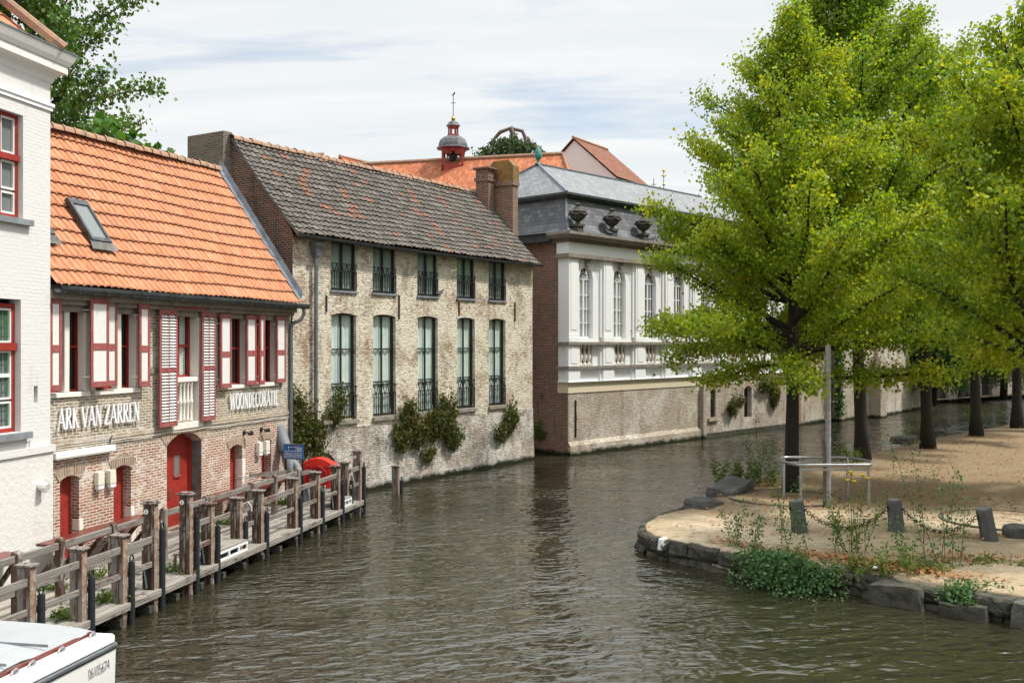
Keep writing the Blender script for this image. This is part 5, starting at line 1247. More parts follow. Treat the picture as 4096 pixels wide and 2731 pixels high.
POSTS = [(0, .1, 1.52, 'wood_grey', 'grey weathered mooring post nearest the boat', 0), (1.2, .1, 1.52, 'wood_grey', 'grey mooring post second from the boat with a looped black fender', 0), (2.3, .1, 1.52, 'wood_grey', 'grey mooring post third from the boat with a peeling brown edge', 0),
         (3.25, .1, 1.92, 'wood_post', 'tall brown mooring post with black plate and leaning stay, left of the gap', 1), (4.45, .1, 1.90, 'wood_post', 'tall peeling mooring post with white number disc in front of the wide red door', 0),
         (5.3, .12, 1.58, 'wood_post', 'dark brown mooring post with steel plate beside the step box', 1), (6.75, .25, 1.47, 'wood_post', 'mooring post with round disc and rope at the end of the step box', 0), (7.45, .1, 1.53, 'wood_post', 'brown mooring post below the third red door', 0),
         (9.25, .1, 1.56, 'wood_post', 'broad brown mooring post before the blue sign', 0), (10.6, .1, 1.53, 'wood_post', 'brown mooring post left of the red lifebuoy box', 0), (11.95, .1, 1.52, 'wood_post', 'brown mooring post with black foot plate in front of the red lifebuoy box', 1),
         (12.85, .2, 1.50, 'wood_post', 'brown mooring post right of the red lifebuoy box', 0), (13.55, .1, 1.74, 'wood_grey', 'tall grey mooring post at the far end of the landing stage', 0)]
for u, v, z, wd, lb, kn in POSTS: mooring_post(u, v, z, wd, lb, 'wood_grey' if wd == 'wood_grey' or rng_.random() < .5 else 'wood_post', True, kn)
for u in (-1.15, -2.4): mooring_post(u, .1, 1.52, 'wood_grey', 'grey mooring post beyond the left edge of the boat cover')
o = mooring_post(0, 0, 1.05, 'wood_grey', 'short lone mooring post standing in the water before the warehouse'); o.location = (-3.68, 31.6, -.18)
o = thing('railing', 'outer grey timber railing between the mooring posts', 'railing', (OD[0], OD[1], 0), AD)
for a, b, lo in ((-2.4, -1.15, 1), (-1.15, 0, 1), (0, 1.2, 1), (1.2, 2.3, 1), (2.3, 3.25, 1), (4.45, 5.3, 1), (6.75, 7.45, 1), (7.45, 9.25, 1), (9.25, 10.6, 1), (10.6, 11.95, 1), (12.85, 13.55, 1)):
    for z, t in ((1.30, .12), (.86, .10))[:1+lo]:
        mb = MB(); mb.box(a+.0, b-.071, .155 if a == 6.75 else .035, .20 if a == 6.75 else .08, z-t/2, z+t/2); mb.build('rail', M['wood_rail'], o, bevel=.008)
mb = MB(); mb.bar((-4.18, 28.0, 1.03), (-3.78, 31.6, .74), .05, .11); mb.build('rail', M['wood_rail'], o)
# inner railing
def uvert(px, v):
    ox, oy = dk(0, v).x, dk(0, v).y; l = math.hypot(*DD); d = (DD[0]/l, DD[1]/l); rx = (px-2048)/3983
    return (rx*oy-ox)/(d[0]-rx*d[1])
IN = [[-2.6, -1.0, .55, 2.26], [3.35, 4.8], [5.2, 7.1, 8.9, 10.3, 12.0]]
IN[0] = [-2.2, uvert(67, 1.2), uvert(241, 1.2), uvert(451, 1.2)]; IN[1] = [uvert(655, 1.2)]; IN[2] = [uvert(828, 1.2), uvert(1004, 1.2), uvert(1098, 1.2), uvert(1190, 1.2)]
for seg, lb in ((IN[0]+[IN[0][-1]+1.1], 'dark near stretch of the inner railing in front of the white house'), (IN[1]+[IN[2][0]-.05], 'middle stretch of the inner railing in front of the wide red door'), (IN[2], 'grey far stretch of the inner railing before the small right doors')):
    near = seg is not IN[2] and lb.startswith('dark')
    o = thing('railing', lb, 'railing', (OD[0], OD[1], 0), AD, 'inner railing stretches')
    for i, u in enumerate(seg):
        mb = MB(); mb.prism([(1.14, .405), (1.27, .405), (1.27, 1.42), (1.205, 1.47), (1.14, 1.42)], 0, u-.06, u+.06); mb.build('post', M['wood_post' if near else 'wood_grey'], o, bevel=.008)
        mb = MB(); mb.box(u-.09, u+.09, 1.10, 1.31, .404, .42); mb.build('foot_plate', M['galv'], o)
    for a, b in zip(seg, seg[1:]):
        for z in (1.33, .85) if not near else (1.33, .80):
            mb = MB(); mb.box(a+.05, b-.05, 1.18, 1.23, z-.06, z+.06); mb.build('rail', M['wood_rail'], o, bevel=.008)
# dark red wall counters on raking struts
for u0, u1, v0, v1, lb in ((-3, 2.9, 2.35, 2.85, 'long dark red wall counter in front of the white house'), (3.6, 6.9, 2.15, 2.72, 'dark red wall counter under the second red door'), (8.4, 10.5, 2.02, 2.5, 'dark red wall counter by the wide red door'), (10.7, 12.9, 1.95, 2.4, 'brown wall counter below the cream wall boxes at the right')):
    o = thing('wall_counter', lb, 'counter', (OD[0], OD[1], 0), AD, 'wall counters on raking struts')
    mb = MB(); mb.box(u0, u1, v0, v1, .98, 1.03); mb.box(u0, u1, v0-.02, v0, .95, 1.03); mb.build('top', M['red_dark'], o, bevel=.006)
    n = max(3, int((u1-u0)/.55))
    for k in range(n):
        u = u0+.15+(u1-u0-.3)*k/(n-1); mb = MB(); mb.bar((u, v1-.03, .42), (u, v0+.08, .97), .06, .08); mb.build('strut', M['wood_post'], o)
# step boxes, life ring box, sign, tarpaulin, ropes
def step_box(u, v, L, lb):
    o = thing('step_box', lb, 'step', dk(u, v, ZD+.005), AD, 'wooden step boxes on the landing stage')
    mb = MB()
    for k in range(4): mb.box(0, L, k*.14, k*.14+.13, .19, .225)
    mb.build('top', M['wood_deck'], o)
    mb = MB(); mb.box(0, L, -.01, .02, 0, .045); mb.box(0, L, -.01, .02, .145, .19)
    for x in (0, L*.33, L*.66, L-.05): mb.box(x, x+.05, -.012, .018, .045, .145)
    mb.build('frame', M['white_metal'], o)
    for x in (0, L-.05): mb = MB(); mb.box(x, x+.05, .5, .53, 0, .19); mb.build('leg', M['wood_grey'], o)
step_box(5.45, -.02, 1.25, 'low step box with white slatted side between two mooring posts'); step_box(12.1, -.0, .72, 'low step box with white slatted side under the red lifebuoy box')
o = thing('stool', 'small grey wooden stool at the near end of the step box', 'stool', dk(4.95, .45, ZD+.005), AD)
MB().box(-.16, .16, -.14, .14, .25, .29).build('seat', M['wood_grey'], o)
for a in (-1, 1):
    for b in (-1, 1): MB().box(a*.13-.02, a*.13+.02, b*.11-.02, b*.11+.02, 0, .25).build('leg', M['wood_grey'], o)
o = thing('lifebuoy_box', 'bright red plastic lifebuoy housing with white rope inside', 'lifebuoy box', dk(12.72, .92, ZD), AD)
mb = MB(); mb.prism([(-.46, 1.02), (-.40, .45), (-.28, .42), (.28, .42), (.40, .45), (.46, 1.02), (.40, 1.10), (.18, 1.22), (0, 1.25), (-.18, 1.22), (-.40, 1.10)], 0, -.05, .16); mb.build('housing', M['red_plastic'], o, bevel=.03)
mb = MB(); mb.prism([(-.52, 1.02), (-.44, 1.11), (-.20, 1.235), (0, 1.27), (.20, 1.235), (.44, 1.11), (.52, 1.02), (.44, 1.0), (-.44, 1.0)], 0, -.10, .19); mb.build('lid', M['red_plastic'], o, bevel=.02)
mb = MB(); mb.tube([(-.075, .27*math.cos(t), .75+.27*math.sin(t)) for t in [k*math.pi/10 for k in range(20)]], .055, 8, closed=True); mb.build('recess_ring', M['red_plastic_dark'], o, smooth='all')
mb = MB(); mb.lathe([(.0, 0), (.24, 0), (.24, .01), (0, .01)], n=18); mb.xform(Matrix.Translation((-.052, 0, .75)) @ Matrix.Rotation(-math.pi/2, 4, 'Y')); mb.build('recess', M['red_plastic_dark'], o)
mb = MB()
for k in range(9): mb.tube([(-.1+.03*math.sin(k*2+j*.9), -.25+.5*j/7, .45+.02*(k % 4)+.03*math.sin(j*1.7+k)) for j in range(8)], .014, 5)
mb.build('rope', M['rope'], o); mb = MB(); mb.box(.02, .10, -.05, .05, 0, .46); mb.build('stand', M['galv'], o)
# blue warning sign, four lines
sp_ = Vector((-5.93, 27.0, 0))
o = thing('warning_sign', 'blue sign with white boat drawing and four lines of white text on two legs', 'sign', (sp_.x, sp_.y, ZD), R(-22)+math.pi*0)
SW, SH, SZ = .64, .385, 1.255
mb = MB(); mb.box(-SW/2, SW/2, 0, .02, SZ, SZ+SH); mb.build('board', M['sign_blue'], o)
mb = MB(); mb.box(-SW/2-.015, SW/2+.015, .002, .025, SZ+SH, SZ+SH+.015); mb.box(-SW/2-.015, SW/2+.015, .002, .025, SZ-.015, SZ); mb.build('rim', M['zinc'], o)
for x in (-.27, .27): mb = MB(); mb.box(x-.02, x+.02, .022, .05, 0, SZ+SH-.02); mb.build('leg', M['iron'], o)
for i, tx in enumerate(('Handen in de boot houden aub !', "Gardez vos mains à l'intérieur svp !", 'Bitte die Hände im Boot halten !', 'Keep your hands inside the boat !')):
    vs, fs = text_mesh(tx, .043, .0015); xs = [v[0] for v in vs]; wd = max(xs)-min(xs); cx = (max(xs)+min(xs))/2; k = .57/wd
    mb = MB(); z0 = SZ+.142-i*.038
    mb.add([((v[0]-cx)*k, -.003-v[2], z0+v[1]) for v in vs], [f[::-1] for f in fs]); mb.build('lettering', M['sign_white'], o)
mb = MB()
T = lambda pts, r=.007: mb.tube([(x*.69, -.003, SZ+z*.69) for x, z in pts], r*.8, 5)
T([(-.24, .47), (-.20, .30), (.10, .30), (.14, .47)]); T([(-.24, .47), (-.12, .455), (.04, .455), (.14, .47)]); T([(-.42, .29), (-.36, .305), (-.30, .285), (-.22, .29)]); T([(.10, .29), (.16, .30)])
mb.build('boat_drawing', M['sign_white'], o)
mb = MB()
for r_ in range(6):
    z = .29+r_*.032; T([(.18, z), (.40, z)], .004)
    for c_ in range(4): x = .19+c_*.06+(.03 if r_ % 2 else 0); T([(x, z), (x, z+.032)], .003)
T([(.18, .29), (.18, .49)], .004); mb.build('wall_drawing', M['sign_white'], o)
mb = MB(); T([(.13, .47), (.20, .52), (.26, .49)], .006); T([(.17, .53), (.24, .46)], .006); mb.build('red_mark', M['red_plastic'], o)
o = thing('tarpaulin_roll', 'rolled grey tarpaulin leaning on the house corner behind the blue sign', 'tarpaulin', (-5.92, 27.4, ZD), 0)
mb = MB(); mb.tube([(.02, 0, .0), (-.14, .2, .6), (-.33, .4, 1.2), (-.56, .62, 1.75), (-.66, .70, 2.02)], [.15, .17, .18, .17, .16], 12); mb.build('roll', M['tarp'], o, smooth=True)
mb = MB(); mb.tube([(.24, -.02, .0), (.12, .1, .5), (-.05, .25, .95), (-.2, .38, 1.15)], [.13, .14, .13, .05], 10); mb.build('flap', M['tarp'], o, smooth=True)
mb = MB(); mb.tube([(-.42-.18*math.cos(t), .45+.19*math.sin(t), 1.36) for t in [k*math.pi/6 for k in range(12)]], .018, 5, closed=True); mb.build('strap', M['rubber'], o)
def rope(pts, lb, r=.013):
    mb = MB(); mb.tube([dk(*p) for p in pts], r, 5); tag(mb.build('rope', M['rope'], smooth='all'), lb, 'rope')
rope([(3.40, .0, 1.6), (3.44, -.06, 1.25), (3.46, .2, .9), (3.5, .42, .56), (3.6, .5, .50), (3.66, .45, .8), (3.5, .1, 1.2)], 'pale rope hanging from the tall mooring post left of the gap')
rope([(6.95, .12, 1.38), (7.0, .05, 1.28), (6.97, .02, 1.18), (7.02, .06, 1.22), (7.0, .1, 1.33)], 'short knotted rope on the mooring post with round disc', .022)
rope([(10.6, 2.2, 1.4), (11.1, 1.9, 1.25), (11.4, 1.5, 1.2), (11.7, 1.3, 1.28)], 'slack rope strung from the last small door to the railing')
rope([(13.0, .05, 1.2), (13.05, 0, .9), (13.02, .1, .6), (13.2, .2, .45)], 'white rope dangling near the far end of the landing stage')
mb = MB(); mb.bar(dk(12.3, 1.25, 1.28), dk(13.55, .5, 1.30), .05, .11); mb.bar(dk(11.4, 2.3, 1.30), dk(12.4, 1.5, 1.30), .05, .11)
tag(mb.build('cross_rail', M['wood_rail']), 'grey cross rail closing off the far end behind the blue sign', 'rail')

# ================================================================== moored boat in the corner
BD = Vector((-.2, -1)); br = Vector((-5.30, 13.28, 0))      # local x runs toward the camera from the stern corner, y away from the canal middle
o = thing('moored_boat', 'white boat with grey cover and black registration number, cut off at the lower left', 'boat', br, math.atan2(-1, -.2))
BL, BW = 7.0, 2.5
def hull_sec(x):
    t = min(1, max(0, x/BL)); w_ = BW/2*(1-.05*(1-t))
    return w_
# in this frame +y points to the right of travel: the dock side is negative y
mb = MB()
sec = [(.06, -.15), (.0, .25), (-.01, .72), (.035, .76), (.035, .80), (0, .82), (0, .90), (.02, .93), (.10, .95)]
nb = len(sec); xs = [0, .02, .5, 1.5, 3, 5, 7]
for x in xs:
    for ins, z in sec: mb.v.append((x+(ins if x < .1 else 0), -ins, z))
    for ins, z in sec[::-1]: mb.v.append((x+(ins if x < .1 else 0), -BW+ins, z))
for i in range(len(xs)-1):
    for k in range(2*nb-1): mb.f.append((i*2*nb+k, i*2*nb+k+1, (i+1)*2*nb+k+1, (i+1)*2*nb+k))
mb.f.append(tuple(range(2*nb)))
mb.build('hull', M['white_paint'], o, smooth=True)
mb = MB(); mb.tube([(7, .02, .78), (.0, .02, .78), (-.025, 0, .78), (-.025, -BW, .78)], .028, 8); mb.tube([(7, .03, .10), (-.03, .03, .10), (-.03, -BW, .10)], .05, 6); mb.build('rubbing_strake', M['zinc'], o, smooth=True)
mb = MB(); mb.box(0, 7, .005, .026, .735, .755); mb.build('dark_line', M['rubber'], o)
mb = MB(); mb.box(.16, 7, -.26, -.20, .93, .985); mb.box(.16, .22, -BW+.2, -.26, .93, .984); mb.build('coaming', M['red_dark'], o)
mb = MB(); nx, ny = 26, 14
for i in range(nx+1):
    for j in range(ny+1):
        x = .12+6.8*i/nx; y = -.26-(BW-.4)*j/ny
        sag_ = .05*math.sin(math.pi*j/ny)+.012*math.sin(x*5.5)*(1 if 0 < j < ny else 1.3)-.02*(j in (0, ny))
        mb.v.append((x, y+(.05*math.sin(x*3.1)*(1 if j == 0 else 0))-(.08*max(0, x-1.2) if j == 0 and x > 1.2 else 0)*.4, .99+sag_+mnoise.noise(Vector((x*1.5, y*1.5, 0)))*.02))
for i in range(nx):
    for j in range(ny): q = i*(ny+1)+j; mb.f.append((q, q+1, q+ny+2, q+ny+1))
mb.build('cover', m_plain('grey_boat_cover', (.34, .36, .37), .55, var=.08, scale=1.5), o, smooth='all')
seam = m_plain('pale_seam', (.27, .285, .29), .6)
for x in (.95, 1.7, 2.45): mb = MB(); mb.box(x, x+.014, -BW+.3, -.3, 1.01, 1.043); mb.build('cover_seam', seam, o)
for x, y in ((.25, -.16), (.9, -.15), (1.45, -.15), (1.75, -.15), (.15, -1.3), (.15, -.5)):
    mb = MB(); mb.tube([(x-.07, y, .97), (x-.03, y, 1.0), (x+.05, y+.01, .99), (x+.09, y+.02, .965)], .014, 5); mb.box(x-.03, x+.03, y-.02, y+.03, .945, .975); mb.build('cover_clip', M['galv'], o)
vs, fs = text_mesh('06105674', .20, .002, .92, -.12)
mb = MB(); mb.add([(.36-v[0]*.62, .016+v[2]+.0, .50+v[1]) for v in vs], fs); mb.build('registration_number', M['iron'], o)

# ================================================================== right bank: quay stones, bollards, chains, tree guard
rnd = random.Random(11)
def along(pl, step):
    out = []; carry = 0
    for a, b in zip(pl, pl[1:]):
        L = math.dist(a, b); s = carry
        while s < L: t = s/L; out.append((a[0]+(b[0]-a[0])*t, a[1]+(b[1]-a[1])*t, math.atan2(b[1]-a[1], b[0]-a[0]))); s += step
        carry = s-L
    return out
o = thing('quay_edge', 'dark mossy stone quay edge round the tip of the tree lined bank', 'quay wall', (3.05, 23.0, 0))
org = Vector((3.05, 23.0, 0))
front = [(15, 13.55), (12, 14.6), (9.8, 15.7), (8.7, 16.9), (7.8, 17.7), (6.9, 18.6), (6.1, 19.35), (5.2, 20.1), (4.3, 20.9), (3.6, 21.7), (3.1, 22.5), (2.97, 23.2), (3.1, 24.1), (3.55, 25.1), (4.3, 26.05), (5.3, 27.8)]
def rowstones(pl, zs, lmin, lmax, m, name, seed, out=0.0, gap=.02):
    r_ = random.Random(seed); mb = MB(); segs = along(pl, .02); i = 0
    while i < len(segs)-6:
        n = int(r_.uniform(lmin, lmax)/.02); j = min(i+n, len(segs)-1)
        a = Vector((segs[i][0], segs[i][1], 0))-org; b = Vector((segs[j][0], segs[j][1], 0))-org
        d = (b-a); L = d.length-gap
        if L > .1:
            ang = math.atan2(d.y, d.x); s0 = len(mb.v); zt = zs[1]+r_.uniform(-.05, .03); dep = r_.uniform(.30, .45); ou = out+r_.uniform(-.03, .07)
            # stones as lumpy boxes: a 4 x 2 x 3 lattice pushed about
            k0 = len(mb.v); NX, NZ = 9, 5
            mb.box(0, L, -dep, ou, zs[0], zt)
            # outward is to the left of travel on this outline
            vs = mb.v[k0:]; del mb.v[k0:]; fs = mb.f[-6:]; del mb.f[-6:]
            grid = []
            for iz in range(NZ+1):
                for ix in range(NX+1):
                    x = L*ix/NX; z = zs[0]+(zt-zs[0])*iz/NZ
                    edge = (ix in (0, NX))+(iz in (0, NZ))
                    bul = ou-.045*edge+mnoise.noise(Vector((x*3+i, z*4, seed)))*.07+mnoise.noise(Vector((x*11+i, z*12, seed)))*.045
                    grid.append((x, bul, z+mnoise.noise(Vector((x*2+i, z, seed+5)))*.03+mnoise.noise(Vector((x*9+i, z*3, seed+5)))*.02))
            b0 = len(mb.v); mb.v += grid
            for iz in range(NZ):
                for ix in range(NX): q = b0+iz*(NX+1)+ix; mb.f.append((q, q+1, q+NX+2, q+NX+1))
            t0 = len(mb.v)
            for ix in range(NX+1): x = L*ix/NX; mb.v.append((x, -dep, zt+mnoise.noise(Vector((x*2+i, 1, seed)))*.03))
            top = b0+NZ*(NX+1)
            for ix in range(NX): mb.f.append((top+ix, top+ix+1, t0+ix+1, t0+ix))
            mb.f.append((b0, top, t0)); mb.f.append((b0+NX, t0+NX, top+NX))
            mb.xform(Matrix.Translation(a) @ Matrix.Rotation(ang, 4, 'Z') @ Matrix.Scale(1, 4, (0, 1, 0)), b0)
        i = j
    return mb.build(name, m, o, fix=False)
fr_ = front[::-1]   # travel from the back round the tip to the right so that outward (water) is on the right; mirror y below
def flip(pl): return pl
rowstones(front, (-.45, .12), .5, 1.0, M['quay_stone'], 'lower_stones', 3, .05)
rowstones(front[:9], (.13, .40), .55, 1.1, M['quay_stone'], 'upper_stones', 5, .06)
rowstones(front[8:], (.13, .44), .5, .9, M['quay_stone'], 'upper_stones', 6, .02)
def block(p, s, rot, m, name, lb, cat, group=None, tilt=(0, 0)):
    mb = MB(); n = 4; x, y, z = s
    bm = bmesh.new(); bmesh.ops.create_cube(bm, size=1); bmesh.ops.subdivide_edges(bm, edges=bm.edges, cuts=3, use_grid_fill=True)
    vs = []
    for v in bm.verts:
        c = Vector((v.co.x*x, v.co.y*y, v.co.z*z)); r_ = sum(abs(k) > .49 for k in v.co)
        c *= (1-.05*(r_-1)); c += mnoise.noise_vector(c*2.3+Vector(p))*.20*min(s)+mnoise.noise_vector(c*6+Vector(p))*.06*min(s); vs.append(tuple(c+Vector((0, 0, z/2))))
    fs = [tuple(v.index for v in f.verts) for f in bm.faces]; bm.free(); mb.add(vs, fs)
    o_ = mb.build(name, m, loc=p); o_.rotation_euler = (tilt[0], tilt[1], rot); return tag(o_, lb, cat, group)
block((8.0, 17.45, -.25), (.75, .55, .48), -.75, M['quay_stone'], 'stone_block', 'squared pale stone block leaning at the water, second from the right', 'stone')
block((8.62, 16.95, -.25), (.34, .40, .66), -.5, M['stone_pale'], 'stone_block', 'upright narrow stone block standing in the water at the right', 'stone', tilt=(0, .12))
block((7.1, 18.3, -.12), (.95, .5, .52), -.72, M['quay_stone'], 'stone_block', 'large flat faced quay block right of the rose shrub', 'stone')
block((10.1, 15.4, -.3), (1.3, .7, .55), -.45, M['quay_stone'], 'stone_block', 'dark submerged block under the overhanging bank at the right', 'stone')
block((11.45, 22.1, .45), (1.0, .5, .30), -.1, M['granite'], 'stone_block', 'grey squared stone lying by the leaning right bollard', 'stone')
block((5.05, 26.3, .25), (1.25, .7, .42), .95, M['granite'], 'stone_block', 'dark sloping stone on the bank edge nearest the tip', 'stone', tilt=(.15, .1))
block((6.25, 28.6, .30), (1.5, .8, .48), .95, M['granite'], 'stone_block', 'larger dark angular stone on the bank edge left of the first linden', 'stone', tilt=(.1, -.12))
block((17.4, 44.2, .35), (1.4, .8, .30), .9, M['stone_pale'], 'stone_block', 'pale flat stone on the far bank edge between the second and third trunks', 'stone')
# bollards
for p, tx, ty, lb in (((6.55, 22.65, .47), -.13, .0, 'dark stone bollard left of the first chain, below the tree guard'), ((8.8, 22.77, .47), -.10, 0, 'dark stone bollard between the two chains'), ((10.42, 21.7, .46), -.22, .02, 'dark stone bollard leaning strongly left at the right end of the chain')):
    o_ = thing('bollard', lb, 'bollard', p, 0, 'dark granite bollards joined by chains')
    mb = MB(); mb.lathe([(.20, -.2), (.185, .05), (.17, .3), (.165, .72), (.145, .755)], n=8, ang=.3); mb.jitter(.008, 0, 4); s = mb.build('shaft', M['granite'], o_)
    mb = MB(); mb.lathe([(.13, .756), (.14, .757), (.0, .76)], n=8, ang=.3); mb.build('top', M['granite_top'], o_)
    mb = MB(); mb.lathe([(.03, .56), (.03, .62)], (.165, 0, 0), 6); mb.lathe([(.03, .56), (.03, .62)], (-.165, 0, 0), 6); mb.build('staple', M['iron'], o_)
    o_.rotation_euler = (0, tx, .2)
rust = m_plain('rusty_chain', (.055, .035, .024), .8, .3, var=.5, scale=20)
for a, b, sag_, lb in (((6.62, 22.6, 1.04), (8.58, 22.7, 1.05), .46, 'rusty spiked chain sagging between the left and middle bollards'), ((8.88, 22.7, 1.04), (10.12, 21.65, 1.03), .44, 'rusty spiked chain sagging between the middle and leaning bollards')):
    a = Vector(a); b = Vector(b); mb = MB(); n = 24
    P = lambda t: a.lerp(b, t)-Vector((0, 0, sag_*4*t*(1-t)))
    for i in range(n):
        p, q = P((i-.1)/n), P((i+1.1)/n); d = (q-p).normalized(); s = d.cross(Vector((0, 0, 1))).normalized(); u_ = s.cross(d)
        if i % 2: s, u_ = u_, s
        mid = (p+q)/2; h = (q-p).length/2
        mb.tube([mid+d*h*math.cos(t)+s*.035*math.sin(t) for t in [k*math.pi/4 for k in range(8)]], .010, 4, closed=True)
        if i % 2 == 0:
            for k in range(3): t = k*math.pi/3; v_ = (s*math.cos(t)+u_*math.sin(t))*.062; mb.bar(mid-v_, mid+v_, .012, .012)
    tag(mb.build('chain', rust, smooth='all'), lb, 'chain')
# tree guard with pole
o = thing('tree_guard', 'grey steel tree guard with hexagonal ring on four legs round a tall pole', 'tree guard', (8.3, 26.6, .49))
hexa = [(-1.12, -.1), (-.86, -.85), (.98, -.85), (1.28, -.1), (.98, .85), (-.86, .85)]
ringp = []
for i in range(6):
    a, b, c = hexa[i-1], hexa[i], hexa[(i+1) % 6]
    for t in (.12, .06): ringp.append((b[0]+(a[0]-b[0])*t, b[1]+(a[1]-b[1])*t, 1.15))
    for t in (.06, .12): ringp.append((b[0]+(c[0]-b[0])*t, b[1]+(c[1]-b[1])*t, 1.15))
mb = MB(); mb.tube(ringp, .042, 8, closed=True); mb.build('top_ring', M['galv'], o, smooth='all')
for y in (-.80, .80): mb = MB(); mb.tube([(-.80, y, 1.02), (.92, y, 1.02)], .028, 8); mb.build('lower_bar', M['galv'], o, smooth=True)
for x, y in ((-.82, -.80), (.94, -.80), (-.82, .80), (.94, .80)): mb = MB(); mb.tube([(x, y, 0), (x, y, 1.02), (x, y*1.03, 1.14)], .040, 8); mb.build('leg', M['galv'], o, smooth=True)
o = thing('wrapped_pole', 'tall pale grey tubular pole with spiral wire standing in the tree guard', 'pole', (8.3, 26.15, .49))
mb = MB(); mb.tube([(0, 0, 0), (0, 0, 4.15), (-.01, 0, 4.25)], [.075, .075, .06], 12); mb.build('tube', m_plain('pale_grey_tube', (.36, .35, .345), .55, .2, var=.2, scale=5), o, smooth=True)
mb = MB(); mb.tube([(.08*math.cos(t*.9), .08*math.sin(t*.9), .3+t*.0235) for t in range(160)], .006, 4); mb.build('wire', M['zinc'], o, smooth='all')
mb = MB(); mb.tube([(-.11, -.03, .0), (-.10, -.03, 1.0), (-.11, -.03, 1.6), (-.12, -.03, 1.72), (-.17, -.03, 1.78)], [.04, .04, .035, .03, .02], 8); mb.build('stake', M['bark_grey'], o, smooth=True)
# iron grates round the trunks
def grate(p, r_, lb):
    o_ = thing('tree_grate', lb, 'grate', p)
    mb = MB(); mb.lathe([(r_-.10, .0), (r_-.10, .03), (r_, .03), (r_, .0)], n=40); mb.f = mb.f[:-2]; mb.build('rim', M['bark_grey'], o_)
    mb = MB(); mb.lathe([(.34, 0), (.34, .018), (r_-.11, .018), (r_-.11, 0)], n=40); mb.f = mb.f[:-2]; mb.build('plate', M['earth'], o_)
grate((7.55, 27.6, .50), 1.55, 'round sunken tree grate at the foot of the first linden'); grate((11.95, 24.1, .50), 1.5, 'round tree grate at the right edge behind the leaning bollard')
# quay lamp
o = thing('quay_lamp', 'small white navigation lamp with orange label fixed on the quay tip', 'lamp', (3.32, 22.05, .36), .9)
mb = MB(); mb.box(-.16, .16, -.10, .04, -.13, .13, .03, .02); mb.build('housing', M['white_metal'], o, bevel=.02)
MB().box(-.05, .06, -.115, -.098, -.05, .10).build('orange_label', m_plain('orange_label_paint', (.75, .30, .02), .5, var=.05), o)
mb = MB(); mb.tube([(-.12, -.09, -.02), (-.14, -.17, -.04)], [.07, .08], 10); mb.build('lamp_head', M['galv'], o); mb = MB(); mb.tube([(.17, -.05, .08), (.24, -.06, .0), (.22, -.06, -.13)], .025, 6); mb.build('conduit', M['galv'], o)
mb = MB(); mb.quad((-.06, 0, 0), (.07, .01, .02), (.05, .05, .05), (-.03, .05, .03)); o = mb.build('litter', M['sign_white'], loc=(6.85, 18.75, .55)); tag(o, 'scrap of white litter among the dry leaves right of the rose shrub', 'litter')
mb = MB(); mb.quad((-.06, 0, 0), (.07, .01, .02), (.05, .07, .05), (-.03, .05, .03)); o = mb.build('litter', M['sign_white'], loc=(10.6, 19.3, .52)); tag(o, 'scrap of white litter on the sandy slope at the right edge', 'litter')

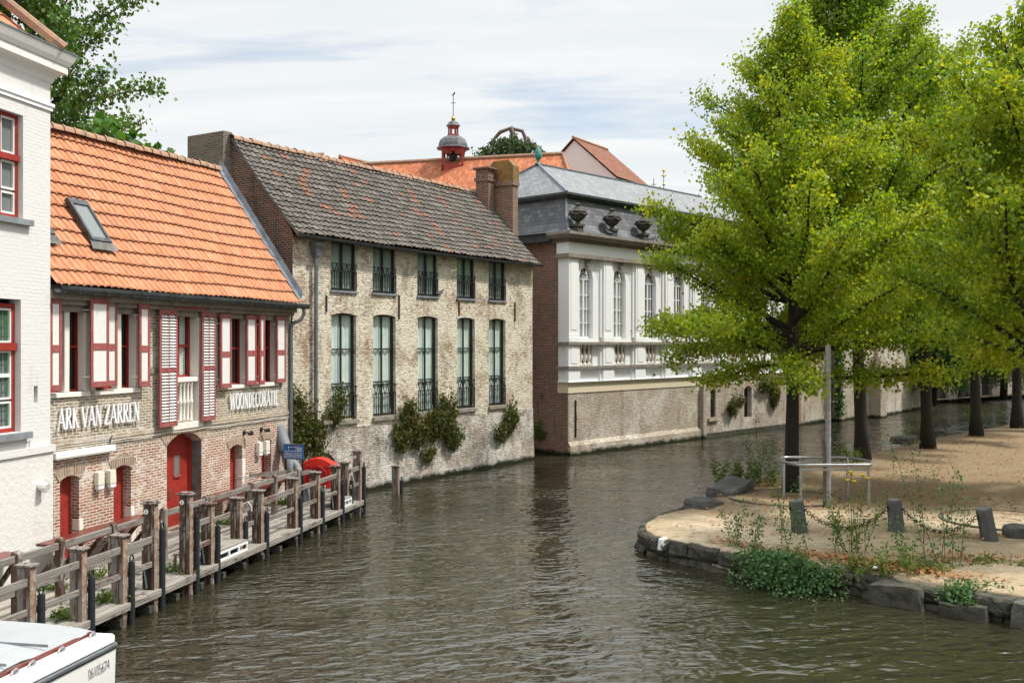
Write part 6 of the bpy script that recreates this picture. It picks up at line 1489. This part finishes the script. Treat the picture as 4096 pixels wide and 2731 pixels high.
# ================================================================== trees
def branch(p, d, L, n, curve, r_, wander=.15):
    """points of one limb: starts along d, bends by CURVE (added to direction each step)"""
    pts = [Vector(p)]; d = Vector(d).normalized()
    for i in range(n):
        d = (d+Vector(curve)/n+Vector((r_.uniform(-1, 1), r_.uniform(-1, 1), r_.uniform(-1, 1)))*wander).normalized()
        pts.append(pts[-1]+d*(L/n))
    return pts
def lerp_tab(tab, x):
    for (a, fa), (b, fb) in zip(tab, tab[1:]):
        if x <= b: t = (x-a)/(b-a) if b > a else 0; return fa+(fb-fa)*max(0, min(1, t))
    return tab[-1][1]
def tree(name, label, cat, base, H, r0, env, nl, lm, bark, seed, leaf=.10, per=7, zf=3.2, lean=(0, 0), group=None, spread=.22, dens=1.0, el=(15, 60), droop=.6, sx=1.0, offs=None, gap=0.0, twig=.55):
    """env: table (height above base, crown radius); limbs leave the leader in a spiral, side shoots carry the leaf anchors"""
    r_ = random.Random(seed); rng = np.random.default_rng(seed)
    o = thing(name, label, cat, base, 0, group)
    tb = MB(); n = 14
    tr = []
    for i in range(n+1):
        t = i/n; tr.append(Vector((lean[0]*t+.10*math.sin(t*5+seed)*t, lean[1]*t+.10*math.cos(t*4+seed)*t, H*.97*t)))
    tb.tube(tr, [r0*(1.35 if i == 0 else 1)*(1-.93*(i/n)**.9)+.012 for i in range(n+1)], 9)
    trunk = tb.build('trunk', bark, o, smooth='all')
    def tp(z): t = max(0, min(1, z/(H*.97)))*n; i = min(int(t), n-1); return tr[i].lerp(tr[i+1], t-i)
    lb = MB(); A = []
    for i in range(nl):
        f = (i+.5)/nl; z = zf+(H*.965-zf)*f**.92; fe = f**.6
        Rr = lerp_tab(env, z)
        if Rr <= .05: continue
        az = i*2.39996+r_.uniform(-.4, .4); e = R(el[0]+(el[1]-el[0])*fe+r_.uniform(-10, 12))
        Lh = Rr*r_.uniform(.72, 1.12)
        if offs: Lh *= 1+offs[1]*math.cos(az-offs[0])
        if r_.random() < gap: Lh *= .6
        L = Lh/max(.35, math.cos(e)*.92); L = min(L, Lh*1.5)
        zs = max(zf*.75, z-L*math.sin(e)*.55); p0 = tp(zs)
        d = (math.cos(az)*math.cos(e)*sx, math.sin(az)*math.cos(e), math.sin(e))
        m_ = 7; pts = branch(p0, d, L, m_, (0, 0, -.5*(1-f)**2+.12), r_, .11)
        rr = .018+.028*L*.5*(1-f*.4); lb.tube(pts, [rr*(1-.85*k/m_)+.006 for k in range(m_+1)], 5, cap=False)
        ns = max(4, int(L*4.2*dens))
        for k in range(ns):
            t = .22+.78*(k+r_.random())/ns; q = t*m_; j = min(int(q), m_-1); p = pts[j].lerp(pts[j+1], q-j)
            dd = (pts[j+1]-pts[j]).normalized()
            a2 = r_.uniform(0, 6.283); side = dd.cross(Vector((0, 0, 1))).normalized()*r_.choice((-1, 1))
            sd = dd*.75+side*r_.uniform(.4, 1.0)+Vector((0, 0, r_.uniform(-.2, .95)))
            sl = twig*(1.25-.6*t)*min(1.4, .45+L*.28)*r_.uniform(.6, 1.3)
            sp_ = branch(p, sd, sl, 3, (0, 0, -.35), r_, .18)
            lb.tube(sp_, [.012, .009, .007, .004], 3, cap=False)
            for s in range(2, 9 if sl > .5 else 6):
                u_ = s/(8 if sl > .5 else 5)*3; j2 = min(int(u_), 2); A.append(sp_[j2].lerp(sp_[j2+1], u_-j2))
    lb.build('limbs', bark, trunk, smooth='all')
    A = np.array([tuple(a) for a in A], np.float32)
    leaves_at('crown', A, M[leafmat(name, seed)], o, rng, leaf, spread, per, droop, .8)
    return o, len(A)*per
LM = {}
def leafmat(name, seed): return LM.get(seed, 'linden')
tot = 0
# heights measured above the bank, radii of the crown at those heights
LM[1] = 'linden'; LM[2] = 'linden_deep'; LM[3] = 'linden_deep'; LM[4] = 'linden_deep'; LM[5] = 'linden_deep'; LM[6] = 'linden'
_, c = tree('linden_tree', 'large lime green linden nearest the bank tip, crown over the white pavilion', 'tree', (8.05, 28.7, .45), 14.4, .21, [(2.8, 1.8), (3.6, 3.4), (5.2, 4.0), (6.6, 3.9), (7.8, 3.2), (8.8, 2.5), (10.5, 2.1), (11.6, 1.8), (12.4, .9), (13.2, .45), (14.2, .1)], 84, 0, M['bark'], 1, .105, 15, 3.6, (.15, .1), 'lindens in a row along the bank', .18, 1.15, (2, 66), .75); tot += c
_, c = tree('linden_tree', 'tall linden second from the bank tip with a leaning trunk behind the pole', 'tree', (12.75, 36.2, .45), 18.6, .24, [(4.2, 1.5), (5.3, 4.2), (7, 4.9), (10, 4.6), (13, 3.7), (15, 3.1), (17, 2.4), (18.2, 1.0), (18.6, .4)], 72, 0, M['bark'], 2, .125, 13, 5.0, (-.75, .2), 'lindens in a row along the bank', .23, 1.0, (6, 66), .75); tot += c
_, c = tree('linden_tree', 'third linden in the row, trunk standing clear against the dark water', 'tree', (17.0, 40.7, .45), 16.9, .25, [(4.4, 1.2), (5.6, 4.2), (7, 4.8), (11, 4.2), (13.5, 2.6), (15.5, 1.3), (16.7, .5)], 64, 0, M['bark'], 3, .155, 10, 5.2, (-.5, .1), 'lindens in a row along the bank', .25, .9, (8, 64), .75); tot += c
_, c = tree('linden_tree', 'fourth linden in the row along the canal', 'tree', (21.5, 46.1, .45), 16.2, .25, [(4.4, 1.2), (5.6, 4.4), (7, 5.2), (11, 4.8), (13.5, 2.6), (15, 1.4), (16.0, .5)], 56, 0, M['bark'], 4, .17, 9, 5.4, (-.3, .1), 'lindens in a row along the bank', .27, .85, (8, 62), .7); tot += c
_, c = tree('linden_tree', 'farthest linden at the right edge, trunk close to the far bend', 'tree', (25.6, 50.5, .45), 17.6, .25, [(4.4, 1.2), (5.6, 4.6), (7, 5.4), (11, 5.0), (14, 3.6), (17, .8)], 52, 0, M['bark'], 5, .18, 9, 5.4, (.2, .1), 'lindens in a row along the bank', .30, .8, (8, 55), .6); tot += c
_, c = tree('linden_tree', 'nearest yellow green linden cut off by the right edge', 'tree', (11.55, 21.6, .45), 12.0, .22, [(3.0, .8), (4.2, 2.4), (5.5, 3.0), (7.5, 3.0), (9, 2.3), (10.5, 1.4), (11.8, .3)], 60, 0, M['bark'], 6, .105, 13, 3.9, (.1, .1), 'lindens in a row along the bank', .17, 1.15, (12, 66), .75); tot += c
LM[9] = LM[10] = 'linden_deep'
_, c = tree('linden_tree', 'linden whose crown reaches in at the right edge above the second tree grate', 'tree', (17.0, 28.5, .45), 12.6, .24, [(3.6, 1.2), (4.8, 3.6), (7, 4.0), (10, 3.0), (12.4, .5)], 50, 0, M['bark'], 9, .14, 9, 4.6, (0, 0), 'lindens in a row along the bank', .25, .85, (8, 55), .6); tot += c
LM[7] = 'maple'
_, c = tree('maple_tree', 'big dark green maple rising behind the orange roof at the left', 'tree', (-15.6, 32.0, .3), 21.0, .45, [(6, .8), (8.5, 3.6), (11, 3.6), (13, 3.5), (15, 3.4), (17, 3.3), (19.5, 2.6), (21, 1)], 74, 0, M['bark_grey'], 7, .16, 7, 7.0, (.3, .0), None, .22, .85, (0, 55), .7, gap=.3); tot += c
LM[8] = 'maple'
_, c = tree('maple_tree', 'second dark maple half hidden behind the white house gutter', 'tree', (-21.0, 31.0, .3), 20.0, .4, [(8, 1), (10, 4.2), (14, 5.0), (18, 3.6), (20, .8)], 40, 0, M['bark_grey'], 8, .18, 7, 8.0, (0, 0), None, .26, .8, (5, 55), .7); tot += c
# woods beyond the far bend
LM[21] = LM[22] = LM[23] = LM[24] = 'beech'; LM[25] = 'linden_deep'
for k, (x, y, H_, r_, lb) in enumerate(((27, 78, 17, 6.0, 'dark garden tree behind the far quay wall, left of the willow'), (39, 92, 19, 7.0, 'dark tree beyond the far bridge wall'), (52, 84, 18, 7, 'dark tree at the far right of the canal bend'), (21, 72, 15, 5.0, 'dark garden tree behind the arched garden wall'), (36, 58, 17, 6.5, 'green tree on the right bank behind the linden row'))):
    _, c = tree('garden_tree', lb, 'tree', (x, y, .4), H_, .3, [(2.0, 1.5), (3.5, r_), (8, r_*1.05), (13, r_*.75), (H_, .5)], 26, 0, M['bark'], 21+k, .36, 6, 2.6, (0, 0), 'trees beyond the linden row', .5, .55, (5, 55), .5, twig=.8); tot += c

def frond_plant(name, label, cat, base, stems, m_leafs, seed, leaf=.05, per=5, spread=.04, group=None, stem_m=None, wid=.4, anch=14, droop=.3):
    """stems: list of (direction, length, curve); leaf pairs along each stem"""
    r_ = random.Random(seed); rng = np.random.default_rng(seed)
    o = thing(name, label, cat, base, 0, group); mb = MB(); A = []
    for d, L, cv, off, a0 in stems:
        pts = branch(Vector(off), d, L, 8, cv, r_, .07)
        mb.tube(pts, [.006*(1-.7*k/8)+.002 for k in range(9)], 4, cap=False)
        for k in range(anch):
            u_ = (a0+(1-a0)*k/(anch-1))*8; j = min(int(u_), 7); A.append(tuple(pts[j].lerp(pts[j+1], u_-j)))
    mb.build('stems', stem_m or M['bark'], o, smooth='all')
    leaves_at('leaves', np.array(A, np.float32), m_leafs, o, rng, leaf, spread, per, droop, 1.0, wid)
    return o
R_ = random.Random(77)
# broad-leaved shoots just behind the orange ridge
frond_plant('plane_sapling', 'big leaved bright green shoots just behind the orange ridge', 'shrub', (-10.85, 27.9, 9.1), [((R_.uniform(-.35, .35), R_.uniform(-.3, .5), 1), R_.uniform(1.1, 1.9)-.12*x, (.2, .3, -.4), (x*.29, x*.957, 0), .2) for x in [-2.0+.2*k for k in range(19)]], M['plane'], 5, .26, 4, .13, wid=.5)
# weeping beech on the skyline
o = thing('weeping_beech', 'weeping beech with twisted bare top branches behind the long red roof', 'tree', (.2, 76.0, 1.35))
mb = MB(); 
mb.tube([(-.2, 0, 0), (0, 0, 8), (.5, 0, 15), (.3, 0, 18.4), (-.3, 0, 19.8), (-1.1, 0, 19.5), (-1.9, 0, 18.6)], [.5, .45, .35, .28, .22, .16, .08], 7)
mb.tube([(.3, 0, 17.6), (.9, .1, 18.9), (.6, .1, 19.6), (-.3, 0, 19.8)], [.22, .18, .15, .12], 6)
mb.tube([(.9, .1, 18.9), (1.9, .1, 18.0), (3.2, .2, 17.0), (4.6, .2, 16.5), (5.6, .1, 16.9), (6.3, .1, 17.3), (6.8, 0, 16.8)], [.2, .16, .13, .11, .10, .08, .04], 6)
mb.tube([(4.2, .2, 16.6), (4.5, .1, 17.5), (4.8, 0, 18.2), (5.1, 0, 17.4)], [.08, .07, .05, .03], 5)
for k in range(26):
    a = R_.uniform(-2.4, 2.0); mb.tube([(a, R_.uniform(-.8, .2), 19.3-.28*a*a), (a*1.25+R_.uniform(-.4, .4), -.9, 18.1-.3*abs(a)), (a*1.4+R_.uniform(-.5, .5), -1.1, 16.8)], [.05, .035, .02], 4)
t_ = mb.build('trunk', M['bark_grey'], o, smooth='all')
A = []
for k in range(900):
    a = R_.gauss(0, 1.7); zt_ = 18.75-.16*a*a+.12*math.sin(a*5); z = zt_-R_.random()**1.5*3.2; A.append((a-.4, R_.uniform(-1.6, 1.2), z))
for k in range(130): A.append((4.8+R_.gauss(0, .45), R_.uniform(-.5, .5), 16.0+R_.random()*1.9))
leaves_at('crown', np.array(A, np.float32), M['beech'], o, np.random.default_rng(3), .22, .2, 7, .8)
# willow by the far bend and the paler one behind
def willow(base, H_, rr, label, seed, n, m):
    r_ = random.Random(seed); o = thing('willow_tree', label, 'tree', base, 0); mb = MB(); mb.tube([(0, 0, 0), (.1, 0, H_*.5), (.2, 0, H_*.9)], [.3, .25, .12], 7); A = []
    for k in range(n):
        az = r_.uniform(0, 6.283); q = rr*math.sqrt(r_.random()); top = H_*(1-.25*(q/rr)**2); x, y = q*math.cos(az), q*math.sin(az); Ln = top-r_.uniform(.5, 2.4)
        if k % 3 == 0: mb.tube([(x*.3, y*.3, H_*.75), (x*.8, y*.8, top), (x, y, top-.6), (x, y, max(.8, top-Ln))], [.06, .04, .015, .006], 3, cap=False)
        for s in range(16): A.append((x+r_.gauss(0, .06), y+r_.gauss(0, .06), top-Ln*s/16*r_.uniform(.9, 1)))
    t_ = mb.build('trunk', M['bark'], o, smooth='all'); leaves_at('crown', np.array(A, np.float32), m, o, np.random.default_rng(seed), .26, .07, 3, 1.6, 1, .2); return o
willow((30.0, 71.0, .3), 6.5, 2.6, 'dark weeping willow hanging over the water at the end of the garden wall', 31, 260, M['willow'])
willow((39.5, 80.0, .3), 6.2, 3.0, 'paler willow drooping over the far arches', 32, 260, M['willow'])

# ------------------------------------------------------------------ plants on walls
def wall_shrub(label, O_, D_, blobs, seed, m='shrub', n=60, size=.10, v=-.22):
    """blobs: (u, z, half width, half height) in wall coordinates; upright feathery sprays"""
    rng = np.random.default_rng(seed); r_ = random.Random(seed); p = frame_pos(O_, D_, blobs[0][0], 0, blobs[0][1])
    o = thing('wall_shrub', label, 'shrub', p, math.atan2(D_[1], D_[0]), 'shrubs rooted in the old walls'); mb = MB(); A = []
    for u, z, hw, hh in blobs:
        for k in range(int(n*hw*hh*5.5)+9):
            a = r_.uniform(0, 6.283); q = math.sqrt(r_.random()); x = u-blobs[0][0]+hw*q*math.cos(a); zz_ = z-blobs[0][1]+hh*q*math.sin(a); y = v*(.25+1.1*r_.random()*(1-q*q*.6))
            L = r_.uniform(.2, .62)*(.5+.8*r_.random()); d = Vector((r_.uniform(-.45, .45)+.7*math.cos(a)*q, -.3, 1)).normalized()
            tip = Vector((x, y, zz_))+d*L
            if k % 3 == 0: mb.tube([(x*.7, -.02, zz_-.12), (x, y, zz_), tip], [.012, .007, .003], 3, cap=False)
            for s in range(5): A.append(tuple(Vector((x, y, zz_)).lerp(tip, s/4)))
    mb.build('stems', M['bark_grey'], o); leaves_at('foliage', np.array(A, np.float32), M[m], o, rng, size, .035, 5, -.6, 1, .26); return o
wall_shrub('narrow green shrub left of the first lower warehouse window', O2, D2, [(1.72, 2.62, .22, .45)], 41)
wall_shrub('brown green shrub beside the downpipe at the warehouse corner', O2, D2, [(.05, 2.45, .28, .60), (-.1, 1.7, .25, .4)], 42)
wall_shrub('tall brownish shrub below the warehouse downpipe, behind the blue sign', O2, D2, [(.72, 1.85, .40, .55), (.75, 1.1, .35, .35)], 43)
wall_shrub('sprawling brown green shrub below the second warehouse window', O2, D2, [(5.3, 2.15, .32, .42), (5.0, 1.45, .45, .40), (5.75, 1.55, .4, .45)], 44)
wall_shrub('tall green shrub under the third warehouse window', O2, D2, [(7.45, 1.95, .40, .75), (7.9, 1.2, .42, .32), (6.7, 1.75, .5, .45)], 45)
wall_shrub('green comma shaped shrub below the fifth warehouse window', O2, D2, [(11.75, 1.65, .36, .50), (11.1, 1.15, .42, .26)], 46)
wall_shrub('small round shrub on the pale quay wall below the pavilion', (P1.x, P1.y), (P2.x-P1.x, P2.y-P1.y), [(2.7, 1.3, .36, .36), (3.4, 1.55, .22, .22)], 47)
wall_shrub('trailing shrub on the quay wall beside the red brick pier', (P1.x, P1.y), (P2.x-P1.x, P2.y-P1.y), [(6.2, 2.3, .8, .25), (7.2, 1.7, .3, .6)], 48)
wall_shrub('small weed at the foot of the pavilion side wall', O3, (-D3[1], D3[0]), [(1.6, .75, .25, .25)], 49, 'weed', v=.25)
wall_shrub('sparse dry weeds low on the warehouse wall below the third window', O2, D2, [(6.3, .75, .35, .2)], 50, n=40)
def ivy(label, p, rz, w_, h_, seed):
    rng = np.random.default_rng(seed); r_ = random.Random(seed); o = thing('ivy', label, 'ivy', p, rz); mb = MB(); A = []
    for k in range(14): x = r_.uniform(-w_, w_); mb.tube([(x*.4, 0, .2), (x*.8, -.03, h_*.5), (x, -.04, h_)], [.02, .014, .006], 4)
    for k in range(420): z = h_*r_.random(); A.append((r_.gauss(0, w_*.5)*(1.0), -.06-.12*r_.random(), z))
    mb.build('stems', M['bark'], o); leaves_at('foliage', np.array(A, np.float32), M['weed' if False else 'willow'], o, rng, .14, .06, 4, .8, 1, .45); return o
ivy('dark green ivy curtain hanging on the garden wall behind the pole', (19.75, 60.5, .4), .8, .55, 4.6, 51)

# ------------------------------------------------------------------ plants on the bank
st = []
for k in range(95):
    x = R_.gauss(-.1, .42); st.append(((R_.uniform(-.8, .6)-.25, -.9+R_.uniform(-.3, .3), R_.uniform(.3, 1.5)), R_.uniform(.5, 1.5), (R_.uniform(-.5, .4), -.5, -2.3), (x*.95, -x*.80+R_.uniform(-.15, .35), 0), .15))
frond_plant('rose_shrub', 'dense green wild rose cascading over the quay edge into the water', 'shrub', (5.55, 19.75, .42), st, M['rose'], 61, .075, 5, .085, wid=.34, anch=13)
def tall(label, p, n, h_, seed, m='rose', sp_=.35, name='tall_weed', leaf=.07):
    r_ = random.Random(seed)
    return frond_plant(name, label, 'plant', p, [((r_.uniform(-.3, .3), r_.uniform(-.2, .2), 1), h_*r_.uniform(.6, 1.1), (r_.uniform(-.3, .3), 0, -.15), (r_.uniform(-sp_, sp_), r_.uniform(-.2, .2), 0), .2) for _ in range(n)], M[m], seed, leaf*.9, 6, .075, wid=.34, anch=16, group='tall stems on the quay edge', stem_m=M['weed'])
tall('thin arching rose stems left of the first bollard', (4.75, 21.0, .48), 5, 1.0, 62)
tall('upright rose stems in front of the left bollard', (5.85, 20.4, .48), 4, 1.45, 63)
tall('leafy tall weeds with yellow flowers between the left and middle bollards', (7.0, 20.3, .48), 8, 1.3, 64, 'weed')
tall('single tall rose shoot by the middle bollard', (8.0, 19.3, .46), 2, 2.6, 65, sp_=.1)
tall('branching rose stems right of the middle bollard', (8.45, 19.2, .46), 5, 1.8, 66)
tall('sparse stem in front of the middle bollard', (7.6, 19.4, .46), 2, 1.2, 67, sp_=.1)
tall('trailing stems hanging over the pale quay blocks', (7.15, 18.6, .46), 5, .6, 68, 'weed')
tall('tall willowherb stems left of the first linden on the far bank edge', (7.75, 30.9, .4), 9, 1.9, 69, 'weed', .5)
tall('bushy weeds left of the first linden trunk', (6.9, 29.9, .4), 14, .8, 70, 'weed', .8, leaf=.10)
tall('small leafy shoots at the foot of the second linden', (12.0, 35.3, .45), 10, .8, 71, 'weed', .5)
tall('leafy weeds on the bank edge between third and fourth trunks', (17.9, 43.5, .45), 8, 1.3, 72, 'weed', .5)
tall('leafy weeds on the far bank edge by the farthest trunk', (24.9, 52.3, .45), 12, 1.1, 73, 'weed', 1.0)
st = [((R_.uniform(-1, 1), -.7, R_.uniform(.2, .8)), R_.uniform(.3, .6), (0, -.6, -1.8), (R_.uniform(-.45, .45), R_.uniform(-.1, .3), 0), .15) for k in range(26)]
frond_plant('ground_shrub', 'small dark green creeper on the slope above the squared stone block', 'shrub', (8.25, 17.75, .42), st, M['rose'], 81, .075, 6, .06, wid=.4, anch=8)
st = [((R_.uniform(-1, 1), R_.uniform(-1, 1), R_.uniform(.4, 1)), R_.uniform(.2, .45), (0, 0, -1), (R_.uniform(-1.1, 1.1), R_.uniform(-.35, .35), 0), .15) for k in range(40)]
frond_plant('ground_shrub', 'low weeds and dry shoots along the quay top right of the rose shrub', 'shrub', (7.35, 19.0, .45), st, M['weed'], 82, .06, 5, .06, wid=.4, anch=7)
st = [((R_.uniform(-1, 1), R_.uniform(-1, 1), R_.uniform(.3, .8)), R_.uniform(.15, .35), (0, 0, -1), (R_.uniform(-.9, .9), R_.uniform(-.3, .3), 0), .15) for k in range(20)]
frond_plant('ground_shrub', 'sparse low weeds in front of the leaning bollard', 'shrub', (9.3, 19.4, .47), st, M['weed'], 83, .06, 4, .06, wid=.4, anch=6)
# yellow flowers
o = thing('yellow_flower', 'cluster of yellow flowers on tall thin stems in front of the tree guard', 'flower', (7.0, 20.5, .48)); mb = MB(); q = MB()
for x, y, z in ((-.02, 0, 1.66), (.0, .05, 1.60), (.22, 0, 1.60), (.33, .02, 1.53), (-.05, .1, 1.48), (.05, 0, 1.47)):
    mb.tube([(x*.3, y, 0), (x*.6, y, z*.6), (x, y, z)], .006, 4)
    q.lathe([(.01, -.025), (.05, -.005), (.055, .01), (.01, .03)], (x, y, z), 8)
mb.build('stems', M['weed'], o); q.build('petals', M['yellow'], o)
# weeds on the landing stage
for u, v, lb in ((1.35, .35, 'tuft of weed at the foot of the second mooring post'), (2.35, .3, 'tuft of weed at the foot of the third mooring post'), (1.2, 1.95, 'green tuft on the path left of the inner railing'), (2.9, 1.9, 'green strip of weed under the inner railing near the first red door'), (4.55, .3, 'tuft of weed beside the tall post with the number disc'), (3.9, 1.8, 'small weed by the inner railing near the wide red door'), (7.7, 1.6, 'bright weed clump on the planks below the third red door'), (9.4, 1.9, 'weed clump at the wall below the right cream boxes'), (12.3, 1.9, 'bright weeds behind the grey railing near the tarpaulin roll')):
    r_ = random.Random(int(u*100)); p = dk(u, v, ZD)
    frond_plant('weed_tuft', lb, 'weed', p, [((r_.uniform(-1, 1), r_.uniform(-1, 1), r_.uniform(.5, 1.2)), r_.uniform(.12, .3), (0, 0, -1.2), (r_.uniform(-.25, .25), r_.uniform(-.1, .1), 0), .1) for _ in range(22)], M['weed'], int(u*100), .055, 4, .04, 'weed tufts on the landing stage', M['weed'], .4, 6)
# dry leaves lying on the earth
rng = np.random.default_rng(8); P = []
def dry(cx, cy, sx_, sy_, n, a=0):
    for _ in range(n):
        x, y = rng.normal(0, sx_), rng.normal(0, sy_); P.append((cx+x*math.cos(a)-y*math.sin(a), cy+x*math.sin(a)+y*math.cos(a), .535+rng.uniform(0, .03)))
dry(7.0, 19.3, .9, .22, 1500, -.7); dry(8.9, 19.8, .8, .25, 380, -.1); dry(4.8, 21.2, .4, .15, 160, -.7); dry(7.9, 30.4, .7, .5, 420, .9); dry(10.8, 17.9, .5, .4, 240); dry(10, 26.5, 3.2, 1.6, 1500); dry(15, 33, 4, 4, 2200, .9); dry(19, 43, 3, 2.5, 900, .9); dry(6.5, 23.2, 1.8, .7, 160); dry(9.9, 22.0, .6, .2, 120)
P = np.array(P, np.float32); n = len(P); T = rng.normal(0, 1, (n, 3)); T[:, 2] *= .25; T = unit(T); Bv = unit(np.cross(T, np.array([0, 0, 1.0])+rng.normal(0, .3, (n, 3)))); s = .085*rng.uniform(.6, 1.3, (n, 1))
tag(leaf_obj('fallen_leaves', P, (T*s).astype(np.float32), (Bv*s*.35).astype(np.float32), M['dead_leaf']), 'dry orange brown leaves scattered on the sandy bank', 'fallen leaves', kind='stuff')
print('leaves', tot)
